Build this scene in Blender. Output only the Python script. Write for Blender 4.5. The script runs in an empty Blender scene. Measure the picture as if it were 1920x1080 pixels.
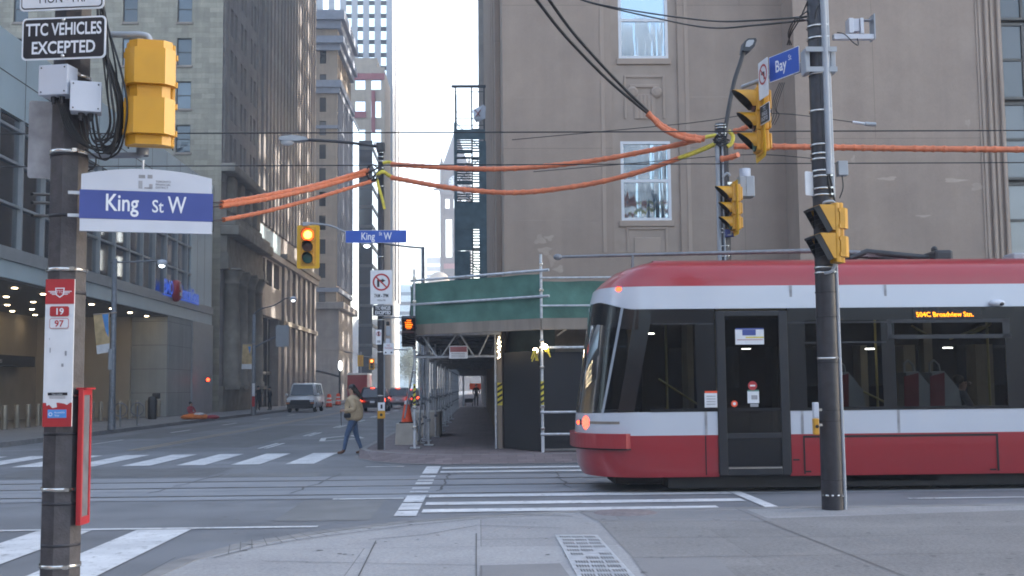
import bpy, bmesh, math, random
from mathutils import Vector, Matrix
random.seed(7)
R = math.radians
C = bpy.context.scene.collection
SC = bpy.context.scene

# ------------------------------------------------------------------ camera, sky, sun, exposure
CAM_H, FPX, PITCH, YAW, ROLL = 1.65, 2150.0, R(4.92), R(1.65), 0.0098
_F = Vector((math.sin(YAW)*math.cos(PITCH), math.cos(YAW)*math.cos(PITCH), math.sin(PITCH)))
_R0 = Vector((math.cos(YAW), -math.sin(YAW), 0)); _U0 = _R0.cross(_F)
_R = _R0*math.cos(ROLL) - _U0*math.sin(ROLL); _U = _U0*math.cos(ROLL) + _R0*math.sin(ROLL)
CAM = Vector((0, 0, CAM_H))
cd = bpy.data.cameras.new("camera"); cam = bpy.data.objects.new("camera", cd); C.objects.link(cam)
cd.sensor_width = 36.0; cd.lens = FPX/1920*36.0; cd.clip_start = 0.1; cd.clip_end = 6000
cam.matrix_world = Matrix(((_R.x, _U.x, -_F.x, CAM.x), (_R.y, _U.y, -_F.y, CAM.y), (_R.z, _U.z, -_F.z, CAM.z), (0, 0, 0, 1)))
SC.camera = cam
SUN_AZ, SUN_EL = R(62), R(17)
w = bpy.data.worlds.new("World"); SC.world = w; w.use_nodes = True
nt = w.node_tree; bg = nt.nodes["Background"]
sky = nt.nodes.new("ShaderNodeTexSky"); sky.sky_type = 'NISHITA'; sky.sun_disc = False
sky.sun_elevation = SUN_EL; sky.sun_rotation = SUN_AZ; sky.air_density = 1.0; sky.dust_density = 2.5; sky.ozone_density = 1.0
hs = nt.nodes.new('ShaderNodeHueSaturation'); hs.inputs['Saturation'].default_value = .82
nt.links.new(sky.outputs[0], hs.inputs['Color']); nt.links.new(hs.outputs[0], bg.inputs[0]); bg.inputs[1].default_value = 0.15
sl = bpy.data.lights.new("sun", 'SUN'); sl.energy = 2.0; sl.angle = R(2); sl.color = (1.0, 0.93, 0.84)
so = bpy.data.objects.new("sun", sl); C.objects.link(so)
sd = Vector((math.sin(SUN_AZ)*math.cos(SUN_EL), math.cos(SUN_AZ)*math.cos(SUN_EL), math.sin(SUN_EL)))
so.rotation_euler = sd.to_track_quat('Z', 'Y').to_euler(); so.location = sd*900
SC.view_settings.view_transform = 'Standard'; SC.view_settings.look = 'None'
SC.view_settings.exposure = 2.58; SC.view_settings.gamma = 1.0
SC.cycles.max_bounces = 6; SC.cycles.transparent_max_bounces = 12; SC.cycles.use_denoising = True
SC.cycles.sample_clamp_indirect = 4.0; SC.cycles.filter_width = 1.8

def ray(px, py):
    return (_F*FPX + _R*(px-960) - _U*(py-540))
def at(px, py, Y):          # the point of the plane y = Y behind a photograph pixel
    d = ray(px, py); return CAM + d*(Y/d.y)
def gp(px, py, z=0.0):      # the point of the level plane z behind a photograph pixel
    d = ray(px, py); return CAM + d*((z-CAM_H)/d.z)
def onx(px, py, X):         # the point of the plane x = X
    d = ray(px, py); return CAM + d*(X/d.x)
def mpp(Y): return Y/FPX

# ------------------------------------------------------------------ materials
MT = {}
def _nodes(name):
    m = bpy.data.materials.new(name); m.use_nodes = True; MT[name] = m
    n = m.node_tree.nodes; return m, n, m.node_tree.links, n["Principled BSDF"]
def mat(name, col, rough=0.6, metal=0.0, var=0.12, scale=3.0, bump=0.0, bscale=40.0, spec=0.5, coat=0.0, stretch=None, stain=0.0, wear=None):
    m, n, L, p = _nodes(name)
    p.inputs["Roughness"].default_value = rough; p.inputs["Metallic"].default_value = metal
    p.inputs["Specular IOR Level"].default_value = spec
    if coat: p.inputs["Coat Weight"].default_value = coat; p.inputs["Coat Roughness"].default_value = 0.06
    tc = n.new("ShaderNodeTexCoord"); src = tc.outputs["Object"]
    if stretch:
        mp = n.new("ShaderNodeMapping"); mp.inputs["Scale"].default_value = stretch
        L.new(src, mp.inputs[0]); src = mp.outputs[0]
    nz = n.new("ShaderNodeTexNoise"); nz.inputs["Scale"].default_value = scale; nz.inputs["Detail"].default_value = 6
    L.new(src, nz.inputs["Vector"])
    cr = n.new("ShaderNodeValToRGB"); a, b = max(0, 1-var*1.6), 1+var*1.6
    cr.color_ramp.elements[0].position = 0.25; cr.color_ramp.elements[1].position = 0.75
    cr.color_ramp.elements[0].color = (col[0]*a, col[1]*a, col[2]*a, 1)
    cr.color_ramp.elements[1].color = (min(1, col[0]*b), min(1, col[1]*b), min(1, col[2]*b), 1)
    L.new(nz.outputs["Fac"], cr.inputs[0]); out = cr.outputs[0]
    if stain:
        n2 = n.new("ShaderNodeTexNoise"); n2.inputs["Scale"].default_value = scale*0.25; n2.inputs["Detail"].default_value = 8; n2.inputs["Roughness"].default_value = .7
        L.new(src, n2.inputs["Vector"])
        r2 = n.new("ShaderNodeValToRGB"); r2.color_ramp.elements[0].position = .42; r2.color_ramp.elements[1].position = .68
        s = 1-stain; r2.color_ramp.elements[0].color = (1, 1, 1, 1); r2.color_ramp.elements[1].color = (s, s, s*1.02, 1)
        L.new(n2.outputs["Fac"], r2.inputs[0])
        mx = n.new("ShaderNodeMix"); mx.data_type = 'RGBA'; mx.blend_type = 'MULTIPLY'; mx.inputs[0].default_value = 1
        L.new(out, mx.inputs[6]); L.new(r2.outputs[0], mx.inputs[7]); out = mx.outputs[2]
    if wear:                     # the layer below showing through where the paint is gone
        n4 = n.new("ShaderNodeTexNoise"); n4.inputs["Scale"].default_value = 7; n4.inputs["Detail"].default_value = 9; n4.inputs["Roughness"].default_value = .75
        L.new(src, n4.inputs["Vector"]); r4 = n.new("ShaderNodeValToRGB"); r4.color_ramp.elements[0].position = .54; r4.color_ramp.elements[1].position = .66
        L.new(n4.outputs["Fac"], r4.inputs[0]); m4 = n.new("ShaderNodeMix"); m4.data_type = 'RGBA'; L.new(r4.outputs[0], m4.inputs[0]); L.new(out, m4.inputs[6]); m4.inputs[7].default_value = (*wear, 1); out = m4.outputs[2]
    L.new(out, p.inputs["Base Color"])
    if bump:
        n3 = n.new("ShaderNodeTexNoise"); n3.inputs["Scale"].default_value = bscale; n3.inputs["Detail"].default_value = 5
        L.new(src, n3.inputs["Vector"])
        bp = n.new("ShaderNodeBump"); bp.inputs["Strength"].default_value = bump; bp.inputs["Distance"].default_value = 0.02
        L.new(n3.outputs["Fac"], bp.inputs["Height"]); L.new(bp.outputs[0], p.inputs["Normal"])
    return m
def stone(name, col, bw, bh, mortar=0.012, dark=0.72, rough=0.8, var=0.1, axis='xz', speck=0.0, offset=0.5, jit=0.12, bump=0.25, streak=.13):
    """coursed stone / slabs: brick pattern in metres on the chosen plane"""
    m, n, L, p = _nodes(name); p.inputs["Roughness"].default_value = rough; p.inputs["Specular IOR Level"].default_value = .5 if axis == "xy" else .12
    tc = n.new("ShaderNodeTexCoord"); sp = n.new("ShaderNodeSeparateXYZ"); L.new(tc.outputs["Object"], sp.inputs[0])
    cb = n.new("ShaderNodeCombineXYZ")
    ax = {'x': 0, 'y': 1, 'z': 2}
    if axis == 'wall':      # picks x or y by the face normal
        g = n.new("ShaderNodeNewGeometry"); sn = n.new("ShaderNodeSeparateXYZ"); L.new(g.outputs["Normal"], sn.inputs[0])
        ab = n.new("ShaderNodeMath"); ab.operation = 'ABSOLUTE'; L.new(sn.outputs[0], ab.inputs[0])
        gt = n.new("ShaderNodeMath"); gt.operation = 'GREATER_THAN'; gt.inputs[1].default_value = .7; L.new(ab.outputs[0], gt.inputs[0])
        mx = n.new("ShaderNodeMix"); mx.data_type = 'FLOAT'; L.new(gt.outputs[0], mx.inputs[0]); L.new(sp.outputs[0], mx.inputs[2]); L.new(sp.outputs[1], mx.inputs[3])
        L.new(mx.outputs[0], cb.inputs[0]); L.new(sp.outputs[2], cb.inputs[1])
    else:
        L.new(sp.outputs[ax[axis[0]]], cb.inputs[0]); L.new(sp.outputs[ax[axis[1]]], cb.inputs[1])
    bt = n.new("ShaderNodeTexBrick"); bt.offset = offset; bt.inputs["Scale"].default_value = 1.0
    bt.inputs["Brick Width"].default_value = bw; bt.inputs["Row Height"].default_value = bh
    bt.inputs["Mortar Size"].default_value = mortar; bt.inputs["Mortar Smooth"].default_value = 0.3
    c1 = [c*(1-jit) for c in col]; c2 = [c*(1+jit) for c in col]
    bt.inputs["Color1"].default_value = (*c1, 1); bt.inputs["Color2"].default_value = (*c2, 1)
    bt.inputs["Mortar"].default_value = (*[c*dark for c in col], 1)
    L.new(cb.outputs[0], bt.inputs["Vector"])
    nz = n.new("ShaderNodeTexNoise"); nz.inputs["Scale"].default_value = 0.9; nz.inputs["Detail"].default_value = 8; nz.inputs["Roughness"].default_value = .65
    L.new(tc.outputs["Object"], nz.inputs["Vector"])
    cr = n.new("ShaderNodeValToRGB"); cr.color_ramp.elements[0].position = .3; cr.color_ramp.elements[1].position = .72
    v = 1-var*2; cr.color_ramp.elements[0].color = (v, v, v*1.02, 1); cr.color_ramp.elements[1].color = (1, 1, 1, 1)
    L.new(nz.outputs["Fac"], cr.inputs[0])
    mm = n.new("ShaderNodeMix"); mm.data_type = 'RGBA'; mm.blend_type = 'MULTIPLY'; mm.inputs[0].default_value = 1
    L.new(bt.outputs["Color"], mm.inputs[6]); L.new(cr.outputs[0], mm.inputs[7]); out = mm.outputs[2]
    if speck:
        n2 = n.new("ShaderNodeTexNoise"); n2.inputs["Scale"].default_value = 26; n2.inputs["Detail"].default_value = 6; n2.inputs["Roughness"].default_value = .8
        L.new(tc.outputs["Object"], n2.inputs["Vector"])
        r2 = n.new("ShaderNodeValToRGB"); r2.color_ramp.elements[0].position = .35; r2.color_ramp.elements[1].position = .65
        s = 1-speck; r2.color_ramp.elements[0].color = (s, s, s, 1); r2.color_ramp.elements[1].color = (1, 1, 1, 1)
        L.new(n2.outputs["Fac"], r2.inputs[0])
        m2 = n.new("ShaderNodeMix"); m2.data_type = 'RGBA'; m2.blend_type = 'MULTIPLY'; m2.inputs[0].default_value = 1
        L.new(out, m2.inputs[6]); L.new(r2.outputs[0], m2.inputs[7]); out = m2.outputs[2]
    if axis == 'wall':            # rain streaks
        mp = n.new("ShaderNodeMapping"); mp.inputs["Scale"].default_value = (1.5, 1.5, .07); L.new(tc.outputs["Object"], mp.inputs[0])
        n5 = n.new("ShaderNodeTexNoise"); n5.inputs["Scale"].default_value = 1.6; n5.inputs["Detail"].default_value = 6; n5.inputs["Roughness"].default_value = .6; L.new(mp.outputs[0], n5.inputs["Vector"])
        r5 = n.new("ShaderNodeValToRGB"); r5.color_ramp.elements[0].position = .38; r5.color_ramp.elements[1].position = .62; s = 1-streak
        r5.color_ramp.elements[0].color = (s, s, s*1.01, 1); r5.color_ramp.elements[1].color = (1, 1, 1, 1); L.new(n5.outputs["Fac"], r5.inputs[0])
        m5 = n.new("ShaderNodeMix"); m5.data_type = 'RGBA'; m5.blend_type = 'MULTIPLY'; m5.inputs[0].default_value = 1; L.new(out, m5.inputs[6]); L.new(r5.outputs[0], m5.inputs[7]); out = m5.outputs[2]
    L.new(out, p.inputs["Base Color"])
    bp = n.new("ShaderNodeBump"); bp.inputs["Strength"].default_value = bump; bp.inputs["Distance"].default_value = .02; bp.invert = True
    L.new(bt.outputs["Fac"], bp.inputs["Height"]); L.new(bp.outputs[0], p.inputs["Normal"])
    return m
def glow(name, col, strength):
    m, n, L, p = _nodes(name); p.inputs["Base Color"].default_value = (*[c*.3 for c in col], 1)
    p.inputs["Emission Color"].default_value = (*col, 1); p.inputs["Emission Strength"].default_value = strength
    p.inputs["Roughness"].default_value = .4; return m
def glass(name, tint, transp=0.5, rough=0.03, bump=0.0, bscale=1.0, refl=0.12, ior=1.5):
    """window glass one can look through, with a mirror coat that grows at grazing angles"""
    m, n, L, p = _nodes(name); n.remove(p); o = n["Material Output"]
    tr = n.new("ShaderNodeBsdfTransparent"); tr.inputs[0].default_value = (*[c*transp for c in tint], 1)
    gl = n.new("ShaderNodeBsdfGlossy"); gl.inputs["Roughness"].default_value = rough; gl.inputs["Color"].default_value = (.92, .95, 1, 1)
    fr = n.new("ShaderNodeFresnel"); fr.inputs[0].default_value = ior
    ad = n.new("ShaderNodeMath"); ad.operation = 'ADD'; ad.use_clamp = True; ad.inputs[1].default_value = refl; L.new(fr.outputs[0], ad.inputs[0])
    mx = n.new("ShaderNodeMixShader"); L.new(ad.outputs[0], mx.inputs[0]); L.new(tr.outputs[0], mx.inputs[1]); L.new(gl.outputs[0], mx.inputs[2]); L.new(mx.outputs[0], o.inputs[0])
    if bump:
        tc = n.new("ShaderNodeTexCoord"); nz = n.new("ShaderNodeTexNoise"); nz.inputs["Scale"].default_value = bscale; nz.inputs["Detail"].default_value = 1
        L.new(tc.outputs["Object"], nz.inputs["Vector"]); bp = n.new("ShaderNodeBump"); bp.inputs["Strength"].default_value = bump; bp.inputs["Distance"].default_value = .1
        L.new(nz.outputs["Fac"], bp.inputs["Height"]); L.new(bp.outputs[0], gl.inputs["Normal"])
    return m
def mirror(name, col, rough=0.04, bump=0.0, bscale=1.0, metal=0.0, refl=0.5, stretch=(1, 1, 1), tint=(.9, .95, 1)):
    """dark backed window pane: diffuse room tone under a strong mirror coat, slightly wavy; every pane its own room tone"""
    m, n, L, p = _nodes(name); n.remove(p); o = n["Material Output"]
    df = n.new("ShaderNodeBsdfDiffuse"); oi = n.new("ShaderNodeObjectInfo"); rr = n.new("ShaderNodeValToRGB"); rr.color_ramp.interpolation = "CONSTANT"
    e = rr.color_ramp.elements; e[0].color = (*[c*.45 for c in col], 1); e[1].position = .3; e[1].color = (*col, 1)
    for ps, f in ((.6, 1.5), (.82, 2.6), (.93, 4.2)): q = e.new(ps); q.color = (*[c*f for c in col], 1)
    L.new(oi.outputs["Random"], rr.inputs[0]); L.new(rr.outputs[0], df.inputs[0])
    gl = n.new("ShaderNodeBsdfGlossy"); gl.inputs["Roughness"].default_value = rough; gl.inputs["Color"].default_value = (*tint, 1)
    fr = n.new("ShaderNodeFresnel"); fr.inputs[0].default_value = 1.55
    ad = n.new("ShaderNodeMath"); ad.operation = 'ADD'; ad.use_clamp = True; ad.inputs[1].default_value = refl; L.new(fr.outputs[0], ad.inputs[0])
    mx = n.new("ShaderNodeMixShader"); L.new(ad.outputs[0], mx.inputs[0]); L.new(df.outputs[0], mx.inputs[1]); L.new(gl.outputs[0], mx.inputs[2]); L.new(mx.outputs[0], o.inputs[0])
    if bump:
        tc = n.new("ShaderNodeTexCoord"); mp = n.new("ShaderNodeMapping"); mp.inputs["Scale"].default_value = stretch
        L.new(tc.outputs["Object"], mp.inputs[0])
        nz = n.new("ShaderNodeTexNoise"); nz.inputs["Scale"].default_value = bscale; nz.inputs["Detail"].default_value = 1.5
        L.new(mp.outputs[0], nz.inputs["Vector"]); bp = n.new("ShaderNodeBump"); bp.inputs["Strength"].default_value = bump; bp.inputs["Distance"].default_value = .1
        L.new(nz.outputs["Fac"], bp.inputs["Height"]); L.new(bp.outputs[0], gl.inputs["Normal"])
    return m

# ------------------------------------------------------------------ mesh builder
class MB:
    def __init__(s, m=None): s.v = []; s.f = []; s.mi = []; s.sm = []; s.mats = []; s.cur = 0; s.smooth = False; s.X = None; m and s.m(m)
    def m(s, name):
        if name not in s.mats: s.mats.append(name)
        s.cur = s.mats.index(name); return s
    def frame(s, loc=None, rz=0.0, rx=0.0, ry=0.0):
        s.X = None if loc is None else Matrix.Translation(loc) @ Matrix.Rotation(rz, 4, 'Z') @ Matrix.Rotation(ry, 4, 'Y') @ Matrix.Rotation(rx, 4, 'X'); return s
    def add(s, vs, fs, smooth=None):
        b = len(s.v); sm = s.smooth if smooth is None else smooth
        for p in vs:
            p = Vector(p); s.v.append(s.X @ p if s.X is not None else p)
        for f in fs: s.f.append([b+i for i in f]); s.mi.append(s.cur); s.sm.append(sm)
    def quad(s, a, b, c, d): s.add([a, b, c, d], [(0, 1, 2, 3)])
    def box(s, a, b, bev=0.0):
        x0, x1 = sorted((a[0], b[0])); y0, y1 = sorted((a[1], b[1])); z0, z1 = sorted((a[2], b[2]))
        if bev <= 0:
            s.add([(x0, y0, z0), (x1, y0, z0), (x1, y1, z0), (x0, y1, z0), (x0, y0, z1), (x1, y0, z1), (x1, y1, z1), (x0, y1, z1)],
                  [(0, 3, 2, 1), (4, 5, 6, 7), (0, 1, 5, 4), (1, 2, 6, 5), (2, 3, 7, 6), (3, 0, 4, 7)], False); return s
        bm = bmesh.new(); bmesh.ops.create_cube(bm, size=1)
        for v in bm.verts: v.co = Vector(((x0+x1)/2+v.co.x*(x1-x0), (y0+y1)/2+v.co.y*(y1-y0), (z0+z1)/2+v.co.z*(z1-z0)))
        bmesh.ops.bevel(bm, geom=bm.edges[:], offset=min(bev, .49*min(x1-x0, y1-y0, z1-z0)), segments=2, affect='EDGES', profile=.5)
        s._bm(bm); return s
    def _bm(s, bm, smooth=False):
        bm.verts.index_update(); s.add([v.co.copy() for v in bm.verts], [[v.index for v in f.verts] for f in bm.faces], smooth); bm.free()
    def tube(s, pts, r, n=8, cap=True, smooth=True):
        pts = [Vector(p) for p in pts]; k = len(pts); rs = r if isinstance(r, (list, tuple)) else [r]*k
        up = None; vs = []; fs = []
        for i, p in enumerate(pts):
            t = (pts[min(i+1, k-1)]-pts[max(i-1, 0)])
            t = t.normalized() if t.length > 1e-9 else Vector((0, 0, 1))
            if up is None: up = Vector((0, 0, 1)) if abs(t.z) < .9 else Vector((1, 0, 0))
            a = t.cross(up); a = a.normalized() if a.length > 1e-6 else t.orthogonal().normalized()
            b = a.cross(t).normalized(); up = b
            for j in range(n):
                q = 2*math.pi*(j+.5)/n; vs.append(p+(a*math.cos(q)+b*math.sin(q))*rs[i])
        for i in range(k-1):
            for j in range(n): fs.append((i*n+j, i*n+(j+1) % n, (i+1)*n+(j+1) % n, (i+1)*n+j))
        s.add(vs, fs, smooth)
        if cap:
            s.add(vs[:n], [tuple(reversed(range(n)))], False); s.add(vs[-n:], [tuple(range(n))], False)
        return s
    def cyl(s, a, b, r0, r1=None, n=12, smooth=True): return s.tube([a, b], [r0, r0 if r1 is None else r1], n, True, smooth)
    def prism(s, pts, a, b, axis='y'):
        """outline pts (u, v) run from a to b along axis: y -> (x,z), z -> (x,y), x -> (y,z)"""
        g = {'y': lambda u, v, t: (u, t, v), 'z': lambda u, v, t: (u, v, t), 'x': lambda u, v, t: (t, u, v)}[axis]
        n = len(pts); ar = sum(pts[i][0]*pts[(i+1) % n][1]-pts[(i+1) % n][0]*pts[i][1] for i in range(n))
        vs = [g(u, v, a) for u, v in pts]+[g(u, v, b) for u, v in pts]
        fs = [tuple(range(n)), tuple(reversed(range(n, 2*n)))]+[(i, n+i, n+(i+1) % n, (i+1) % n) for i in range(n)]
        flip = (ar < 0) ^ (b < a) ^ (axis == 'y')
        if not flip: fs = [tuple(reversed(f)) for f in fs]
        s.add(vs, fs, False); return s
    def lathe(s, prof, c=(0, 0, 0), n=16, axis='z', smooth=True):
        vs = []; fs = []; k = len(prof)
        for r, h in prof:
            for j in range(n):
                q = 2*math.pi*j/n; x, y = r*math.cos(q), r*math.sin(q)
                p = {'z': (x, y, h), 'y': (x, h, y), 'x': (h, x, y)}[axis]; vs.append((c[0]+p[0], c[1]+p[1], c[2]+p[2]))
        for i in range(k-1):
            for j in range(n):
                f = (i*n+j, i*n+(j+1) % n, (i+1)*n+(j+1) % n, (i+1)*n+j); fs.append(f if axis != 'y' else tuple(reversed(f)))
        s.add(vs, fs, smooth); return s
    def ball(s, c, r, n=10): 
        rr = r if isinstance(r, (tuple, list)) else (r, r, r); vs = []; fs = []; k = max(5, n//2+1)
        for i in range(k+1):
            t = math.pi*i/k
            for j in range(n): q = 2*math.pi*j/n; vs.append((c[0]+rr[0]*math.sin(t)*math.cos(q), c[1]+rr[1]*math.sin(t)*math.sin(q), c[2]+rr[2]*math.cos(t)))
        for i in range(k):
            for j in range(n): fs.append((i*n+j, (i+1)*n+j, (i+1)*n+(j+1) % n, i*n+(j+1) % n))
        s.add(vs, fs, True); return s
    def text(s, txt, size, x, z, y=-0.002, sx=1.0, align='CENTER', bold=0.0, depth=0.0015):
        """flat lettering facing -y, size = capital height in metres"""
        cu = bpy.data.curves.new("t", 'FONT'); cu.body = txt; cu.size = size/0.70; cu.align_x = align; cu.align_y = 'BOTTOM_BASELINE'
        cu.resolution_u = 3; cu.offset = bold*size
        ob = bpy.data.objects.new("t", cu); me = bpy.data.meshes.new_from_object(ob)
        s.add([(x+v.co.x*sx, y, z+v.co.y) for v in me.vertices], [tuple(p.vertices) for p in me.polygons], False)
        bpy.data.objects.remove(ob); bpy.data.meshes.remove(me); bpy.data.curves.remove(cu); return s
    def disc(s, c, r0, r1, y, n=28, a0=0.0, a1=2*math.pi):
        """flat ring facing -y around c = (x, z)"""
        k = n+1; vs = []
        for i in range(k):
            q = a0+(a1-a0)*i/n; vs += [(c[0]+r0*math.cos(q), y, c[1]+r0*math.sin(q)), (c[0]+r1*math.cos(q), y, c[1]+r1*math.sin(q))]
        s.add(vs, [(2*i, 2*i+2, 2*i+3, 2*i+1)[::1] for i in range(n)], False); return s
    def mesh(s, name, off=None):
        me = bpy.data.meshes.new(name); use = sorted({i for f in s.f for i in f}); ix = {i: k for k, i in enumerate(use)}
        vs = [s.v[i]-off if off is not None else s.v[i] for i in use]; fs = [[ix[i] for i in f] for f in s.f]
        me.from_pydata([tuple(v) for v in vs], [], fs)
        for nm in s.mats: me.materials.append(MT[nm])
        for p, i, sm in zip(me.polygons, s.mi, s.sm): p.material_index = i; p.use_smooth = sm
        me.update(); return me

def thing(name, label, cat, loc=(0, 0, 0), rz=0.0, group=None):
    o = bpy.data.objects.new(name, None); C.objects.link(o); o.location = loc; o.rotation_euler = (0, 0, rz)
    o.empty_display_size = .2; o['label'] = label; o['category'] = cat
    if group: o['group'] = group
    return o
def part(root, name, mb, world=False, label=None, stuff=False):
    off = Vector(root.location) if world else None
    if world:
        p = root.parent
        while p: off = off+Vector(p.location); p = p.parent
    o = bpy.data.objects.new(name, mb.mesh(name, off)); C.objects.link(o); o.parent = root
    if label: o['label'] = label
    if stuff: o['kind'] = 'stuff'
    return o
def pcopy(src, root, loc, rot=None):
    o = src.copy(); C.objects.link(o); o.parent = root; o.location = loc
    if rot is not None: o.rotation_euler = rot
    return o
def islands(root, name, mb, world=False):
    """one part for every separate piece of the builder"""
    par = list(range(len(mb.v)))
    def find(i):
        while par[i] != i: par[i] = par[par[i]]; i = par[i]
        return i
    for f in mb.f:
        for i in f[1:]: par[find(i)] = find(f[0])
    grp = {}
    for k, f in enumerate(mb.f): grp.setdefault(find(f[0]), []).append(k)
    for ks in grp.values():
        q = MB(); q.v = mb.v; q.mats = mb.mats; q.f = [mb.f[k] for k in ks]; q.mi = [mb.mi[k] for k in ks]; q.sm = [mb.sm[k] for k in ks]; part(root, name, q, world)
def kids(o): return [c for c in bpy.data.objects if c.parent == o]
def dup(root, loc, rz=None, label=None):
    r = root.copy(); C.objects.link(r); r.location = loc
    if rz is not None: r.rotation_euler = (0, 0, rz)
    if label: r['label'] = label
    for ch in kids(root):
        c = ch.copy(); C.objects.link(c); c.parent = r
        for g in kids(ch):
            d = g.copy(); C.objects.link(d); d.parent = c
    return r
def solo(name, mb, label, cat, group=None):
    xs = [v.x for v in mb.v]; ys = [v.y for v in mb.v]; zs = [v.z for v in mb.v]
    off = Vector(((min(xs)+max(xs))/2, (min(ys)+max(ys))/2, min(zs)))
    o = bpy.data.objects.new(name, mb.mesh(name, off)); C.objects.link(o); o.location = off
    o['label'] = label; o['category'] = cat
    if group: o['group'] = group
    return o
def struct(name, mb, label=None):
    o = bpy.data.objects.new(name, mb.mesh(name)); C.objects.link(o); o['kind'] = 'structure'
    if label: o['label'] = label
    return o
def facade(mb, O, U, W, H, holes, depth, N):
    """upright wall panel from O along U (W wide, H high) with rectangular openings cut and their reveals"""
    O, U, N = Vector(O), Vector(U), Vector(N); V = Vector((0, 0, 1))
    us = sorted({0.0, W, *[h[0] for h in holes], *[h[2] for h in holes]}); vs = sorted({0.0, H, *[h[1] for h in holes], *[h[3] for h in holes]})
    us = [u for u in us if 0 <= u <= W]; vs = [v for v in vs if 0 <= v <= H]
    flip = U.cross(V).dot(N) < 0
    def q(a, b, c, d): mb.quad(*((a, b, c, d) if not flip else (d, c, b, a)))
    for j in range(len(vs)-1):
        run = None
        for i in range(len(us)-1):
            cu, cv = (us[i]+us[i+1])/2, (vs[j]+vs[j+1])/2
            solid = not any(h[0] < cu < h[2] and h[1] < cv < h[3] for h in holes)
            if solid and run is None: run = us[i]
            if run is not None and (not solid or i == len(us)-2):
                e = us[i+1] if solid else us[i]
                q(O+U*run+V*vs[j], O+U*e+V*vs[j], O+U*e+V*vs[j+1], O+U*run+V*vs[j+1]); run = None
    for h in holes:
        a, b, c, d = (O+U*h[0]+V*h[1], O+U*h[2]+V*h[1], O+U*h[2]+V*h[3], O+U*h[0]+V*h[3]); I = -N*depth
        for p, r in ((a, b), (b, c), (c, d), (d, a)): q(p, p+I, r+I, r)

# ------------------------------------------------------------------ the materials used
mat("asphalt", (.190, .196, .212), .68, var=.20, scale=1.1, bump=.5, bscale=120, stain=.42)
mat("track_concrete", (.262, .27, .29), .75, var=.12, scale=1.2, bump=.2, bscale=60, stain=.22, stretch=(.35, 1, 1))
stone("sidewalk_slab", (.385, .38, .385), 3.05, 2.2, .005, .62, .75, .13, 'xy', speck=.34, offset=.36, jit=.15)
stone("sidewalk_dark", (.255, .25, .255), 2.6, 1.3, .008, .7, .75, .10, 'xy', speck=.15, offset=.4, jit=.08)
stone("paver_brick", (.205, .165, .168), .40, .20, .012, .72, .8, .14, 'xy', speck=.1, jit=.16)
stone("sidewalk_concrete", (.21, .21, .215), 1.6, 1.6, .014, .6, .8, .10, 'xy', speck=.1, offset=0, jit=.05)
mat("kerb_stone", (.24, .235, .235), .8, var=.14, scale=5, bump=.2, stain=.2)
mat("paint_white", (.66, .665, .68), .65, var=.10, scale=5, stain=.35, wear=(.22, .222, .23))
mat("paint_yellow", (.33, .265, .19), .65, var=.1, scale=6, stain=.2, wear=(.19, .185, .18))
mat("tar", (.09, .09, .092), .7)
mat("rail_steel", (.22, .22, .24), .35, .8)
stone("stone_warm", (.375, .305, .255), 6.4, 3.9, .009, .74, .85, .09, 'wall', speck=.10, offset=.5, jit=.02, bump=.08, streak=.07)
mat("stone_plain", (.365, .298, .25), .85, spec=.15, var=.07, scale=1.1, bump=.08, bscale=30, stain=.10)
mat("stone_recess", (.335, .274, .23), .85, var=.1, scale=2.5, bump=.1, bscale=30, stain=.2)
stone("stone_beige", (.52, .465, .365), .95, .36, .012, .78, .9, .14, 'wall', speck=.1, jit=.13)
stone("stone_grey", (.42, .385, .36), 2.2, 1.1, .012, .8, .9, .12, 'wall', jit=.06)
mat("stone_dark", (.33, .295, .25), .9, spec=.12, var=.18, scale=1.6, bump=.2, bscale=12, stain=.25)
stone("stone_cream", (.48, .40, .32), 1.6, .6, .010, .86, .9, .08, 'wall', jit=.05)
mat("cornice_blue", (.30, .33, .40), .7, var=.08, scale=2)
mat("tower_white", (.34, .35, .38), .6, var=.05, scale=.5)
stone("pinkish_stone", (.11, .09, .095), 1.8, .7, .02, .78, .9, .12, 'wall', jit=.10)
mat("roof_slate", (.055, .058, .08), .6, var=.1, scale=.6)
mat("red_panel", (.30, .10, .11), .7); mat("green_panel", (.07, .16, .12), .7)
mat("podium_panel", (.50, .61, .66), .35, var=.06, scale=.5, spec=.6)
mat("podium_frame", (.34, .36, .38), .4, .2, var=.06)
mat("tan_wall", (.42, .365, .285), .8, var=.08, scale=.7, stain=.1)
stone("pier_tile", (.42, .43, .41), 3.0, 1.35, .02, .6, .5, .08, 'wall', offset=0, jit=.05)
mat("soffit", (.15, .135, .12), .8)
glass("podium_glass", (.66, .76, .82), .62, .04, refl=.14)
mirror("window_dark", (.05, .052, .055), .06, refl=.03)
mirror("window_blue", (.045, .06, .075), .05, .10, 1.6, refl=.02)
mirror("window_wavy", (.10, .14, .18), .06, .13, 1.0, refl=.40, stretch=(4.2, 1, .34), tint=(.68, .85, 1))
mirror("window_sky", (.05, .06, .07), .03, .03, .6, refl=.82)
mirror("glass_wall", (.05, .055, .06), .03, .03, .25, refl=.75)
mirror("brown_glass", (.045, .035, .032), .08, .05, .3, refl=.06)
mat("frame_white", (.60, .62, .66), .4, var=.04); mat("frame_dark", (.025, .025, .028), .5)
mat("frame_bronze", (.085, .082, .078), .5, .3)
mat("black_hoarding", (.011, .0125, .017), .65, var=.25, scale=1.2, stain=.2)
mat("brown_hoarding", (.028, .022, .021), .75, var=.2, scale=1.2)
mat("steel_galv", (.50, .52, .55), .42, .25, var=.15, scale=9)
mat("steel_dull", (.20, .21, .23), .55, .5, var=.15, scale=9)
mat("steel_dark", (.040, .042, .048), .5, .3)
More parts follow.
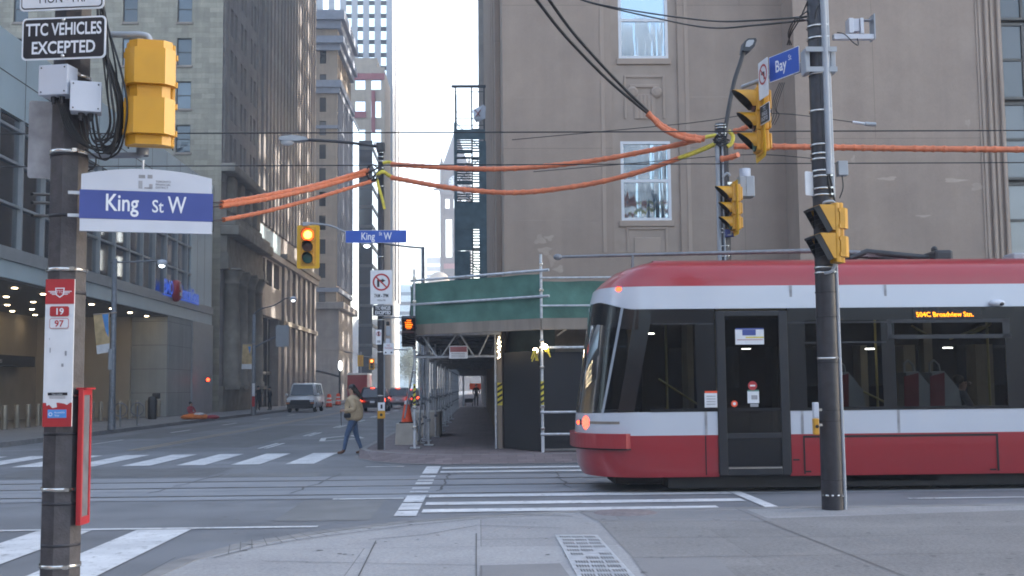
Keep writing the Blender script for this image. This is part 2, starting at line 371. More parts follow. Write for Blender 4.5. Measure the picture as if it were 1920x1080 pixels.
mat("timber", (.24, .20, .165), .8, var=.15, scale=4, stretch=(1, 1, .15))
mat("timber_grey", (.22, .21, .205), .8, var=.15, scale=3)
mat("net_green", (.075, .175, .142), .8, var=.22, scale=2.0, bump=.5, bscale=7)
mat("net_dark", (.080, .122, .140), .85, var=.2, scale=2.0)
mat("pole_concrete", (.058, .053, .058), .55, var=.22, scale=14, bump=.2, bscale=60)
mat("pole_dark", (.024, .023, .029), .45, var=.22, scale=10, bump=.1)
mat("conduit", (.30, .325, .365), .5, var=.06)
mat("band_steel", (.62, .60, .56), .22, .95, var=.1)
mat("signal_yellow", (.60, .295, .016), .42, var=.10, scale=7, stain=.22, coat=.1)
mat("signal_yellow_bright", (.70, .40, .010), .45, var=.04)
mat("black_matt", (.012, .012, .014), .6); mat("black_gloss", (.012, .013, .016), .25)
mat("lens_red", (.10, .022, .018), .2); mat("lens_amber", (.10, .045, .03), .2); mat("lens_green", (.012, .10, .085), .3)
mat("box_white", (.52, .54, .60), .5, var=.05); mat("box_grey", (.33, .35, .38), .5, var=.06)
mat("sign_white", (.66, .67, .70), .45, var=.05, scale=7); mat("sign_black", (.008, .010, .017), .4)
mat("sign_blue", (.022, .085, .42), .4, var=.04); glow("letter_blue", (.02, .11, .7), .12); mat("sign_navy", (.048, .072, .265), .4, var=.10, scale=3)
mat("sign_red", (.40, .022, .028), .45, var=.05, scale=6); mat("letter_white", (.72, .74, .78), .45, var=.02)
mat("sign_grey", (.30, .30, .32), .5, var=.25, scale=8); mat("sticker_blue", (.08, .27, .62), .5)
mat("orange_cover", (.60, .165, .070), .5, var=.12, scale=6); mat("rope_yellow", (.62, .52, .06), .6, var=.2, scale=12)
mat("cable_black", (.010, .010, .012), .45); mat("wire", (.022, .022, .026), .45, .3)
mat("cone_orange", (.82, .085, .022), .5, var=.06); mat("rubber", (.018, .018, .02), .8)
mat("concrete_block", (.52, .49, .44), .85, var=.12, scale=5, bump=.3, bscale=30, stain=.2)
mat("bollard_tan", (.34, .30, .24), .35, .5, var=.08)
glow("lamp_warm", (1.0, .80, .50), 7); glow("lamp_white", (.85, .95, 1.0), 1.6); glow("lamp_red", (1.0, .045, .012), 1.6); mat("lamp_amber", (.55, .16, .03), .4)
glow("signal_red", (1.0, .07, .008), .9); glow("signal_core", (1.0, .42, .06), 1.3); glow("hand_orange", (1.0, .15, .008), .9); glow("led_amber", (1.0, .26, .004), .75); glow("cab_light", (1.0, .97, .85), 6)

# ------------------------------------------------------------------ ground, kerbs, markings
KX, KW = -3.0, -14.2      # east and west kerb of the avenue
m = MB("asphalt"); m.quad((-450, -150, 0), (450, -150, 0), (450, 760, 0), (-450, 760, 0)); struct("road", m)
m = MB("track_concrete"); m.quad((-90, 17.45, .004), (90, 17.45, .004), (90, 21.85, .004), (-90, 21.85, .004)); struct("track_bed", m)
m = MB("rail_steel")
for y in (18.12, 19.62, 20.9):
    m.m("tar"); m.box((-90, y-.075, .004), (90, y+.075, .008)); m.m("rail_steel"); m.box((-90, y-.03, .006), (90, y+.03, .012))
struct("tram_rail", m)
m = MB("tar"); rn = random.Random(3)
def crack(a, b, wd=.022, z=.009):
    a, b = Vector(a), Vector(b); k = max(3, int((b-a).length/.35)); pts = [a.lerp(b, i/k)+Vector((rn.uniform(-.06, .06), rn.uniform(-.06, .06))) for i in range(k+1)]
    for i in range(k):
        t = (pts[i+1]-pts[i]).normalized(); s = Vector((-t.y, t.x))*wd*rn.uniform(.5, 1)
        p = [pts[i]-s, pts[i]+s, pts[i+1]+s, pts[i+1]-s]; m.quad(*[(q.x, q.y, z) for q in p])
def gp2(px, py): q = gp(px, py); return (q.x, q.y)
crack(gp2(548, 926), gp2(640, 888)); crack(gp2(330, 912), gp2(415, 891)); crack(gp2(280, 926), gp2(335, 913)); crack(gp2(820, 922), gp2(845, 888)); crack(gp2(1065, 915), gp2(1040, 885))
for y in (18.9, 21.84, 17.4, 24.3): crack((-16, y), (5.5, y+.1), .018)
crack((-14, 27.0), (-3.5, 26.6), .02); crack((-9, 30), (-8.7, 70), .02); crack((-12.2, 31), (-12.4, 90), .02); crack((4.2, 15.2), (9, 15.3), .02)
struct("road_crack", m)
mat("asphalt_new", (.135, .136, .142), .7, var=.15, scale=2, bump=.4, bscale=120, stain=.2); mat("asphalt_old", (.20, .20, .202), .75, var=.15, scale=2, bump=.4, bscale=120, stain=.3)
m = MB("asphalt_new")
for k, (x0, y0, x1, y1) in enumerate(((-9.5, 22.3, -5.2, 24.6), (-2.6, 14.6, -1.4, 17.2), (-13.5, 14.4, -10.2, 17.3), (5.2, 14.3, 9.5, 15.1), (-8.9, 33, -6.6, 52), (-6, 60, -4.2, 90), (-13, 40, -11, 58), (-4.9, 22.0, -3.1, 22.9))):
    m.m("asphalt_new" if k % 2 == 0 else "asphalt_old"); m.quad((x0, y0, .0045), (x1, y0, .0045), (x1, y1, .0045), (x0, y1, .0045))
struct("road_patch", m)
# sidewalks: raised slabs with a kerb line of lighter stone
def slab(name, pts, z, top, kerb, kw=.16):
    b = MB(top); b.prism(pts, 0.0, z, 'z'); struct(name, b)
    k = MB("kerb_stone")
    for i in range(len(kerb)-1):
        a, c = Vector(kerb[i]), Vector(kerb[i+1]); t = (c-a).normalized(); nrm = Vector((-t.y, t.x))
        k.prism([tuple(a-nrm*.02), tuple(c-nrm*.02), tuple(c+nrm*kw), tuple(a+nrm*kw)], 0, z+.004, 'z')
    struct(name+"_kerb", k)
arc = [(2.6, 14.12), (1.2, 14.02), (.3, 13.75), (-.85, 13.15), (-1.75, 12.3), (-2.35, 11.4), (-2.68, 10.4), (-2.78, 9.3), (-3.05, 8.2), (-3.2, 6.5), (-3.2, -40)]
slab("sidewalk", [(80, 14.12)]+arc+[(80, -40)], .15, "sidewalk_slab", [(80, 14.12)]+arc[:9])
m = MB("sidewalk_dark"); m.quad(*[tuple(gp(px, py, .154)) for px, py in ((1085, 960), (1400, 955), (1450, 976), (1120, 976))])   # darker patches let into the paving
m.quad(*[tuple(gp(px, py, .154)) for px, py in ((900, 1060), (1050, 1056), (1072, 1085), (898, 1085))]); m.quad(*[tuple(gp(px, py, .154)) for px, py in ((1185, 1046), (1340, 1043), (1385, 1085), (1215, 1085))])
stone("sidewalk_aggregate", (.30, .29, .288), 3.4, 2.4, .004, .75, .8, .14, 'xy', speck=.45, offset=.3, jit=.06)
m.m("sidewalk_aggregate"); m.quad(*[tuple(gp(px, py, .1532)) for px, py in ((1122, 977), (1440, 972), (1930, 956), (1930, 1090))][:4]); m.add([tuple(gp(px, py, .1532)) for px, py in ((1122, 977), (1930, 1090), (1228, 1090))], [(0, 1, 2)])
struct("paving_patch", m)
m = MB("tar")        # joints of the big slabs and the ring of setts round the corner
def joint(pts, wd=.008, z=.157):
    for i in range(len(pts)-1):
        a, b = Vector(pts[i]), Vector(pts[i+1]); t = (b-a).normalized(); s = Vector((-t.y, t.x))*wd
        m.quad(*[(q.x, q.y, z) for q in (a-s, a+s, b+s, b-s)])
def g2(px, py): q = gp(px, py, .155); return (q.x, q.y)
mid = [(px, py) for px, py in zip((1020, 905, 770, 650, 560, 470, 400), (966, 972, 985, 1000, 1012, 1028, 1046))]
inn = [(1055, 990), (895, 985), (800, 1002), (690, 1012), (600, 1026), (520, 1040), (440, 1060)]
joint([g2(*p) for p in [(1075, 968), (1020, 966), (905, 972), (770, 985), (650, 1000), (560, 1012), (470, 1028), (400, 1046)]]); joint([g2(*p) for p in inn[:4]])
out = [(1000, 960), (880, 964), (770, 975), (690, 983), (610, 992), (540, 1001), (470, 1012), (405, 1027)]
for k in range(22):
    t = k/21*6.6; i = min(6, int(t)); f = t-i
    o = Vector(out[i]).lerp(Vector(out[i+1]), f); e = Vector(([(1075, 968)]+mid)[i]).lerp(Vector(([(1075, 968)]+mid)[i+1]), f); joint([g2(*o), g2(*e)], .004)
for q in ([(893, 1000), (893, 1085)], [(705, 1014), (670, 1085)], [(893, 1012), (1042, 1009)], [(490, 1052), (893, 1060)], [(330, 1045), (255, 1085)], [(1379, 953), (1461, 988), (1700, 1082)], [(1180, 1008), (1545, 1006), (1920, 1000)], [(1180, 1046), (1920, 1036)], [(1461, 988), (1536, 988)]):
    joint([g2(*p) for p in q], .0055)
struct("paving_joint", m)
m = MB("tar"); rn = random.Random(41)          # gum spots and small drips trodden into the paving
for k in range(90):
    c_ = gp(rn.uniform(420, 1920), rn.uniform(965, 1078), .155); r_ = rn.choice((.012, .016, .022, .03)); n_ = 9; vs = [(c_.x+r_*rn.uniform(.7, 1.2)*math.cos(2*math.pi*i/n_), c_.y+r_*rn.uniform(.7, 1.2)*math.sin(2*math.pi*i/n_), .1545+k*1e-5) for i in range(n_)]; m.add(vs, [tuple(range(n_))])
struct("paving_stain", m)
arcn = [(-.9, 24.85), (-1.7, 25.3), (-2.4, 26.2), (-2.85, 27.3), (KX, 28.6), (KX, 520)]
arci = [(-.55, 25.62), (-1.3, 26.0), (-2.05, 26.75), (-2.72, 27.6), (KX, 28.9), (KX, 520)]
slab("north_sidewalk", [(80, 25.62)]+arci+[(80, 520)], .15, "paver_brick", [(80, 25.62)]+arci, -.16)
m = MB("paver_brick"); o_, i_ = [(80, 24.85)]+arcn[:5], [(80, 25.62)]+arci[:5]
for k in range(5): m.quad((*o_[k], .006), (*i_[k], .158), (*i_[k+1], .158), (*o_[k+1], .006))
m.m("kerb_stone")
for k in range(5):
    a, b_ = Vector(o_[k]), Vector(o_[k+1]); t = (b_-a).normalized(); s_ = Vector((t.y, -t.x))*.10; m.quad(*[(q.x, q.y, .011) for q in (a, b_, b_-s_, a-s_)])
struct("kerb_ramp", m)
arcw = [(-60, 24.9), (-19, 24.9), (-17, 25.6), (-15.2, 28), (KW, 31.5), (KW, 520)]
slab("west_sidewalk", arcw+[(-60, 520)], .15, "sidewalk_concrete", arcw, .16)
m = MB("paint_white")
def stripe(x0, y0, x1, y1, z=.010): m.box((x0, y0, z-.003), (x1, y1, z))
for k in range(-2, 9):                       # far crossing of the avenue, bars along the traffic
    x = -3.65-1.19*k
    if KX-.2 > x > KW: m.quad((x-.62, 25.5, .010), (x, 25.5, .010), (x, 29.7, .010), (x-.62, 29.7, .010))
for k in range(0, 10):                       # near crossing of the avenue
    x = -3.42-1.17*k; m.quad((x-.64, 9.2, .010), (x, 9.2, .010), (x, 13.85, .010), (x-.64, 13.85, .010))
stripe(-14.5, 13.9, -1.95, 14.03)
for y, x1 in ((15.55, 3.2), (16.5, 3.75), (17.62, 3.8), (22.6, 3.8), (23.65, 3.8)): m.quad((-.78, y-.2, .010), (x1, y-.2, .010), (x1, y+.2, .010), (-.78, y+.2, .010))
for (ya, yb) in ((14.95, 15.6), (15.7, 16.6), (16.75, 17.75), (18.3, 18.5), (18.9, 19.2), (19.8, 20.2), (20.5, 20.8), (21.3, 21.8), (22.2, 24.2)):
    m.quad((-1.12, ya, .010), (-.83, ya, .010), (-.83, yb, .010), (-1.12, yb, .010))
m.quad((3.82, 15.0, .010), (4.0, 15.0, .010), (4.0, 17.9, .010), (3.82, 17.9, .010))
m.add([(4.0, 15.2, .0105), (12, 15.62, .0105), (12, 15.70, .0105), (4.0, 15.30, .0105)], [(0, 1, 2, 3)]); stripe(6.1, 16.35, 14, 16.43)
stripe(-2.2, 17.3, -1.15, 17.42); stripe(-2.4, 24.3, -1.6, 24.4)
for k in range(11):
    y = 32.3+8.2*k; stripe(-6.2, y, -6.1, y+3); stripe(-6.02, y, -5.92, y+3)
for k in range(9): stripe(-12.0, 36+9*k, -11.9, 39+9*k)
for (a, b) in (((-4.95, 36.3), (-3.9, 38.3)), ((-3.9, 38.3), (-4.5, 40.6)), ((-4.5, 40.6), (-5.2, 38.6)), ((-5.2, 38.6), (-4.95, 36.3))):
    a, b = Vector(a), Vector(b); t = (b-a).normalized(); s = Vector((-t.y, t.x))*.09; m.quad(*[(q.x, q.y, .010) for q in (a-s, a+s, b+s, b-s)])
struct("road_marking", m)
m = MB("paint_yellow"); stripe(-9.72, 32, -9.60, 200); stripe(-9.45, 32, -9.33, 200); struct("centre_line", m)

# vent grating and manhole in the near paving
q = [gp(px, py, .158) for px, py in ((1041, 1003), (1120, 1003), (1195, 1085), (1085, 1085))]
m = MB("steel_galv"); MT["steel_galv"]; a, b, c, d = q
def lp(u, v): return a.lerp(b, u).lerp(d.lerp(c, u), v)
m.prism([(p.x, p.y) for p in q], .15, .160, 'z')
m.m("tar")
for r in range(11):
    for g in range(3):
        if (r+g) % 7 == 6: continue
        u0 = .08+.29*g+(.03 if r % 2 else 0)
        for s in range(5):
            u = u0+s*.052; v = .04+r*.088; p = [lp(u, v), lp(u+.026, v), lp(u+.03, v+.05), lp(u+.004, v+.05)]; m.quad(*[(t.x, t.y, .163) for t in p])
rn = random.Random(31)
solo("vent_grating", m, "slotted grey metal grating plate let into the near granite paving", "grating")
c0 = gp(1172, 961, .155); mat("iron_cover", (.20, .165, .165), .7, var=.2, scale=12); m = MB("iron_cover"); m.lathe([(0, .160), (.36, .160), (.38, .152)], (c0.x, c0.y, 0), 24); solo("manhole_cover", m, "round reddish grey manhole cover in the near sidewalk before the white crossing bars", "manhole cover")

# ------------------------------------------------------------------ buildings
def prot(root, names, mb, off=(0, 0, 0)): return part(root, names, mb)
def window_proto(root, name, W, H, frame, pane, fr=.07, mull=(), trans=(), axis='y', side=-1, d=.06):
    """one window: frame with bars, pane as its child; local origin bottom-left; axis y = faces +-y, x = faces +-x"""
    m = MB(frame); g = MB(pane)
    def B(u0, v0, u1, v1, t0, t1, b):
        if axis == 'y': b.box((u0, t0, v0), (u1, t1, v1))
        else: b.box((t0, u0, v0), (t1, u1, v1))
    s = side
    for r in ((0, 0, W, fr), (0, H-fr, W, H), (0, fr, fr, H-fr), (W-fr, fr, W, H-fr)): B(*r, 0, s*d, m)
    for u in mull: B(u*W-fr/2, fr, u*W+fr/2, H-fr, s*.001, s*d*.9, m)
    for v in trans: B(fr, v*H-fr/2, W-fr, v*H+fr/2, s*.002, s*d*.8, m)
    o = part(root, name, m); B(fr*.5, fr*.5, W-fr*.5, H-fr*.5, -s*.02, s*.012, g)
    gp_ = part(o, "pane", g); return o, gp_
def wcopy(o, g, root, loc):
    c = o.copy(); C.objects.link(c); c.parent = root; c.location = loc
    d = g.copy(); C.objects.link(d); d.parent = c; return c

# --- the plain warm stone bank building on the near corner
NB = (0.67, 30.0, 0.15)
b = thing("stone_bank_building", "plain warm grey stone building with tall sash windows behind the tram and the orange wires", "building", NB)
def ux(px, Y=30.0): return at(px, 400, Y).x-NB[0]
def vz(py, px=1210, Y=30.0): return at(px, py, Y).z-NB[2]
BX = at(1495, 300, 28.9).x-NB[0]      # where the right-hand block steps forward
c0, c1 = ux(1151), ux(1277)
m = MB("stone_warm"); HB = 46.0
facade(m, NB, (1, 0, 0), BX, HB, [(c0, 5.0, c1, 40)], .06, (0, -1, 0))
part(b, "wall", m, True)
wz = [(vz(413), vz(264)), (vz(109), vz(-45))]; wz += [(wz[1][0]+4.2*k, wz[1][1]+4.2*k) for k in (1, 2, 3)]
w0, w1 = ux(1166), ux(1260)
m = MB("stone_recess"); W2 = c1-c0
facade(m, (NB[0]+c0, 30.06, NB[2]+5.0), (1, 0, 0), W2, 35, [(w0-c0, a-5.0, w1-c0, d-5.0) for a, d in wz], .14, (0, -1, 0)); part(b, "window_bay", m, True)
m = MB("stone_plain")
for a, d in wz:                                   # sills, carved spandrels with a pilaster relief
    m.box((w0-.06, .01, a-.16), (w1+.06, .058, a), .01)
x0, x1 = w0+.12, w1-.12
def relief(zt, zb, volutes):
    m.box((x0, .03, zb), (x0+.06, .058, zt), .01); m.box((x1-.06, .03, zb), (x1, .058, zt), .01); m.box((x0+.06, .031, zt-.07), (x1-.06, .058, zt), .01)
    xm = (x0+x1)/2
    if volutes:
        m.box((xm-.40, .02, zt-.34), (xm+.40, .058, zt-.26), .01); m.box((xm-.28, .03, zb), (xm+.28, .058, zt-.52), .01)
        for s in (-1, 1):
            m.lathe([(0, -.02), (.10, -.01), (.155, .01), (.155, .058)], (xm+s*.32, 0, zt-.47), 16, 'y'); m.m("stone_recess"); m.lathe([(.07, -.022), (.095, -.022)], (xm+s*.32, 0, zt-.47), 14, 'y'); m.m("stone_plain")
        for k in range(5): m.box((xm-.24+k*.105, .015, zb), (xm-.18+k*.105, .03, zt-.55), .007)
relief(vz(140), vz(222), True); relief(vz(425), vz(500), False); m.box((x0+.2, .035, vz(505)), (x1-.2, .058, vz(445)), .01)
for z in (vz(182), vz(412), vz(-40)): m.m("stone_recess"); m.box((0.3, -.003, z-.012), (c0-.12, .002, z+.012)); m.box((c1+.12, -.003, z-.012), (BX-.2, .002, z+.012)); m.m("stone_plain")
for u in (c0-.30, c1+.18): m.box((u, -.018, 5.0), (u+.10, -.001, 40), .006)
part(b, "carved_trim", m)
mat("stone_pale", (.385, .318, .268), .85, var=.1, scale=3, spec=.15); rn = random.Random(17); m = MB("stone_pale")
def blot(px, py, rx, ry, Y=30.0, n=14):
    c_ = at(px, py, Y); ph = rn.uniform(0, 6); vs = [(c_.x, Y-.0035, c_.z)]
    for i in range(n): q = 2*math.pi*i/n; f = 1+.30*math.sin(3*q+ph)+.2*rn.uniform(-1, 1); vs.append((c_.x+rx*f*math.cos(q), Y-.0035, c_.z+ry*f*math.sin(q)))
    m.add(vs, [(0, i+1, (i+1) % n+1) for i in range(n)], False)
for a in ((1012, 450, .14, .12), (1022, 470, .16, .10), (1035, 488, .10, .14), (1048, 505, .13, .09), (1030, 446, .12, .07)): blot(*a)  # faint wisp in the air above the canopy, painted as pale wall blots
islands(b, "pale_wisp_stain", m, True); m = MB("stone_pale")
for a in ((1815, 232, .06, .12), (1665, 335, .22, .05), (1790, 338, .3, .05), (1835, 350, .2, .09), (1600, 300, .05, .12), (1730, 405, .18, .03)): blot(*a, Y=28.9)
islands(b, "pale_wisp_stain", m, True)
W, H = w1-w0, wz[0][1]-wz[0][0]
o, g = window_proto(b, "sash_window", W, H, "frame_white", "window_wavy", .075, (), (.5,)); o.location = (w0, .12, wz[0][0])
for a, d in wz[1:]: wcopy(o, g, b, (w0, .12, a))
# right-hand block, a metre nearer, with a fluted pilaster and a dark glazed bay
p0, p1 = at(1843, 300, 28.9).x-NB[0], at(1889, 300, 28.9).x-NB[0]
m = MB("stone_warm"); facade(m, (NB[0]+BX, 28.9, NB[2]), (1, 0, 0), 62-BX, HB, [(p1-BX, 4.4, p1-BX+4.4, 38)], .45, (0, -1, 0))
m.quad((NB[0]+BX, 28.9, NB[2]), (NB[0]+BX, 28.9, NB[2]+HB), (NB[0]+BX, 30.0, NB[2]+HB), (NB[0]+BX, 30, NB[2])); part(b, "projecting_block", m, True)
m = MB("stone_plain")
for k in range(4):
    wv = (p1-p0)/4; x = p0+k*wv; m.box((x+.02, -1.1-.05-.05*k % .1, 4.0), (x+wv-.05, -1.101, 38), .03)
m.box((p0-.04, -1.13, 4.0), (p0, -1.101, 38))
part(b, "fluted_pilaster", m)
o, g = window_proto(b, "bay_window", 2.2, 2.05, "frame_bronze", "window_dark", .07, (.30,), (.52,)); o.location = (p1+.02, -.8, vz(490, 1890, 29.2))
z = vz(490, 1890, 29.2)
for k in range(1, 9): wcopy(o, g, b, (p1+.02, -.8, z+2.13*k))
m = MB("frame_bronze"); m.box((p1, -.72, 4.4), (p1+4.4, -.70, 38)); part(b, "bay_back", m)
# west side towards the avenue: piers and slits seen edge-on
m = MB("stone_plain"); m.quad((0, 0, 0), (0, 0, HB), (0, 66, HB), (0, 66, 0)); m.quad((0, 66, 0), (0, 66, HB), (62, 66, HB), (62, 66, 0)); m.quad((0, 0, HB), (62, 0, HB), (62, 66, HB), (0, 66, HB))
m.box((.005, 66.2, HB), (60, .3, HB+14)); part(b, "rear_wall", m)
pr = MB("stone_warm"); pr.box((-.16, 0, 0), (-.002, 2.0, HB), .02); pp = part(b, "pier", pr); pp.location = (0, 3.2, 0)
for k in range(1, 11): pcopy(pp, b, (0, 3.2+5.9*k, 0))
o, g = window_proto(b, "side_window", 1.5, 30, "frame_white", "window_sky", .09, (), (.2, .4, .6, .8), 'x', -1, .05); o.location = (-.004, 6.2, 9)
for k in range(1, 10): wcopy(o, g, b, (-.004, 6.2+5.9*k, 9))

# --- next block up the avenue on the same side
b = thing("blue_grey_office_block", "slim blue grey edge of a tall office block above the green scaffold tower", "building", (.15, 100, .15))
m = MB("stone_grey"); holes = [(1.5+6*k, 6+3.4*j, 3.4+6*k, 8+3.4*j) for k in range(20) for j in range(18)]
facade(m, (.15, 100, .15), (0, 1, 0), 150, 70, holes[:200], .2, (-1, 0, 0)); m.quad((.15, 100, .15), (40, 100, .15), (40, 100, 70), (.15, 100, 70)); m.quad((.15, 250, .15), (.15, 250, 70), (40, 250, 70), (40, 250, .15)); m.quad((.15, 100, 70.15), (40, 100, 70), (40, 250, 70), (.15, 250, 70.15)); part(b, "wall", m, True)
o, g = window_proto(b, "window", 1.9, 2.0, "frame_dark", "window_blue", .1, (), (), 'x', -1, .05); h = holes[36]; o.location = (.2, h[0], h[1])
for h in [h for h in holes if h[0] < 22 and h[1] > 28][:30]: wcopy(o, g, b, (.2, h[0], h[1]))
m = MB("stone_grey"); m.box((.3, 0.5, 69.8), (30, 140, 78)); part(b, "roof_box", m)

# --- glazed office podium with an undercut entrance, west side
b = thing("glass_office_podium", "pale teal glass office podium over a lit undercut entrance across the avenue", "building", (-17.7, 36, .15))
X0 = -17.7
m = MB("podium_panel"); T = 15.2
m.box((X0-.4, 30, 12.1), (X0, 76.2, T)); m.box((X0-.4, 70.6, 6.0), (X0, 76.2, 12.09)); m.box((X0-30, 75.9, .15), (X0-.41, 76.2, T)); m.box((X0-30, 30, T-.3), (X0-.41, 75.89, T-.1))
part(b, "cladding_panel", m, True)
m = MB("frame_dark")
for k in range(16): y = 33+k*2.9; m.box((X0-.02, y, 12.2), (X0+.006, y+.03, T-.05))
m.box((X0-.02, 30, 13.6), (X0+.007, 76.1, 13.64)); m.box((X0-.02, 30, 12.09), (X0+.009, 76.2, 12.15))
for y in (72.2, 74.1): m.box((X0-.02, y, 6.1), (X0+.006, y+.03, 12.08))
part(b, "panel_joint", m, True)
m = MB("podium_panel"); m.box((X0-.5, 30, 5.9), (X0+.03, 76.25, 6.55)); m.m("podium_frame"); m.box((X0-.45, 30, 6.56), (X0+.12, 76.2, 7.05)); part(b, "spandrel_band", m, True)
pr = MB("podium_frame"); pr.box((-.16, -.07, 0), (.10, .07, 5.02)); pp = part(b, "mullion", pr); pp.location = (0, 1.5, 6.91)
for k in range(1, 15): pcopy(pp, b, (0, 1.5+2.28*k, 6.91))
pr = MB("podium_frame"); pr.box((-.12, -5.5, -.05), (.06, 34.6, .05)); pp = part(b, "transom", pr); pp.location = (0, 0, 8.55)
for z in (10.2, 11.5): pcopy(pp, b, (0, 0, z))
m = MB("podium_glass"); m.box((X0-.10, 30, 7.06), (X0-.06, 70.59, 12.08)); part(b, "curtain_glass", m, True)
m = MB("tan_wall"); m.box((X0-9, 30, 7.2), (X0-8.9, 70.6, 12)); m.m("frame_dark"); m.box((X0-8.8, 30, 9.4), (X0-.6, 70.5, 9.55)); m.box((X0-8.8, 30, 7.06), (X0-.6, 70.5, 7.1))
for y in (40, 47, 54, 61, 68): m.m("pier_tile"); m.box((X0-3.2, y, 7.1), (X0-2.5, y+.7, 9.4)); m.box((X0-3.2, y, 9.55), (X0-2.5, y+.7, 12))
part(b, "office_interior", m, True)
pr = MB("lamp_warm"); pr.box((-.14, -.14, 0), (.14, .14, .03)); pp = part(b, "office_light", pr); pp.location = (-4, 6, 9.1)
for x, y, z in ((-3, 9, 11.7), (-5, 12, 9.1), (-2.5, 16, 9.1), (-4, 20, 11.7), (-6, 8, 11.7), (-3, 26, 9.1)): pcopy(pp, b, (x, y, z))
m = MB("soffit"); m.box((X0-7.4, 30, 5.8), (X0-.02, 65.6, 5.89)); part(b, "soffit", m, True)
m = MB("tan_wall"); m.box((X0-7.4, 30, .15), (X0-7.2, 76, 5.8)); m.box((X0-7.2, 65.3, .15), (X0-2.0, 65.6, 5.8)); part(b, "entrance_wall", m, True)
m = MB("pier_tile"); m.box((X0-2.0, 65.6, .15), (X0, 75.85, 5.88)); part(b, "corner_pier", m, True)
m = MB("podium_frame"); m.box((X0-.02, 71.0, .15), (X0+.10, 76.3, 5.88)); part(b, "corner_panel", m, True)
pr = MB("lamp_warm"); pr.lathe([(0, -.02), (.105, -.02), (.12, 0)], n=10); pp = part(b, "ceiling_light", pr); pp.location = (-.9, 3, 5.63)
for r, x in enumerate((-.9, -3.0, -4.9, -6.4)):
    for k in range(9 if r < 2 else 8):
        if r == 0 and k == 0: continue
        pcopy(pp, b, (x, 4.2+3.05*k+(1.3 if r % 2 else 0), 5.64))
m = MB("frame_dark"); m.box((X0-7.15, 54.4, .15), (X0-7.0, 59.6, 2.9)); part(b, "entrance_door", m, True)
m = MB("window_dark"); m.box((X0-7.0, 54.6, .3), (X0-6.96, 56.9, 2.75)); m.box((X0-7.0, 57.2, .3), (X0-6.96, 59.4, 2.75)); part(b, "door_glass", m, True)
m = MB("steel_dark"); m.box((X0-7.1, 51.5, 2.95), (X0-6.2, 62.5, 3.5), .03)
m.m("letter_white").frame((X0-6.17, 57.0, 3.1), R(90)); m.text("Harbour Suites", .26, 0, 0); part(b, "door_canopy", m, True)
m = MB("net_dark"); m.box((X0-6.95, 52.2, .3), (X0-6.9, 54.2, 2.9)); m.m("box_grey").frame((X0-6.88, 53.2, .75), R(90)); m.text("7", 1.1, 0, 0); part(b, "door_poster", m, True)
m = MB("stone_cream"); m.box((X0-7.1, 44.0, .15), (X0-5.5, 49.5, 3.0)); part(b, "entrance_screen", m, True)
# wall sign: blue letters with a red roundel
s = thing("bank_wall_sign", "blue letters and red oval roundel on the glass podium corner", "sign", (X0+.14, 66.4, 7.35), R(90)); s.scale = (.9, 1, .82)
m = MB("letter_blue"); m.text("BMO", .95, -1.75, -.35, y=-.10, sx=.74, bold=.03); m.box((-2.7, -.05, -.5), (-.75, 0, -.42)); part(s, "short_word", m)
m = MB("letter_blue"); m.text("Financial Group", .85, 3.6, -.35, y=-.10, sx=.62, bold=.04); m.box((.75, -.05, -.5), (6.3, 0, -.42)); part(s, "long_word", m)
m = MB("sign_red"); m.lathe([(0, -.35), (.55, -.33), (.68, -.2), (.68, .0)], (0, 0, 0), 24, 'y'); 
for v in range(len(m.v)): m.v[v].z *= 1.12
m.m("letter_white"); m.text("M", .52, 0, .03, y=-.36, sx=.9, bold=.02); m.box((-.2, -.36, -.35), (.2, -.355, -.12)); part(s, "roundel", m)

# --- weathered beige stone tower with a columned base
b = thing("beige_stone_tower", "weathered beige stone tower with square windows above a classical columned base", "building", (X0, 78.6, .15))
def px2x(px, Y): return (px-900)/FPX*Y
m = MB("stone_beige"); HT = 62
cols = [px2x(p, 78.6) for p in (329, 226, 123, 20, -83)]; rows = [26.05-3.07*3+3.07*k-1.95 for k in range(0, 13)]
hs = [(x+60, z-.15, x+61.02, z+1.8) for x in cols for z in rows]
facade(m, (-60, 78.6, .15), (1, 0, 0), 60+X0, HT, hs, .25, (0, -1, 0)); part(b, "south_wall", m, True)
o, g = window_proto(b, "window", 1.02, 1.95, "frame_bronze", "window_blue", .06, (), (.5,)); first = True
for h in hs:
    l = (h[0]-60-X0, .2, h[1])
    if first: o.location = l; first = False
    else: wcopy(o, g, b, l)
m = MB("stone_plain"); 
for h in hs: m.box((h[0]-60-.08, 78.5, h[1]+.0), (h[2]-60+.08, 78.598, h[1]+.15))
islands(b, "sill", m, True)
m = MB("stone_grey"); ew = []
for a in ((81.1, 82.0), (82.5, 83.3), (84.6, 85.3), (85.9, 86.7), (88.3, 88.9), (89.5, 90.4)):
    for z in rows: ew.append((a[0]-78.6, z-.3, a[1]-78.6, z+1.75))
ew = [e for e in ew if e[1] > 17.5]
facade(m, (X0, 78.6, .15), (0, 1, 0), 13.0, HT, ew, .3, (1, 0, 0))
m.box((X0, 79.0, 16), (X0+.12, 79.5, 62)); m.box((X0, 80.2, 17), (X0+.05, 80.5, 62)); m.box((X0, 90.9, 17), (X0+.1, 91.5, 62)); part(b, "east_wall", m, True)
o, g = window_proto(b, "narrow_window", .85, 2.05, "frame_dark", "window_dark", .06, (), (), 'x', 1, .05); first = True
for e in ew[:96]:
    l = (-.25, e[0], e[1])
    if first: o.location = l; first = False
    else: wcopy(o, g, b, l)
m = MB("stone_dark"); X = X0
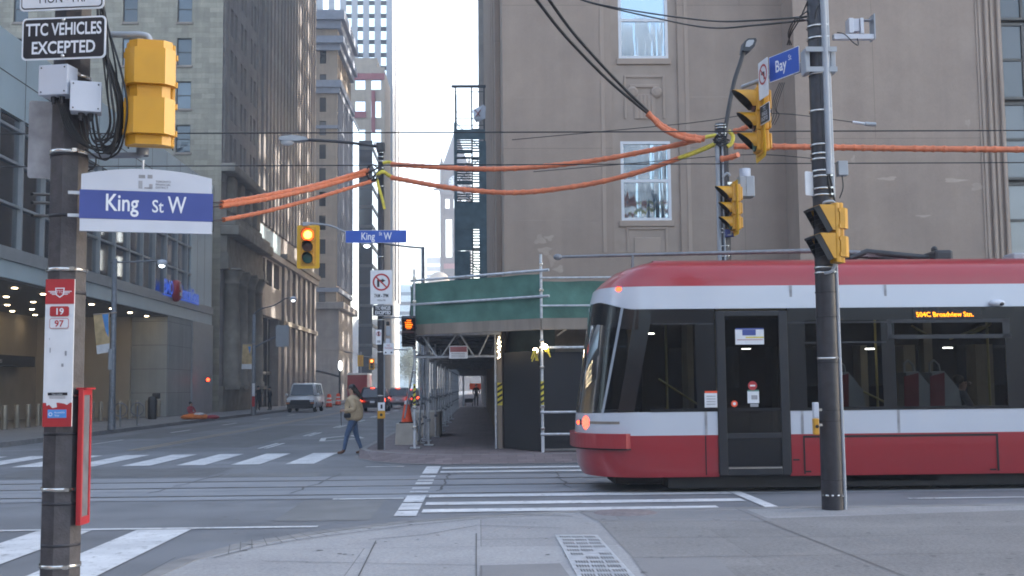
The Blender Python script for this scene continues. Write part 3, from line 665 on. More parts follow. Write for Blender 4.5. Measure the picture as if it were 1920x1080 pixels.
m.box((X, 78.7, .15), (X+.25, 91.4, 1.9)); m.box((X, 78.6, 9.9), (X+.55, 91.5, 11.0)); m.box((X, 78.6, 11.01), (X+.45, 91.5, 12.2)); m.box((X, 78.4, 12.21), (X+1.3, 91.6, 12.9), .08); m.box((X, 78.5, 12.91), (X+1.05, 91.5, 13.3), .05)
m.box((X, 78.6, 13.31), (X+.4, 91.5, 14.0)); m.box((X, 78.4, 16.6), (X+1.0, 91.6, 17.2), .1)
for y in (80.3, 83.0, 86.0, 89.0): m.box((X, y, 14.01), (X+.5, y+1.3, 16.59), .1)
islands(b, "cornice", m, True)
m = MB("stone_dark"); m.lathe([(.72, 0), (.72, .25), (.6, .4), (.58, 4), (.5, 7.0), (.55, 7.05), (.55, 7.2), (.5, 7.25), (.62, 7.6), (.78, 7.95), (.78, 8.0)], n=20); m.box((-.8, -.8, 8.0), (.8, .8, 8.15)); m.box((-.8, -.8, -.25), (.8, .8, 0))
pp = part(b, "column", m); pp.location = (.45, 1.6, 1.75)
for y in (4.5, 7.4, 10.3): pcopy(pp, b, (.45, y, 1.75))
m = MB("frame_dark"); 
for y in (80.9, 83.8, 86.7): m.box((X-.02, y+.2, 2.0), (X+.02, y+1.4, 9.0))
part(b, "base_opening", m, True)

# --- grey stone tower with close vertical piers and a tall dark doorway
b = thing("grey_pier_tower", "dark grey stone tower with close vertical piers and a tall black doorway", "building", (X0, 91.7, .15))
m = MB("stone_grey"); HG = 68
facade(m, (X0, 91.7, .15), (0, 1, 0), 31.3, HG, [(.6, 0, 9.9, 7.6), (.6, 10.2, 3.3, 12.3), (4.0, 10.2, 6.6, 12.3), (7.3, 10.2, 9.9, 12.3)]+[(13.5+3.1*k, 8.2, 14.6+3.1*k, 11.5) for k in range(5)], .8, (1, 0, 0))
m.quad((X0-20, 123, .15), (X0-20, 123, HG), (X0, 123, HG), (X0, 123, .15)); part(b, "wall", m, True)
m = MB("window_dark"); m.box((X0-.82, 92.3, .15), (X0-.78, 101.6, 7.75)); part(b, "doorway_glass", m, True)
m = MB("frame_bronze"); m.box((X0-.77, 92.3, 2.9), (X0-.6, 101.6, 3.15)); part(b, "doorway_transom", m, True)
pr = MB("steel_dark"); pr.box((-.75, -.08, 0), (-.55, .08, 7.6)); pp = part(b, "doorway_mullion", pr); pp.location = (0, 3.0, .01)
for y in (5.3, 7.6): pcopy(pp, b, (0, y, .01))
pr = MB("window_dark"); pr.box((-.82, 0, 0), (-.76, 2.7, 2.1)); pp = part(b, "dark_window", pr); pp.location = (0, .6, 10.2)
for y in (3.95, 7.25): pcopy(pp, b, (0, y, 10.2))
pr = MB("window_dark"); pr.box((-.82, 0, 0), (-.7, 1.1, 3.3)); pp = part(b, "slit_window", pr); pp.location = (0, 13.5, 8.2)
for k in range(1, 5): pcopy(pp, b, (0, 13.5+3.1*k, 8.2))
pr = MB("stone_grey"); pr.box((.002, 0, 0), (.24, .85, 52), .03); pp = part(b, "pier", pr); pp.location = (0, 1.0, 15)
for k in range(1, 18): pcopy(pp, b, (0, 1.0+1.68*k, 15))
pr = MB("stone_grey"); pr.box((.002, 0, 0), (.25, 1.2, 13), .03); pp = part(b, "base_pier", pr); pp.location = (0, 11.4, 0)
for k in range(1, 7): pcopy(pp, b, (0, 11.4+3.1*k, 0))
m = MB("stone_grey"); m.box((X0, 91.75, 12.6), (X0+.5, 123, 13.1)); m.m("podium_panel"); m.box((X0, 92, 13.2), (X0+.1, 101.7, 15.0)); m.m("stone_dark"); m.box((X0, 101.8, 13.12), (X0+.7, 123.0, 13.6)); m.box((X0, 101.8, 7.3), (X0+.45, 123, 7.7)); part(b, "string_course", m, True)

# --- cream building with blue cornices beyond the cross street
b = thing("cream_cornice_building", "cream brick building with two pale blue stepped cornices near the sky gap", "building", (X0, 142.5, .15))
m = MB("stone_cream"); HC = 48.5; zr = [45.6-1.5-3.0*k for k in range(1, 13)]
zr = [z-3.2 for z in (45.6, 42.4, 39.4, 36.4, 33.4, 30.4, 27.4, 24.4, 21.4, 18.4, 15.4)]
xw = [px2x(p, 142.5) for p in (599.5, 560)]
hs = [(x+50, z, x+50.82, z+1.85) for x in xw for z in zr]
facade(m, (-50, 142.5, .15), (1, 0, 0), 50+X0, HC, hs, .2, (0, -1, 0))
ew = [(1.1+1.85*k, z-.2, 2.2+1.85*k, z+1.9) for k in range(8) for z in zr]
facade(m, (X0, 142.5, .15), (0, 1, 0), 15.5, HC, ew, .5, (1, 0, 0)); m.quad((-50, 142.5, HC+.15), (X0, 142.5, HC+.15), (X0, 158, HC+.15), (-50, 158, HC+.15)); part(b, "wall", m, True)
o, g = window_proto(b, "window", .82, 1.85, "frame_dark", "window_dark", .06, (), (.5,)); first = True
for h in hs:
    l = (h[0]-50-X0, .16, h[1]); 
    if first: o.location = l; first = False
    else: wcopy(o, g, b, l)
o, g = window_proto(b, "side_window", 1.1, 2.1, "cornice_blue", "window_dark", .1, (), (.5,), 'x', 1, .05); first = True
for e in ew:
    l = (-.4, e[0], e[1])
    if first: o.location = l; first = False
    else: wcopy(o, g, b, l)
m = MB("cornice_blue"); Y = 142.5
for z0, z1, d in ((47.0, 48.0, .5), (48.01, 49.2, 1.0), (44.2, 45.0, .45), (45.01, 45.9, .9), (38.7, 39.4, .3), (39.41, 40.3, .55), (13.6, 14.1, .3), (34.2, 34.6, .2)):
    m.box((-50, Y-d, z0), (X0+d, 158, z1)) if z0 > 40 or z0 < 14 else (m.box((-50, Y-d, z0), (X0+d, Y, z1)), m.box((X0-.01, Y+.002, z0), (X0+d, 158, z1)))
islands(b, "cornice", m, True)
m = MB("stone_grey"); m.box((-50, Y-.25, .15), (X0+.3, 157.9, 11.4)); m.box((-50, Y-.8, 11.41), (X0+1.0, 158, 12.3), .1); m.box((-50, Y-.35, 6.4), (X0+.4, 157.9, 6.8)); part(b, "stone_base", m, True)
pr = MB("cornice_blue"); pr.box((.002, 0, 0), (.28, .32, 25)); pp = part(b, "pilaster", pr); pp.location = (0, .5, 14.2)
for k in range(1, 9): pcopy(pp, b, (0, .5+1.85*k, 14.2))

m = MB("glass_wall"); m.box((X0-18, 158.2, .15), (X0+.02, 168.2, 39.6)); bb = thing("mirror_glass_block", "narrow mirror glass block shining white between cream and brown buildings", "building", (X0, 158.2, .15))
part(bb, "glass_wall", m, True); m = MB("frame_white"); m.box((X0-18, 158.19, 39.61), (X0+.1, 168.25, 40.0)); part(bb, "parapet", m, True)
b = thing("brown_glass_tower", "dark brown glass tower directly behind the street pole with the wires", "building", (X0, 190, .15))
m = MB("brown_glass"); m.box((-20.0, 190, .15), (X0, 212, 43)); part(b, "glass_wall", m, True)
pr = MB("frame_bronze"); pr.box((-2.35, -.12, 0), (.12, 22.1, .5)); pp = part(b, "spandrel", pr); pp.location = (0, 0, 5)
for k in range(1, 12): pcopy(pp, b, (0, 0, 5+3.3*k))
b = thing("red_banded_tower", "pale stone tower with red bands and green spandrels half wrapped in works", "building", (X0, 215, .15))
m = MB("stone_cream"); hs = [(-23.3+24.4+3.0*c_, 20+5.45*k, -23.3+24.4+1.9+.0+3.0*c_, 23.2+5.45*k) for c_ in range(2) for k in range(8)]
facade(m, (-24.4, 215, .15), (1, 0, 0), 24.4+X0, 62.5, hs, .3, (0, -1, 0)); m.quad((X0, 215, .15), (X0, 229, .15), (X0, 229, 62), (X0, 215, 62)); m.box((-23.8, 215.5, 62), (-19.2, 226, 64.6)); part(b, "wall", m, True)
pr = MB("window_sky"); pr.box((0, .2, 0), (1.9, .25, 3.2)); pp = part(b, "window", pr); pp.location = (-5.6, 0, 20)
for h in hs[1:]: pcopy(pp, b, (h[0]-24.4-X0, 0, h[1]))
m = MB("red_panel"); m.box((-24.2, 214.8, 60.2), (X0, 214.99, 61.4)); m.box((-23.6, 214.7, 52.8), (-21.2, 214.98, 54)); m.box((-21.0, 214.6, 46), (-18.4, 214.98, 47.6)); m.box((-19.5, 214.6, 24.0), (-17.8, 214.98, 26)); m.box((-20.2, 214.7, 50), (-19.5, 214.98, 58)); islands(b, "red_band", m, True)
pr = MB("green_panel"); pr.box((0, -.05, 0), (1.9, .01, 1.5)); pp = part(b, "green_spandrel", pr); pp.location = (-5.6, 0, 45.1)
for x, z in ((-5.6, 39.6), (-2.6, 39.6), (-5.6, 34.2), (-2.6, 34.2)): pcopy(pp, b, (x, 0, z))
b = thing("striped_white_tower", "very tall white tower of square windows and dark spandrels left of the bright sky", "building", (X0, 231, .15))
m = MB("tower_white"); HW = 92; cx = [px2x(p, 231)-X0 for p in (649, 671, 693, 715.5)]+[px2x(p, 231)-X0 for p in (627, 605)]
hs = [(x+30, 40+2.74*k, x+31.15, 42.5+2.74*k-.01) for x in cx for k in range(18)]
facade(m, (X0-30, 231, .15), (1, 0, 0), 30, HW, [(x+30, 40, x+31.15, 89.4) for x in cx], .4, (0, -1, 0)); m.quad((X0, 231, .15), (X0, 254, .15), (X0, 254, HW), (X0, 231, HW)); m.box((X0, 231.05, 20), (X0+.25, 233, 91)); m.box((X0, 241, 20), (X0+.25, 243, 91)); m.box((X0, 250, 20), (X0+.25, 253.9, 91)); part(b, "wall", m, True)
pr = MB("window_sky"); pr.box((0, .3, 0), (1.15, .34, 1.78)); pp = part(b, "window", pr)
sp = MB("frame_dark"); sp.box((0, .28, 1.8), (1.15, .36, 2.74)); ss = part(b, "spandrel", sp); first = True
for x in cx[:4]:
    for k in range(18):
        l = (x, 0, 40+2.74*k)
        if first: pp.location = l; ss.location = l; first = False
        else: pcopy(pp, b, l); pcopy(ss, b, l)

# --- far end of the street
b = thing("clock_tower", "slender pinkish stone clock tower with steep roof half behind the green scaffold tower", "clock tower", (at(855, 500, 445).x, 450, .15))
m = MB("pinkish_stone"); hw = 5.5
holes = [(hw-1.3+s*2.6-.0, 62.5, hw-1.3+s*2.6+2.3, 72.5) for s in (-1.15, 1.0)]
holes = [(1.6, 52, 4.0, 67), (6.9, 52, 9.3, 67), (1.5, 71.2, 3.1, 75), (4.7, 71.2, 6.3, 75), (7.9, 71.2, 9.5, 75)]
facade(m, (b.location.x-hw, 450-hw, .15), (1, 0, 0), 2*hw, 86, holes, 1.2, (0, -1, 0))
xx, yy = b.location.x, 450
m.quad((xx-hw, yy-hw, .15), (xx-hw, yy-hw, 86), (xx-hw, yy+hw, 86), (xx-hw, yy+hw, .15)); m.quad((xx+hw, yy-hw, .15), (xx+hw, yy+hw, .15), (xx+hw, yy+hw, 86), (xx+hw, yy-hw, 86)); part(b, "shaft", m, True)
m = MB("pinkish_stone"); m.box((-5.9, -5.9, 68.2), (5.9, -5.45, 69.2)); m.box((-6.2, -6.2, 76.5), (6.2, -5.4, 77.6)); m.m("red_panel"); m.box((-5.7, -5.7, 47.5), (5.7, -5.49, 49.5)); m.m("roof_slate"); m.box((-6.4, -6.3, 77.61), (6.4, -5.4, 78.2)); m.box((-8.6, -6.0, 78.3), (-5.5, -5.5, 79.0)); part(b, "string_course", m)
for s in (-1, 1):
    m = MB("pinkish_stone"); m.lathe([(.7, 45), (.7, 88), (.9, 88.3), (0, 92)], (s*5.4, -5.4, 0), 10); part(b, "corner_turret", m)
m = MB("sign_white"); m.lathe([(0, -5.62), (2.75, -5.62), (2.75, -5.5)], (0, 0, 81.5), 32, 'y'); m.m("roof_slate"); m.disc((0, 81.5), 2.75, 3.25, -5.66, 32)
for k in range(12):
    q = k*math.pi/6; m.quad(*[(math.sin(q)*r-math.cos(q)*t, -5.65, 81.5+math.cos(q)*r+math.sin(q)*t) for r, t in ((1.9, -.13), (1.9, .13), (2.6, .13), (2.6, -.13))])
for q, l in ((R(125), 2.0), (R(-30), 1.4)): m.quad(*[(math.sin(q)*r-math.cos(q)*t, -5.67, 81.5+math.cos(q)*r+math.sin(q)*t) for r, t in ((0, -.14), (0, .14), (l, .08), (l, -.08))])
part(b, "clock_face", m)
m = MB("roof_slate"); m.add([(-5.8, -5.8, 86), (5.8, -5.8, 86), (5.8, 5.8, 86), (-5.8, 5.8, 86), (0, 0, 104.5)], [(0, 1, 4), (1, 2, 4), (2, 3, 4), (3, 0, 4)]); part(b, "roof", m)
b = thing("stone_city_hall", "low brown stone public building closing the far end of the street", "building", (-14, 460, .15))
m = MB("pinkish_stone"); hs = [(2+5*k, 2+6.5*j, 4.4+5*k, 6.6+6.5*j) for k in range(11) for j in range(3)]; facade(m, (-42, 460, .15), (1, 0, 0), 60, 22, hs, .6, (0, -1, 0)); part(b, "wall", m, True)
pr = MB("window_dark"); pr.box((0, .5, 0), (2.4, .55, 4.6)); pp = part(b, "window", pr); pp.location = (-26, 0, 2)
for h in hs[1:]: pcopy(pp, b, (h[0]-28, 0, h[1]))
m = MB("roof_slate"); m.prism([(-42.5, 22.15), (18.5, 22.15), (14, 29), (-38, 29)], 459.5, 480, 'y'); part(b, "roof", m, True)
b = thing("blue_slab_block", "flat blue grey office slab low in the sky gap behind the scaffold rail", "building", (-25.6, 400, .15))
m = MB("podium_panel"); m.box((-28.2, 400, .15), (-22.6, 418, 37.5)); part(b, "wall", m, True)
pr = MB("window_blue"); pr.box((-2.5, -.08, 0), (2.9, -.001, 1.2)); pp = part(b, "window_band", pr); pp.location = (0, 0, 20)
for k in range(1, 5): pcopy(pp, b, (0, 0, 20+3.4*k))
b = thing("pale_far_block", "very pale distant office block beside the clock tower", "building", (-20, 620, .15))
m = MB("tower_white"); m.box((-28.5, 620, .15), (-20.2, 640, 72)); part(b, "wall", m, True)
pr = MB("window_sky"); pr.box((-8, -.1, 0), (-.6, -.001, 1.6)); pp = part(b, "window_band", pr); pp.location = (0, 0, 50)
for k in range(1, 5): pcopy(pp, b, (0, 0, 50+4.2*k))
m = MB("stone_cream"); m.lathe([(4.3, 0), (4.2, 1.5), (3.4, 3.6), (1.8, 4.9), (0, 5.3)], (at(823, 520, 440).x, 440, 40.8), 18); m.box((at(823, 520, 440).x-4.4, 436, .15), (at(823, 520, 440).x+4.4, 444, 40.79)); solo("domed_pavilion", m, "small pale dome at the foot of the distant clock tower", "building")
b = thing("unseen_black_hall", "unseen low black steel and glass banking hall behind the viewer, added for dark reflections", "building", (0, -32, .15))  # never in view; added so the tram windows reflect something dark
m = MB("brown_glass"); m.box((-40, -60, .15), (60, -32, 9.5)); part(b, "wall", m, True); pr = MB("steel_dark"); pr.box((-.1, .0, 0), (.1, .25, 9.3)); pp = part(b, "mullion", pr); pp.location = (-38, .01, 0)
for k in range(1, 32): pcopy(pp, b, (-38+3.1*k, .01, 0))
b = thing("unseen_black_tower", "unseen black office tower across the avenue behind the viewer, added for dark reflections", "building", (-24, -20, .15))  # out of view, added to darken the reflection in the tram's rear glass
m = MB("brown_glass"); m.box((-80, -60, .15), (-24, 4, 34)); part(b, "wall", m, True); pr = MB("steel_dark"); pr.box((0, -.1, 0), (.25, .1, 33)); pp = part(b, "mullion", pr); pp.location = (.01, -30, 0)
for k in range(1, 16): pcopy(pp, b, (.01, -30+3.4*k, 0))
for nm, lab, x0, x1, y0, y1, hh in (("unseen_grey_block", "unseen grey office block on the south side of the cross street, added for reflections", -230, -84, -60, 6, 42), ("unseen_grey_block", "unseen grey office block on the north side of the cross street, added for reflections", -230, -52, 29, 60, 42)):  # added out of view so the tram nose mirrors less sky
    b = thing(nm, lab, "building", (x1, y1, .15)); m = MB("stone_grey"); m.box((x0, y0, .15), (x1, y1, hh)); part(b, "wall", m, True); yy = y1+.01 if y1 < 10 else y0-.01
    pr = MB("window_dark"); pr.box((x0+2, yy, 4), (x1-1.5, yy+.03 if y1 < 10 else yy-.03, 6)); pp = part(b, "window_band", pr, True)
    for k in range(1, 9): pcopy(pp, b, (0, 0, 4.1*k))
# the tower across the plaza behind the viewer, met in the window reflections
b = thing("plaza_tower", "tall gridded office tower across the plaza, mirrored in the sash windows", "building", (6, -70, .15))
m = MB("tower_white"); m.box((-10, -100, .15), (24, -70, 44)); part(b, "wall", m, True)
pr = MB("window_blue"); pr.box((-15.5, .002, 0), (17.5, .1, 1.7)); pp = part(b, "window_band", pr); pp.location = (0, 0, 6)
for k in range(1, 9): pcopy(pp, b, (0, 0, 6+4*k))
pr = MB("tower_white"); pr.box((-.3, .1, 3), (.3, .5, 43)); pp = part(b, "mullion", pr); pp.location = (-15, 0, 0)
for k in range(1, 12): pcopy(pp, b, (-15+2.9*k, 0, 0))

# ------------------------------------------------------------------ street furniture helpers
def rrect(w, h, r, n=5):
    p = []
    for cx, cy, a in ((w/2-r, h/2-r, 0), (-w/2+r, h/2-r, 90), (-w/2+r, -h/2+r, 180), (w/2-r, -h/2+r, 270)):
        for i in range(n+1): q = R(a+90*i/n); p.append((cx+r*math.cos(q), cy+r*math.sin(q)))
    return p
def plate(mb, w, h, r, y0, y1, x=0, z=0): mb.prism([(a+x, b+z) for a, b in rrect(w, h, r)], y0, y1, 'y')
def slash_sign(mb, x, z, r, y):          # red prohibition ring with its bar
    mb.m("sign_red"); mb.disc((x, z), r*.80, r, y); d = r*.82
    q = R(-45); t = (math.cos(q), math.sin(q)); n_ = (-t[1]*r*.085, t[0]*r*.085)
    mb.quad(*[(x+s*t[0]*d+k*n_[0], y-.001, z+s*t[1]*d+k*n_[1]) for s, k in ((-1, 1), (-1, -1), (1, -1), (1, 1))])
def turn_arrow(mb, x, z, r, y, s=1):
    mb.m("sign_black"); a = r*.14
    mb.quad((x-s*.28*r-a, y, z-.55*r), (x-s*.28*r+a, y, z-.55*r), (x-s*.28*r+a, y, z+.32*r), (x-s*.28*r-a, y, z+.32*r))
    mb.quad((x-s*.28*r-a*s, y, z+.12*r), (x+s*.22*r, y, z+.12*r), (x+s*.22*r, y, z+.36*r), (x-s*.28*r-a*s, y, z+.36*r))
    mb.add([(x+s*.18*r, y, z-.02*r), (x+s*.62*r, y, z+.24*r), (x+s*.18*r, y, z+.5*r)], [(0, 1, 2)])
def visor(mb, x, z, r, L, y=0.0, n=14, colour="signal_yellow"):
    """cut-away tubular hood over a lens, facing -y"""
    for rr, mt in ((r, colour), (r-.006, "black_matt")):
        mb.m(mt); vs = []
        for i in range(n+1):
            a = R(-35+250*i/n); l = L*(.16+.84*max(0, (math.sin(a)+.57)/1.57)**1.2)
            vs += [(x+rr*math.cos(a), y, z+rr*math.sin(a)), (x+rr*math.cos(a), y-l, z+rr*math.sin(a))]
        mb.add(vs, [(2*i, 2*i+1, 2*i+3, 2*i+2) for i in range(n)], True)
def traffic_signal(label, loc, rz, lit=None, board=True, group="vehicle signals at the crossing", name="traffic_signal"):
    t = thing(name, label, "traffic light", loc, rz, group)
    secs = [(.68, .36), (.39, .29), (.10, .29)]      # centre height, size
    m = MB("signal_yellow")
    for z, s in secs: m.box((-s/2, 0, z-s/2+.003), (s/2, .17, z+s/2-.003), .02); m.box((-s*.36, .171, z-s*.38), (s*.36, .22, z+s*.38), .02)
    m.cyl((0, .08, .86), (0, .08, .93), .035); part(t, "housing", m)
    if board:
        m = MB("signal_yellow_bright"); o = rrect(.56, 1.08, .05); i_ = [(x*.66, z*.82) for x, z in rrect(.56, 1.08, .05)]
        m.prism([(x, z+.39) for x, z in o], .075, .083, 'y'); m.m("signal_yellow"); m.prism([(x*.68, z*.9+.40) for x, z in o], .06, .0745, 'y'); part(t, "backboard", m)
    for k, ((z, s), mt) in enumerate(zip(secs, ("lens_red", "lens_amber", "lens_green"))):
        r = s*.42; m = MB("black_matt"); m.lathe([(r+.012, 0), (r+.012, -.012), (r, -.012)], (0, 0, z), 20, 'y')
        on = lit == k and k == 0
        m.m("signal_core" if on else mt); m.lathe([(0, -.034), (r*.66, -.027)], (0, 0, z), 20, 'y'); m.m("signal_red" if on else mt); m.lathe([(r*.66, -.027), (r, -.012)], (0, 0, z), 20, 'y'); part(t, "lens", m)
        m = MB(); visor(m, 0, z, r+.014, s*.85); part(t, "visor", m)
    return t
def ped_signal(label, loc, rz, hand=False, colour="signal_yellow", group="pedestrian signals on the poles"):
    t = thing("pedestrian_signal", label, "traffic light", loc, rz, group)
    m = MB(colour); yb = .2
    for z0, z1, w_, d in ((0, .76, .34, .10), ): m.box((-.17, 0, 0), (.17, .06, .76), .015)
    def shell(z0, z1, w_, d0, d1): m.prism([(-w_/2, .061), (w_/2, .061), (w_/2, d0), (w_*.30, d1), (-w_*.30, d1), (-w_/2, d0)], z0, z1, 'z')
    shell(.0, .07, .30, .10, .15); shell(.071, .33, .35, .13, .20); shell(.331, .43, .28, .11, .155); shell(.431, .69, .35, .13, .20); shell(.691, .76, .30, .10, .15)
    for z in (.1, .3, .46, .66):
        for s in (-1, 1): m.cyl((s*.178, .05, z-.02), (s*.178, .05, z+.02), .012, n=6)
    part(t, "housing", m)
    for z in (.05, .41):
        v = MB(colour); h = .31
        for s in (-1, 1): v.prism([(-.001, z+h), (-.20, z+h), (-.03, z+.0), (-.001, z)], s*.155, s*.165, 'x')
        v.box((-.165, -.20, z+h), (.165, -.001, z+h+.01))
        v.m("black_matt")
        for s in (-1, 1): v.prism([(-.202, z+h), (-.275, z+h-.03), (-.10, z-.04), (-.031, z)], s*.150, s*.16, 'x')
        v.prism([(-.205, z+h+.004), (-.28, z+h-.03), (-.27, z+h-.06), (-.205, z+h-.03)], -.16, .16, 'x')
        for k in range(5): v.prism([(-.05-.034*k, z+.06+.05*k), (-.13-.034*k, z+.03+.05*k), (-.13-.034*k, z+.035+.05*k), (-.05-.034*k, z+.065+.05*k)], -.149, .149, 'x')
        part(t, "visor", v)
        l = MB("black_gloss"); l.box((-.15, -.004, z), (.15, -.0005, z+h)); part(t, "lens", l)
    if hand:
        m = MB("hand_orange"); z = .41
        m.prism([(-.075, z+.05), (-.05, z+.03), (.05, z+.03), (.085, z+.10), (.10, z+.17), (.075, z+.175), (.055, z+.13), (.055, z+.25), (.035, z+.26), (.03, z+.17), (.02, z+.17), (.018, z+.29), (-.008, z+.29), (-.01, z+.17), (-.02, z+.17), (-.028, z+.27), (-.05, z+.265), (-.05, z+.15), (-.06, z+.15), (-.075, z+.22), (-.095, z+.21)], -.012, -.006, 'y'); part(t, "hand_symbol", m)
    return t
def bands(root, c, zs, r, name="steel_band"):
    m = MB("band_steel"); m.lathe([(r, -.011), (r+.004, -.011), (r+.004, .011), (r, .011)], (0, 0, 0), 20); m.box((r*.5, -r-.012, -.012), (r*.5+.03, -r*.6, .012))
    o = part(root, name, m); o.location = (c(zs[0])[0], c(zs[0])[1], zs[0])
    for z in zs[1:]: pcopy(o, root, (c(z)[0], c(z)[1], z))
def cable(mb, pts, r, sub=6, n=6):
    """smooth curve through pts"""
    P = [Vector(p) for p in pts]; o = []
    for i in range(len(P)-1):
        a, b, c, d = P[max(i-1, 0)], P[i], P[i+1], P[min(i+2, len(P)-1)]
        for k in range(sub):
            t = k/sub; o.append(.5*((2*b)+(c-a)*t+(2*a-5*b+4*c-d)*t*t+(3*b-a-3*c+d)*t**3))
    o.append(P[-1]); mb.tube(o, r, n); return o

# ------------------------------------------------------------------ the near left pole and what it carries
YL = 7.5
PL = Vector((at(114, 1000, YL).x, YL, .15))
pole = thing("concrete_pole", "thick speckled brown concrete pole carrying the transit stop sign", "pole", PL)
m = MB("pole_concrete"); m.lathe([(.128, 0), (.122, 3.2), (.112, 7.0), (0, 7.0)], n=8, smooth=False); part(pole, "shaft", m)
m = MB("pole_dark")
for z in (.52, .78, 1.22, 2.12, 2.62, 3.02): m.lathe([(.124, z), (.1275, z), (.1275, z+.02), (.124, z+.02)], n=8)
islands(pole, "ring_joint", m)
bands(pole, lambda z: (0, 0), [1.47, .88, .40, 3.05, 3.55, 3.9, 2.28], .124)
def wl(px, py, dy=0.0): return at(px, py, YL+dy)
def sign_at(name, label, cat, px, py, dy, rz=0.0, Y=YL, group=None): return thing(name, label, cat, at(px, py, Y+dy), rz, group)
# transit stop flag
s = sign_at("transit_stop_sign", "tall narrow red and white transit stop panel with route numbers on the near pole", "sign", 110, 661, -.16)
m = MB("sign_white"); k = (YL-.16)/FPX; W, H = 53*k, 273*k
m.box((-W/2, 0, -H/2), (W/2, .012, H/2)); part(s, "panel", m)
m = MB("sign_red"); m.box((-W/2, -.003, H/2-.158), (W/2, -.0005, H/2)); m.box((-W/2, -.003, -H/2), (W/2, -.0005, -H/2+.15)); islands(s, "red_field", m)
m = MB("letter_white"); y = -.005; zc = H/2-.085
m.prism([(-.03, zc+.030), (.03, zc+.030), (.024, zc-.016), (0, zc-.034), (-.024, zc-.016)], y, y+.001, 'y')
for sx in (-1, 1):
    for j in range(3): m.box((sx*.026, y, zc+.004-j*.009), (sx*(.074-.012*j), y+.001, zc+.009-j*.009))
m.m("sign_red"); m.prism([(-.023, zc+.024), (.023, zc+.024), (.018, zc-.013), (0, zc-.026), (-.018, zc-.013)], y-.0008, y-.0004, 'y'); m.m("letter_white"); m.text("TTC", .018, 0, zc-.004, y=y-.0015, sx=.8); part(s, "emblem", m)
m = MB("sign_red"); plate(m, .120, .064, .012, y, y+.002, .0, H/2-.205); m.m("letter_white"); m.text("19", .040, 0, H/2-.225, y=y-.001, bold=.03); part(s, "route_badge", m)
m = MB("sign_red"); plate(m, .120, .064, .012, y, y+.002, .0, H/2-.282); m.m("sign_white"); plate(m, .114, .058, .010, y-.001, y-.0004, .0, H/2-.282); m.m("sign_red"); m.text("97", .040, 0, H/2-.302, y=y-.002, bold=.03); part(s, "route_badge", m)
m = MB("sign_black"); m.box((-.06, y, -H/2+.196), (.062, y+.002, -H/2+.214)); m.m("letter_white"); m.text("Stop number", .009, 0, -H/2+.2, y=y-.001); m.m("sign_grey")
for j in range(2): m.box((-.05, y, -H/2+.186-.008*j), (.05, y+.001, -H/2+.189-.008*j))
for (x, z, a, c_) in ((-.06, .08, .004, .012), (-.055, .0, .006, .03), (.04, -.02, .012, .03), (.02, -.09, .014, .02)): m.box((x, y, z), (x+a, y+.001, z+c_))
part(s, "small_notice", m)
m = MB("sticker_blue"); m.box((-.058, y, -H/2+.055), (.058, y+.002, -H/2+.107)); m.m("letter_white"); m.disc((-.04, -H/2+.078), .008, .012, y-.001, 14); m.text("Accessible", .011, .016, -H/2+.084, y=y-.001); m.text("Stop", .011, .0, -H/2+.066, y=y-.001); part(s, "access_sticker", m)
m = MB("sign_white"); rn = random.Random(5); zt = -H/2+.15
m.add([(-W/2+.02, y, zt+.002), (-.005, y, zt+.002), (.0, y, zt-.028), (-.03, y, zt-.034), (-.05, y, zt-.012), (-W/2+.025, y, zt-.02)], [(5, 4, 3, 2, 1, 0)[::-1]]); m.add([(.01, y, zt), (W/2-.01, y, zt), (W/2-.03, y, zt-.014), (.045, y, zt-.006)], [(0, 3, 2, 1)]); part(s, "torn_edge", m)
# red framed timetable case on the pole side
s = sign_at("timetable_case", "narrow red framed timetable case fixed edge-on to the near pole", "sign case", 152, 857, -.08)
m = MB("sign_red"); H = 245*mpp(YL); 
m.box((-.02, -.02, -H/2), (.012, .006, H/2), .004); m.box((-.02, .13, -H/2), (.012, .155, H/2), .004); m.box((-.02, .0055, H/2-.035), (.012, .1305, H/2)); m.box((-.02, .0065, -H/2), (.012, .1295, -H/2+.05)); m.box((-.035, -.01, H/2), (.03, .16, H/2+.012)); part(s, "frame", m)
m = MB("steel_dull"); m.box((-.015, .0065, -H/2+.05), (.004, .1295, H/2-.035)); part(s, "panel", m)
m = MB("pole_dark"); m.box((-.06, .03, -.2), (-.021, .1, -.14)); m.box((-.06, .03, .2), (-.021, .1, .26)); part(s, "bracket", m)
# lettered plates at the top
s = sign_at("black_plate_sign", "black plate reading TTC VEHICLES EXCEPTED at the top of the near pole", "sign", 119.5, 71.5, -.22, R(-7))
k = (YL-.22)/FPX; W, H = 166*k, 82*k
m = MB("letter_white"); plate(m, W, H, .03, 0, .006); m.m("sign_black"); plate(m, W-.022, H-.022, .024, -.002, -.0003); part(s, "panel", m)
m = MB("letter_white"); m.text("TTC VEHICLES", .079, 0, .022, y=-.004, sx=.70, bold=.03); m.text("EXCEPTED", .079, 0, -.098, y=-.004, sx=.80, bold=.03); part(s, "lettering", m)
m = MB("band_steel"); m.ball((0, -.006, H/2-.02), .014); m.ball((0, -.006, -H/2+.02), .014); part(s, "bolt", m)
s = sign_at("white_plate_sign", "white plate with black border cut off above the TTC plate", "sign", 117, -38, -.22, R(-7))
m = MB("sign_white"); plate(m, W+.005, .40, .03, 0, .006, 0, 0.0); m.m("sign_black"); plate(m, W-.018, .377, .024, -.0020, -.0003); m.m("sign_white"); plate(m, W-.032, .363, .020, -.0040, -.0023); part(s, "panel", m)
m = MB("sign_black"); m.text("MON - FRI", .06, .005, -.152, y=-.006, sx=.8); part(s, "lettering", m)
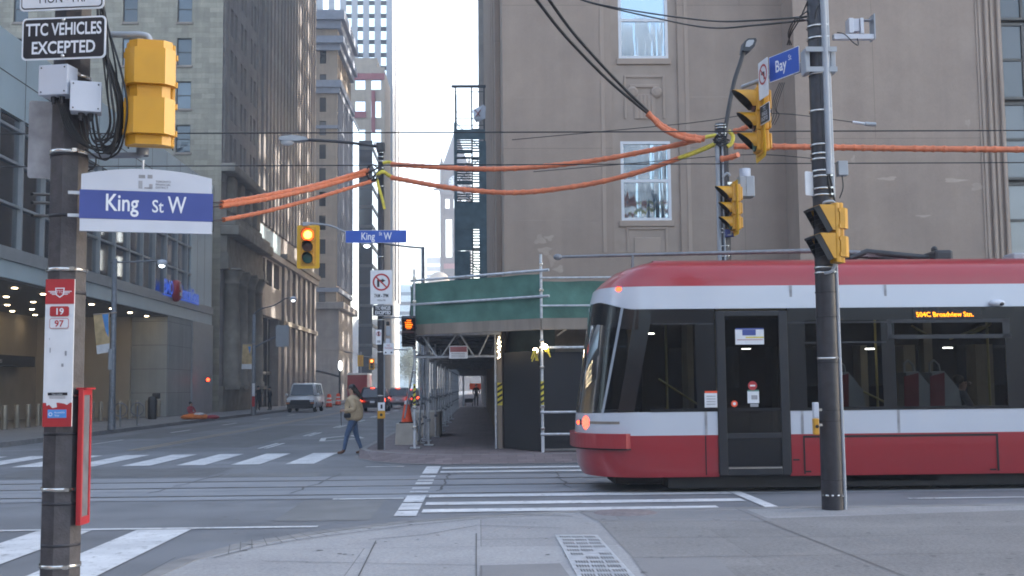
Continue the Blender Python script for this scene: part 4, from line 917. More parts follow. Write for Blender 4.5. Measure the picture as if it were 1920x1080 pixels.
s = sign_at("sign_back", "plain grey back of a sign plate turned away behind the near pole", "sign", 83, 262, .14, R(12)); m = MB("sign_grey"); plate(m, .20, 150*mpp(YL), .02, 0, .006); part(s, "panel", m)
# junction boxes, cables
for (px, py, w_, h_, lab, rz) in ((101, 150, 58, 56, "white junction box under the TTC plate, left and upper of two", R(-12)), (161, 181, 54, 56, "white junction box beside the hanging cables, right and lower of two", R(16))):
    s = sign_at("junction_box", lab, "junction box", px, py, -.24, rz, group="white boxes on the near pole"); a, c_ = w_*mpp(YL)/2, h_*mpp(YL)/2
    m = MB("box_white"); m.box((-a, 0, -c_), (a, .11, c_), .006); m.box((-a, -.012, -c_), (a, -.0005, c_), .004); part(s, "case", m)
    m = MB("black_matt")
    for x in (-.8, .8):
        for z in (-.8, .8): m.cyl((x*a, -.016, z*c_), (x*a, -.012, z*c_), .005, n=8)
    part(s, "screw", m)
    m = MB("pole_dark")
    for x in (-.03, .03): m.cyl((x, .05, -c_), (x, .05, -c_-.03), .018, n=8); m.cyl((x, .05, -c_-.03), (x, .05, -c_-.05), .012, n=8)
    part(s, "cable_gland", m)
m = MB("cable_black"); rn = random.Random(11)
def wp(px, py, dy): q = at(px, py, YL+dy); return q
for k in range(11):
    x0 = 186+rn.uniform(-6, 12); x1 = 196+rn.uniform(-4, 24); zb = rn.uniform(262, 300); xe = rn.choice((150, 158, 165, 172, 180)); dy = -.2+rn.uniform(-.04, .05)
    cable(m, [wp(x0, -20+rn.uniform(0, 90), dy+.1), wp(x0+6, 90, dy), wp(x1+8, 170, dy-.02), wp(x1+14, 230, dy), wp(x1+2, zb-8, dy), wp((x1+xe)/2, zb, dy), wp(xe+6, 255, dy), wp(xe, 214, dy+.03)], rn.choice((.0055, .007, .008)), 6, 6)
for k in range(5): cable(m, [wp(106+3*k, 184, -.19), wp(112+3*k, 205, -.2), wp(124+4*k, 240, -.2), wp(150+5*k, 268+2*k, -.19), wp(190+6*k, 282, -.19), wp(214, 262, -.18), wp(222, 200, -.18), wp(216, 120, -.15), wp(196, 20, -.1), wp(188, -30, 0)], .006, 5, 6)
cable(m, [wp(184, 0, -.1), wp(205, 60, -.2), wp(226, 130, -.25), wp(238, 190, -.25), wp(235, 240, -.25), wp(222, 285, -.2), wp(190, 298, -.16), wp(160, 280, -.15)], .007); cable(m, [wp(180, 296, -.1), wp(178, 312, -.1), wp(165, 320, -.1)], .005)
solo("cable_bundle", m, "loose bundle of looping black cables hanging from the near pole", "cable")
# pedestrian signal seen from behind
s = ped_signal("large yellow pedestrian signal seen from behind on the near pole", at(281, 278, 7.42), R(193), False); s.scale = (.90,)*3
m = MB("conduit"); a = at(281, 78, YL+.02); c_ = at(281, 285, YL+.02)
cable(m, [(PL.x, YL, a.z+.05), at(230, 65, YL+.02), at(262, 65, YL+.02), at(278, 70, YL+.02), at(281, 84, YL+.02)], .022, 5, 10); cable(m, [(PL.x, YL, c_.z-.03), at(240, 291, YL+.02), at(265, 290, YL+.02), at(266, 276, YL+.02)], .020, 5, 10); m.lathe([(.04, 0), (.04, .05)], (at(266, 283, YL).x, YL+.02, at(266, 291, YL).z), 10)
solo("signal_bracket", m, "grey pipe bracket holding the rear-facing yellow signal to the near pole", "bracket")
# street name blade
s = sign_at("street_name_sign", "arched white and blue name blade reading King St W on the near pole", "sign", 276, 380, -.12, R(14))
k = (YL-.12)/FPX/math.cos(R(14)); W = 232*k; z0, z1, z2, z3, z4 = [-(q-380)*k for q in (434.5, 412, 359.5, 332, 318)]
m = MB("box_white"); m.box((-W/2+.004, 0, z0), (W/2-.004, .03, z1)); n = 16
m.prism([(-W/2+.008, z2), (W/2-.008, z2)]+[(x, z3+(z4-z3)*(1-((x)/(W/2))**2)) for x in [W/2-.008-(W-.016)*i/n for i in range(n+1)]], 0, .03, 'y'); part(s, "white_panel", m)
m = MB("sign_navy"); m.box((-W/2, -.002, z1+.001), (W/2, .032, z2-.001)); part(s, "blue_panel", m)
m = MB("letter_white"); zb = z1+.055; m.text("King", .108, -.155, zb, y=-.005, sx=.74, bold=.02); m.text("St", .08, .065, zb-.003, y=-.005, sx=.80, bold=.015); m.text("W", .108, .185, zb-.004, y=-.005, sx=.70, bold=.015); part(s, "lettering", m)
m = MB("sign_grey"); sq = .047; zc = (z2+z4)/2-.008
for (x, z, a, d_) in ((-.055, .02, .05, .027), (-.055, -.047, .03, .062), (.01, -.047, .028, .038), (-.02, -.047, .055, .012), (.0, .02, .038, .03)): m.box((x, -.002, zc+z), (x+a*.8, -.0004, zc+z+d_*.8))
m.m("sign_black")
for j, tx in enumerate(("TORONTO", "FINANCIAL", "DISTRICT")): m.text(tx, .013, .05, zc-.005-.0195*j, y=-.002, align='LEFT')
part(s, "district_mark", m)
m = MB("steel_galv"); m.box((-W/2-.07, .01, z2-.03), (-W/2, .025, z2-.01)); m.box((-W/2-.07, .01, z1+.01), (-W/2, .025, z1+.03)); m.cyl((-.03, .015, z4-.01), (-.03, .015, z4+.06), .008); part(s, "bracket", m)

# ------------------------------------------------------------------ the near right pole
YR = 13.64
PR = gp(1562, 955, .15); YR = PR.y
pole = thing("utility_pole", "tall dark steel banded pole standing in front of the tram", "pole", PR)
m = MB("pole_dark"); m.lathe([(.135, 0), (.122, 4.2), (.112, 9.5), (0, 9.5)], n=12); part(pole, "shaft", m)
m = MB("black_matt"); rn = random.Random(2)
for z in (.35, 1.05, 1.18, 1.75, 2.3, 2.6): m.lathe([(.128, z), (.1345, z), (.1345, z+.012), (.128, z+.012)], n=12)
islands(pole, "ring_joint", m)
def zr(py): return at(1550, py, YR).z-PR.z
bands(pole, lambda z: (0, 0), [zr(p) for p in (928, 672, 512, 502, 367, 355, 332, 300, 322, 273, 290, 210, 141, 74, 52)], .128)
m = MB("conduit"); m.tube([(.13, -.06, 0), (.118, -.06, 3.1)], .022, 8); m.tube([(.055, -.125, zr(330)), (.042, -.115, 9.3)], .040, 10); m.tube([(.105, -.075, zr(372)), (.105, -.08, zr(300)), (.088, -.07, 9.3)], .028, 8); part(pole, "conduit", m)
m = MB("cable_black"); cable(m, [(.05, -.12, zr(328)), (.075, -.12, zr(345)), (.10, -.11, zr(368)), (.12, -.10, zr(385))], .012); cable(m, [(.03, -.12, zr(328)), (.04, -.13, zr(350)), (.08, -.13, zr(372))], .010); cable(m, [(-.03, -.115, zr(70)), (-.02, -.115, zr(150)), (-.01, -.12, zr(330))], .007); cable(m, [(-.06, -.1, zr(40)), (-.02, -.11, zr(20)), (.08, -.12, zr(5))], .012); part(pole, "cable", m)
m = MB("box_grey")
for s_ in (-1, 1): m.box((s_*.16-.03, -.10, zr(140)), (s_*.16+.03, .10, zr(94)), .01)
m.box((-.19, -.15, zr(140)), (.19, -.135, zr(131))); m.box((-.19, -.15, zr(103)), (.19, -.135, zr(94))); part(pole, "mount_frame", m)
m = MB("sign_navy"); m.box((.12, 0, .22), (.16, .12, .62), .01); part(pole, "base_box", m)
s = thing("antenna_unit", "white boxed antenna on a short arm at the top of the right pole", "antenna", at(1562, 68, YR))
m = MB("box_white"); m.box((0, -.04, -.045), (.52, .04, .02), .005); part(s, "arm", m)
m = MB("box_white"); m.box((.19, -.05, .03), (.25, .10, .22), .008); m.box((.255, -.02, .06), (.33, .08, .22), .006); m.box((.335, -.05, .021), (.375, .05, .22), .005); part(s, "radio_box", m)
m = MB("conduit"); m.box((.50, -.06, -.04), (.515, .12, .27)); m.box((.38, -.02, .2), (.50, .06, .21)); part(s, "shield", m)
m = MB("cable_black"); cable(m, [(.03, -.06, .03), (.12, -.08, .0), (.22, -.08, -.10), (.29, -.06, -.13), (.29, -.04, -.04)], .007); part(s, "cable", m)
s = thing("flap_sign", "small white flap panel edge-on left of the right pole", "sign", at(1519, 344, YR-.05), R(28)); m = MB("sign_white"); plate(m, .15, 46*mpp(YR), .02, 0, .01); part(s, "panel", m); m = MB("box_white"); m.box((.02, .012, -.13), (.13, .05, .13), .01); part(s, "case", m)
s = thing("control_box", "small grey box on the right side of the right pole", "junction box", at(1579, 330, YR)); m = MB("box_grey"); m.box((-.06, -.06, 0), (.06, .06, 28*mpp(YR)), .008); part(s, "case", m); m = MB("cable_black"); cable(m, [(.0, 0, 0), (.0, -.02, -.15), (-.05, -.03, -.28)], .008); part(s, "cable", m)
s = ped_signal("yellow pedestrian signal with deep black visors on the right pole", at(1558, 494, YR-.14), R(-82), False); s.scale = (.95,)*3
m = MB("conduit"); cable(m, [(PR.x, YR-.08, zr(392)+.15), at(1545, 380, YR-.16), at(1562, 378, YR-.16), at(1566, 388, YR-.16)], .018, 5, 8); cable(m, [at(1566, 495, YR-.16), at(1560, 508, YR-.16), at(1548, 512, YR-.14), (PR.x, YR-.08, zr(512)+.15)], .020, 5, 8); solo("signal_bracket", m, "short grey pipe bracket holding the side-on signal to the right pole", "bracket")
s = thing("push_button", "worn yellow pedestrian push button unit on the right pole above the tram skirt", "push button", at(1530, 815, YR-.1)); m = MB("box_white"); m.box((-.03, -.04, .20), (.035, .03, .385), .01); part(s, "sign", m); m = MB("signal_yellow"); m.box((-.035, -.05, 0), (.03, .03, .195), .012); m.m("black_matt"); m.cyl((0, -.05, .1), (0, -.065, .1), .02); part(s, "case", m); m = MB("band_steel"); m.box((.03, -.01, .1), (.08, .01, .13)); m.box((.03, -.01, .28), (.08, .01, .31)); part(s, "clamp", m)
# the mast arm reaching out over the crossing with its signal and signs
AD = Vector((-.42, .907, 0)).normalized(); AR = math.atan2(-AD.y, -AD.x)           # sign yaw: right vector points back to the pole
def arm(s_, py): p = Vector((PR.x, YR, 0))+AD*s_; return Vector((p.x, p.y, at(900+0, py, p.y).z))
za = at(1515, 122, YR+.3).z
m = MB("conduit"); m.tube([(PR.x, YR, za), tuple(Vector((PR.x, YR, za))+AD*1.5)], [.035, .03], 10); m.tube([tuple(Vector((PR.x, YR, za-.05))+AD*.1), tuple(Vector((PR.x, YR, za-.05))+AD*.45)], .05, 10); solo("mast_arm", m, "short grey mast arm on the right pole carrying the Bay St blade", "bracket")
def on_arm(s_, dz): p = Vector((PR.x, YR, za+dz))+AD*s_; return p+Vector((-.907, -.42, 0))*.05
s = thing("street_name_sign", "blue blade reading Bay St beside the right pole", "sign", at(1470, 121, 14.25), AR)
m = MB("letter_white"); plate(m, .58, .335, .01, 0, .006); m.m("sign_blue"); plate(m, .57, .318, .01, -.003, -.0003); part(s, "panel", m); m = MB("letter_white"); m.text("Bay", .15, -.06, -.065, y=-.005, sx=.72, bold=.02); m.text("St", .07, .12, .03, y=-.005, sx=.75); part(s, "lettering", m)
s = thing("no_turn_sign", "white no left turn sign seen at a slant beside the yellow signal", "sign", at(1431, 148, 14.55), AR-R(17))
m = MB("sign_white"); plate(m, .32, .50, .02, 0, .006); slash_sign(m, 0, .06, .135, -.003); turn_arrow(m, 0, .05, .12, -.002, -1); part(s, "panel", m)
s = thing("black_plate_sign", "small black TTC VEHICLES EXCEPTED plate under the slanted no left turn sign", "sign", at(1434, 213, 14.55), AR-R(17))
m = MB("sign_white"); plate(m, .32, .25, .01, 0, .006); m.m("sign_black"); plate(m, .30, .23, .01, -.003, -.0003); m.m("letter_white"); m.text("TTC", .05, 0, .045, y=-.005, sx=.7); m.text("VEHICLES", .05, 0, -.02, y=-.005, sx=.62); m.text("EXCEPTED", .05, 0, -.085, y=-.005, sx=.62); part(s, "panel", m)
sg = traffic_signal("large yellow signal with three black hoods hanging beside the Bay St blade", at(1416, 280, 14.9), R(-91), None); sg.scale = (1, .95, .95)
s = thing("hanging_wires", "thin slack wires hanging below the Bay St blade", "cable", (0, 0, 0)); m = MB("wire")
for k in range(4): cable(m, [at(1462+3*k, 155, 14.8), at(1450+2*k, 185+6*k, 14.8), at(1446+5*k, 215, 14.8), at(1440+4*k, 234, 14.8)], .006, 4, 5)
for k in range(3): cable(m, [at(1514, 3+18*k, 13.7), at(1500-4*k, 35, 14.2), at(1484-3*k, 62, 14.6), at(1476+4*k, 84, 14.8)], .009, 4, 5)
part(s, "wire", m, True)

# ------------------------------------------------------------------ far corner pole with lamp, signal and signs
P1 = gp(714, 843, .15); Y1 = P1.y
def z1(py, px=714): return at(px, py, Y1).z-P1.z
pole = thing("steel_pole", "brown steel corner pole holding the orange wire covers and a cobra lamp", "pole", P1)
m = MB("pole_dark"); m.lathe([(.088, 0), (.085, 2.5), (.072, z1(268)), (0, z1(268))], n=12); part(pole, "shaft", m)
m = MB("conduit"); m.tube([(.09, -.03, 0), (.08, -.03, z1(640))], .018, 6); part(pole, "conduit", m)
bands(pole, lambda z: (0, 0), [z1(p) for p in (287, 295, 303, 316, 350, 482, 600, 660, 742)], .082)
m = MB("steel_dark"); m.box((-.1, -.1, z1(285)), (.1, .1, z1(268)), .02); cable(m, [(0, 0, z1(276)), at(690, 272, Y1)-P1, at(640, 266, Y1)-P1, at(575, 262, Y1)-P1], .038, 5, 8); part(pole, "lamp_arm", m)
q = at(545, 262, Y1)-P1
m = MB("box_grey"); m.prism([(q.x+.45, q.z-.02), (q.x+.40, q.z+.05), (q.x+.05, q.z+.10), (q.x-.25, q.z+.06), (q.x-.28, q.z-.02), (q.x-.1, q.z-.05), (q.x+.2, q.z-.05)], -.13, .13, 'y'); m.m("frame_white"); m.ball((q.x-.08, 0, q.z-.06), (.17, .12, .09), 12); part(pole, "lamp_head", m)
m = MB("conduit"); a = at(650, 436, Y1)-P1; cable(m, [(0, 0, z1(452)), a, at(625, 425, Y1)-P1, at(598, 420, Y1)-P1, at(570, 419, Y1)-P1], .026, 5, 8); m.box((at(575, 420, Y1).x-P1.x-.10, -.05, z1(424)), (at(575, 420, Y1).x-P1.x+.08, .05, z1(416)), .02); part(pole, "signal_arm", m)
sg = traffic_signal("yellow signal with its red lamp lit hanging over the avenue", at(577, 503, Y1-.1)+Vector((0, 0, .15)), 0, 0)
s = thing("street_name_sign", "flat blue blade reading King St W on the far corner pole", "sign", at(705, 443.5, Y1-.14)); k = (Y1-.14)/FPX; W, H = 115*k, 24*k
m = MB("letter_white"); plate(m, W, H, .01, 0, .006); m.m("sign_blue"); plate(m, W-.014, H-.014, .01, -.003, -.0003); part(s, "panel", m); m = MB("letter_white"); m.text("King", .18, -.20, -.078, y=-.005, sx=.74, bold=.02); m.text("St", .085, .11, .03, y=-.005, sx=.8, bold=.02); m.text("W", .18, .29, -.078, y=-.005, sx=.72, bold=.02); part(s, "lettering", m)
s = thing("no_turn_sign", "white no right turn sign with red ring and hours on the far corner pole", "sign", at(715, 538.5, Y1-.13)); W, H = 41*k, 64*k
m = MB("sign_white"); plate(m, W, H, .02, 0, .006); slash_sign(m, 0, .125, .215, -.003); turn_arrow(m, -.02, .115, .20, -.002, 1); part(s, "panel", m); m = MB("sign_black"); m.text("7AM - 7PM", .085, 0, -.25, y=-.003, sx=.62, bold=.04); m.text("MON-FRI", .045, 0, -.345, y=-.003, sx=.8); part(s, "lettering", m)
s = thing("black_plate_sign", "black TTC VEHICLES EXCEPTED plate below the no right turn sign", "sign", at(718, 582, Y1-.13)); W, H = 38*k, 20.5*k
m = MB("sign_white"); plate(m, W, H, .01, 0, .006); m.m("sign_black"); plate(m, W-.02, H-.02, .01, -.003, -.0003); part(s, "panel", m); m = MB("letter_white"); m.text("TTC VEHICLES", .08, 0, .02, y=-.005, sx=.50, bold=.03); m.text("EXCEPTED", .085, 0, -.095, y=-.005, sx=.66, bold=.03); part(s, "lettering", m)
s = thing("parking_sign", "tall small white sign with red ring low on the far corner pole", "sign", at(710, 632, Y1-.13)); m = MB("sign_white"); plate(m, .14, .36, .01, 0, .006); m.m("sign_black"); m.box((-.02, -.002, .02), (.02, -.0005, .14)); slash_sign(m, 0, .08, .055, -.003); m.m("sign_grey"); m.box((-.04, -.002, -.14), (.04, -.0005, -.08)); part(s, "panel", m)
s = thing("regulation_sign", "small pinkish white sign with red lettering right of the far corner pole", "sign", at(728.5, 654, Y1-.13)); m = MB("sign_white"); plate(m, .25, .28, .01, 0, .006); part(s, "panel", m); m = MB("sign_red"); m.text("NO", .05, 0, .06, y=-.002, sx=.8); m.text("STANDING", .05, 0, -.01, y=-.002, sx=.55); m.m("sign_black"); m.disc((-.07, -.09), 0, .022, -.002, 12); m.disc((.07, -.09), 0, .022, -.002, 12); part(s, "lettering", m)
s = thing("push_button_sign", "white and yellow push button plate at hand height on the far corner pole", "sign", at(715, 770, Y1-.12)); m = MB("sign_white"); m.box((-.085, 0, .0), (.085, .02, .2)); m.m("sign_black"); m.box((-.02, -.002, .05), (.03, -.0005, .15)); m.m("signal_yellow"); m.box((-.09, -.02, -.19), (.09, .02, -.005)); m.m("black_matt"); m.disc((0, -.1), 0, .035, -.022, 14); part(s, "panel", m)
s = ped_signal("dark pedestrian signal with a lit orange hand beside the scaffold", at(766.5, 650, Y1-.1), 0, True, "pole_concrete")
m = MB("conduit"); m.tube([(P1.x, Y1-.05, P1.z+z1(596)), at(766, 595, Y1)], .02, 8); m.tube([(P1.x, Y1-.05, P1.z+z1(655)), at(766, 656, Y1)], .018, 8); solo("signal_bracket", m, "pair of thin grey pipes holding the lit hand signal to the corner pole", "bracket")
s = thing("control_box", "small pale boxes stacked on the far corner pole above the signs", "junction box", at(728, 650, Y1-.05)); m = MB("box_grey"); m.box((-.05, -.06, .26), (.06, .06, .50), .01); m.m("box_white"); m.box((-.06, -.06, .02), (.05, .06, .2), .01); m.m("black_matt"); m.box((-.05, -.05, .52), (.03, .05, .62), .01); part(s, "case", m)

# far right corner pole behind the tram
Y2 = 25.4
P2 = Vector((at(1357, 480, Y2).x, Y2, .15))
def z2(py): return at(1357, py, Y2).z-P2.z
pole = thing("banded_pole", "dark banded corner pole rising behind the tram with a curved LED lamp", "pole", P2)
m = MB("pole_dark"); m.lathe([(.15, 0), (.14, 4), (.125, z2(232)), (0, z2(232))], n=12); m.cyl((.12, .05, 0), (.12, .05, z2(260)), .07, .06, 10); part(pole, "shaft", m)
m = MB("conduit"); m.tube([(-.11, -.09, 0), (-.10, -.09, z2(275))], .05, 8); m.tube([(.0, -.15, 2), (.0, -.14, z2(270))], .022, 6); part(pole, "conduit", m)
bands(pole, lambda z: (0, 0), [z2(p) for p in (236, 241, 252, 256, 262, 430, 437, 462, 475, 481)], .135)
m = MB("steel_dark"); cable(m, [(.03, -.05, z2(275)), at(1360, 240, Y2-.1)-P2, at(1375, 160, Y2-.1)-P2, at(1388, 118, Y2-.1)-P2, at(1394, 98, Y2-.1)-P2], [.05]*25, 6, 8); part(pole, "lamp_arm", m)
q = at(1403, 86, Y2-.1)-P2
m = MB("steel_dark"); o = [(q.x+x*.165, q.z+z*.165) for x, z in ((-1, -.9), (-.1, -.95), (.65, -.35), (1.0, .55), (.85, .85), (-.2, .8), (-.7, .4))]; m.prism(o, -.24, .10, 'y'); m.m("box_grey"); m.prism([(q.x+(x-q.x)*.62, q.z+(z-q.z)*.55+.02) for x, z in o], -.25, -.242, 'y'); part(pole, "lamp_head", m)
sg = traffic_signal("smaller yellow signal with hoods on the pole behind the tram", at(1371, 428, Y2-.35), R(-88), None); sg.scale = (1.12,)*3
s = thing("equipment_cabinet", "pale grey cabinet with a round cap hung on the pole behind the tram", "junction box", at(1398, 371, Y2)); m = MB("box_grey"); m.box((-.17, -.2, 0), (.17, .15, .47), .02); m.box((-.02, -.215, .01), (.0, -.2, .46)); part(s, "case", m); m = MB("box_white"); m.lathe([(.13, .47), (.13, .66), (0, .66)], n=14); part(s, "cap", m); m = MB("band_steel"); m.box((-.45, -.02, .3), (-.17, .02, .36)); part(s, "bracket", m)
s = thing("signal_bracket", "blue grey pipe frame below the signal on the pole behind the tram", "bracket", at(1368, 440, Y2-.2)); m = MB("sign_navy"); m.box((-.1, -.03, -.05), (.12, .05, .12), .02); m.m("conduit"); cable(m, [(-.1, 0, 0), (.02, -.02, .0), (.04, -.02, .15)], .025); cable(m, [(-.12, 0, 1.3), (-.02, -.02, 1.38), (.04, -.02, 1.32)], .03); part(s, "pipe", m)

# ------------------------------------------------------------------ overhead wires and orange covers
WG = "overhead wires above the tracks"
for (Y, py, lab) in ((18.9, 248, "upper thin black tram wire crossing the whole view"), (22.2, 309, "lower thin black tram wire crossing the whole view")):
    m = MB("wire"); z = at(900, py, Y).z; m.tube([(-60, Y, z), (60, Y, z)], .011, 6); solo("tram_wire", m, lab, "wire", WG)
def cover(label, pts, r, rib=.24, both=False):
    m = MB("orange_cover"); tmp = MB("wire"); path = cable(tmp, pts, .01, 12); o = []; rr = []; acc = 0; nxt = rib
    dense = []
    for i in range(len(path)-1):
        L_ = (path[i+1]-path[i]).length; k = max(1, int(L_/.055))
        for j in range(k): dense.append(path[i].lerp(path[i+1], j/k))
    dense.append(path[-1]); acc = 0
    for i, p in enumerate(dense):
        if i: acc += (p-dense[i-1]).length
        f = acc % rib; rr.append(r*.92*(1.22 if f < .055 else 1.0)); o.append(p)
    m.tube(o, rr, 10, smooth=False); return solo("wire_cover", m, label, "wire cover", "orange covers on the overhead wires")
YA, YB = 24.0, Y1-.1
def pt(L): return [at(px, py, y) for px, py, y in L]
cover("upper orange cover of the left pair running to the corner pole", pt([(416, 380, YA), (500, 366, 25.3), (600, 345, 26.6), (690, 318, YB)]), .052)
cover("lower orange cover of the left pair running to the corner pole", pt([(414, 387, YA-.1), (500, 373, 25.2), (600, 351, 26.5), (688, 325, YB)]), .052)
cover("single orange cover under the left pair, sagging to the corner pole", pt([(419, 412, YA), (500, 396, 25.3), (600, 369, 26.6), (702, 338, YB)]), .048)
cover("long upper orange cover sagging across the stone facade between the poles", pt([(735, 308, YB), (850, 315, 27.2), (960, 316, 27), (1100, 303, 26.6), (1230, 280, 26), (1318, 260, Y2)]), .062)
cover("long lower orange cover with the deepest sag between the two far poles", pt([(735, 333, YB), (850, 353, 27.2), (970, 361, 27), (1100, 346, 26.6), (1200, 322, 26.2), (1275, 296, 25.8)]), .062)
cover("short steep orange cover descending from the black cables to the far right pole", pt([(1214, 212, 25.6), (1245, 238, 25.6), (1280, 253, 25.5), (1322, 260, Y2)]), .070)
cover("second steep orange cover twisted against the first near the far right pole", pt([(1218, 216, 25.4), (1243, 241, 25.4), (1278, 258, 25.4), (1315, 264, Y2-.1)]), .060)
cover("straight orange cover leaving the picture on the right", pt([(1376, 274, Y2), (1540, 276, 25.2), (1740, 279, 25), (1990, 281, 24.6)]), .072, .22)
cover("stub of orange cover above the far right pole signal", pt([(1378, 246, Y2-.2), (1392, 242, 25), (1404, 236, 24.8)]), .06)
cover("stub of orange cover below the far right pole head", pt([(1352, 298, Y2-.25), (1370, 295, 25), (1384, 290, 24.8)]), .065)
m = MB("cable_black")
for L in ([(414, 387, YA-.1), (380, 388, 22), (250, 384, 16), (60, 380, 11)], [(419, 412, YA), (385, 414, 22), (250, 410, 16), (60, 404, 11)], [(416, 380, YA), (380, 378, 22), (250, 372, 16), (60, 364, 11)]): cable(m, pt(L), .016)
solo("feeder_cable", m, "three black feeder cables behind the arched King St W blade", "wire")
for k, (L, lab) in enumerate(([[(1003, -4, 23), (1060, 68, 24), (1140, 150, 25), (1215, 213, 25.6)], "left of two thick black cables falling to the orange covers"], [[(1027, -4, 23), (1075, 62, 24), (1150, 145, 25), (1216, 210, 25.6)], "right of two thick black cables falling to the orange covers"])):
    m = MB("cable_black"); cable(m, pt(L), .034); solo("feeder_cable", m, lab, "wire")
for L, lab in (([(1060, -12, 20), (1110, 5, 20), (1200, 22, 19), (1330, 39, 17), (1420, 38, 15.5), (1530, 30, 13.7)], "upper slack black cable at the top over the sash window"), ([(1060, -12, 20), (1110, 6, 20), (1230, 34, 19), (1330, 52, 17), (1420, 47, 15.5), (1530, 36, 13.7)], "lower slack black cable at the top over the sash window")):
    m = MB("cable_black"); cable(m, pt(L), .014); solo("slack_cable", m, lab, "wire")
for L, lab in (([(960, 262, 26), (1290, 231, 25.5), (1440, 212, 25), (1600, 229, 24.5)], "thin span wire with a white insulator over the tram"), ([(1000, 322, 26), (1200, 305, 25.5), (1345, 293, Y2), (1440, 290, 24.8), (1560, 301, 24)], "thin slack span wire behind the right pole")):
    m = MB("wire"); cable(m, pt(L), .010, 4, 5)
    if "insulator" in lab: m.m("frame_white"); m.tube(pt([(1599, 229, 24.5), (1622, 232, 24.4)]), .03, 8); m.m("box_grey"); m.tube(pt([(1622, 232, 24.4), (1642, 233.5, 24.4)]), .045, 8)
    solo("span_wire", m, lab, "wire")
def rope(lab, pts, r=.04):
    m = MB("rope_yellow"); cable(m, pt(pts), r, 5, 7); solo("yellow_strap", m, lab, "strap", "yellow straps tying the wire covers")
rope("yellow strap between the lower orange cover and the far right pole", [(1273, 297, 25.8), (1300, 287, 25.6), (1325, 277, 25.5), (1350, 266, Y2)], .055)
rope("yellow strap at the upper cover end by the far right pole", [(1318, 258, Y2), (1335, 255, Y2), (1352, 252, Y2-.1)], .045)
rope("loose yellow strap looped at the right of the far right pole head", [(1366, 245, Y2-.2), (1374, 255, Y2-.2), (1372, 268, Y2-.2), (1364, 275, Y2-.2)], .045)
rope("yellow strap at the upper orange cover end by the corner pole", [(718, 306, YB), (730, 304, YB), (740, 309, YB)], .042)
rope("yellow strap bundle wrapped on the corner pole by the lower cover", [(706, 328, YB-.1), (718, 322, YB-.1), (728, 328, YB), (738, 333, YB)], .05)
rope("loose yellow strap dangling down the corner pole", [(707, 335, YB-.1), (710, 350, YB-.12), (716, 370, YB-.12), (721, 392, YB-.12)], .036)
m = MB("cable_black"); rn = random.Random(4)
for k in range(9):
    a, b_ = rn.uniform(683, 700), rn.uniform(705, 716); cable(m, pt([(a, rn.uniform(310, 335), YB-.05), (a+6, rn.uniform(304, 344), YB-.15), (b_, rn.uniform(308, 338), YB-.1)]), .018, 4, 5)
solo("cable_knot", m, "tangle of black cable ends where the left covers meet the corner pole", "cable")
m = MB("cable_black"); rn = random.Random(8)
for k in range(8): cable(m, pt([(1340+rn.uniform(-4, 6), rn.uniform(250, 268), Y2-.15), (1350+rn.uniform(-6, 10), rn.uniform(245, 275), Y2-.22), (1366+rn.uniform(-4, 8), rn.uniform(248, 278), Y2-.15)]), .016, 4, 5)
solo("cable_knot", m, "tangle of black cable ends on the pole behind the tram", "cable")

# ------------------------------------------------------------------ covered walkway scaffold
A = Vector((-1.62, 28.75, .15)); Bp = Vector((gp(1018, 848, .15).x, gp(1018, 848, .15).y, .15)); Dp = Vector((gp(938, 841, .15).x, gp(938, 841, .15).y, .15))
YF = Bp.y; XR = 13.0; ZD = 3.05
sc_ = thing("walkway_scaffold", "sidewalk scaffold with green netted parapet roofing the walkway up the avenue", "scaffold", A)
pl = [(A.x-.1, A.y-.12), (Bp.x, Bp.y-.12), (XR, YF-.12), (XR, 29.95), (.62, 29.95), (.62, 89), (A.x-.1, 89)]
m = MB("timber_grey"); m.prism(pl, ZD+.02, ZD+.10, 'z'); part(sc_, "deck", m, True)
m = MB("timber")
for i in range(2):
    a, b_ = Vector((*pl[i], 0)), Vector((*pl[i+1], 0)); t = (b_-a).normalized(); n_ = Vector((-t.y, t.x, 0))*.05
    m.prism([tuple((a-n_)[:2]), tuple((b_-n_)[:2]), tuple((b_+n_)[:2]), tuple((a+n_)[:2])], ZD-.10, ZD+.16, 'z')
m.box((A.x-.14, A.y, ZD-.05), (A.x-.09, 89, ZD+.2)); part(sc_, "fascia", m, True)
# netting: wavy sheet hung between the rails
m = MB("net_green"); rn = random.Random(6)
def net(a, b_, z0, z1, mt):
    m.m(mt); a, b_ = Vector(a), Vector(b_); L_ = (b_-a).length; n = int(L_/.18)+1; k = 7; t = (b_-a).normalized(); nn = Vector((t.y, -t.x)); vs = []
    for i in range(n+1):
        for j in range(k+1):
            v = j/k; s_ = .022*math.sin(i*.55+rn.uniform(-.25, .25)+v*2)*math.sin(math.pi*v)+.015*math.sin(i*.21+v*5); p = a.lerp(b_, i/n)+nn*s_
            vs.append((p.x, p.y, z0+(z1-z0)*v-(.015*math.sin(i*.5)**2 if j == k else 0)))
    for side in (0, .012):
        m.add([(x+nn.x*side, y+nn.y*side, z) for x, y, z in vs], [(i*(k+1)+j, (i+1)*(k+1)+j, (i+1)*(k+1)+j+1, i*(k+1)+j+1) for i in range(n) for j in range(k)], True)
net((A.x-.06, A.y-.02), (Bp.x, Bp.y+.02), ZD+.16, 4.26, "net_green"); net((Bp.x, YF+.05), (XR, YF+.05), ZD+.16, 4.08, "net_green"); net((A.x-.1, 89), (A.x-.1, A.y), ZD+.2, 4.2, "net_dark"); part(sc_, "netting", m, True)
m = MB("steel_galv"); r_ = .032
def rail(a, b_, r=r_): m.tube([a, b_], r, 8)
ext = (Vector((Bp.x, Bp.y))-Vector((A.x, A.y))).normalized()
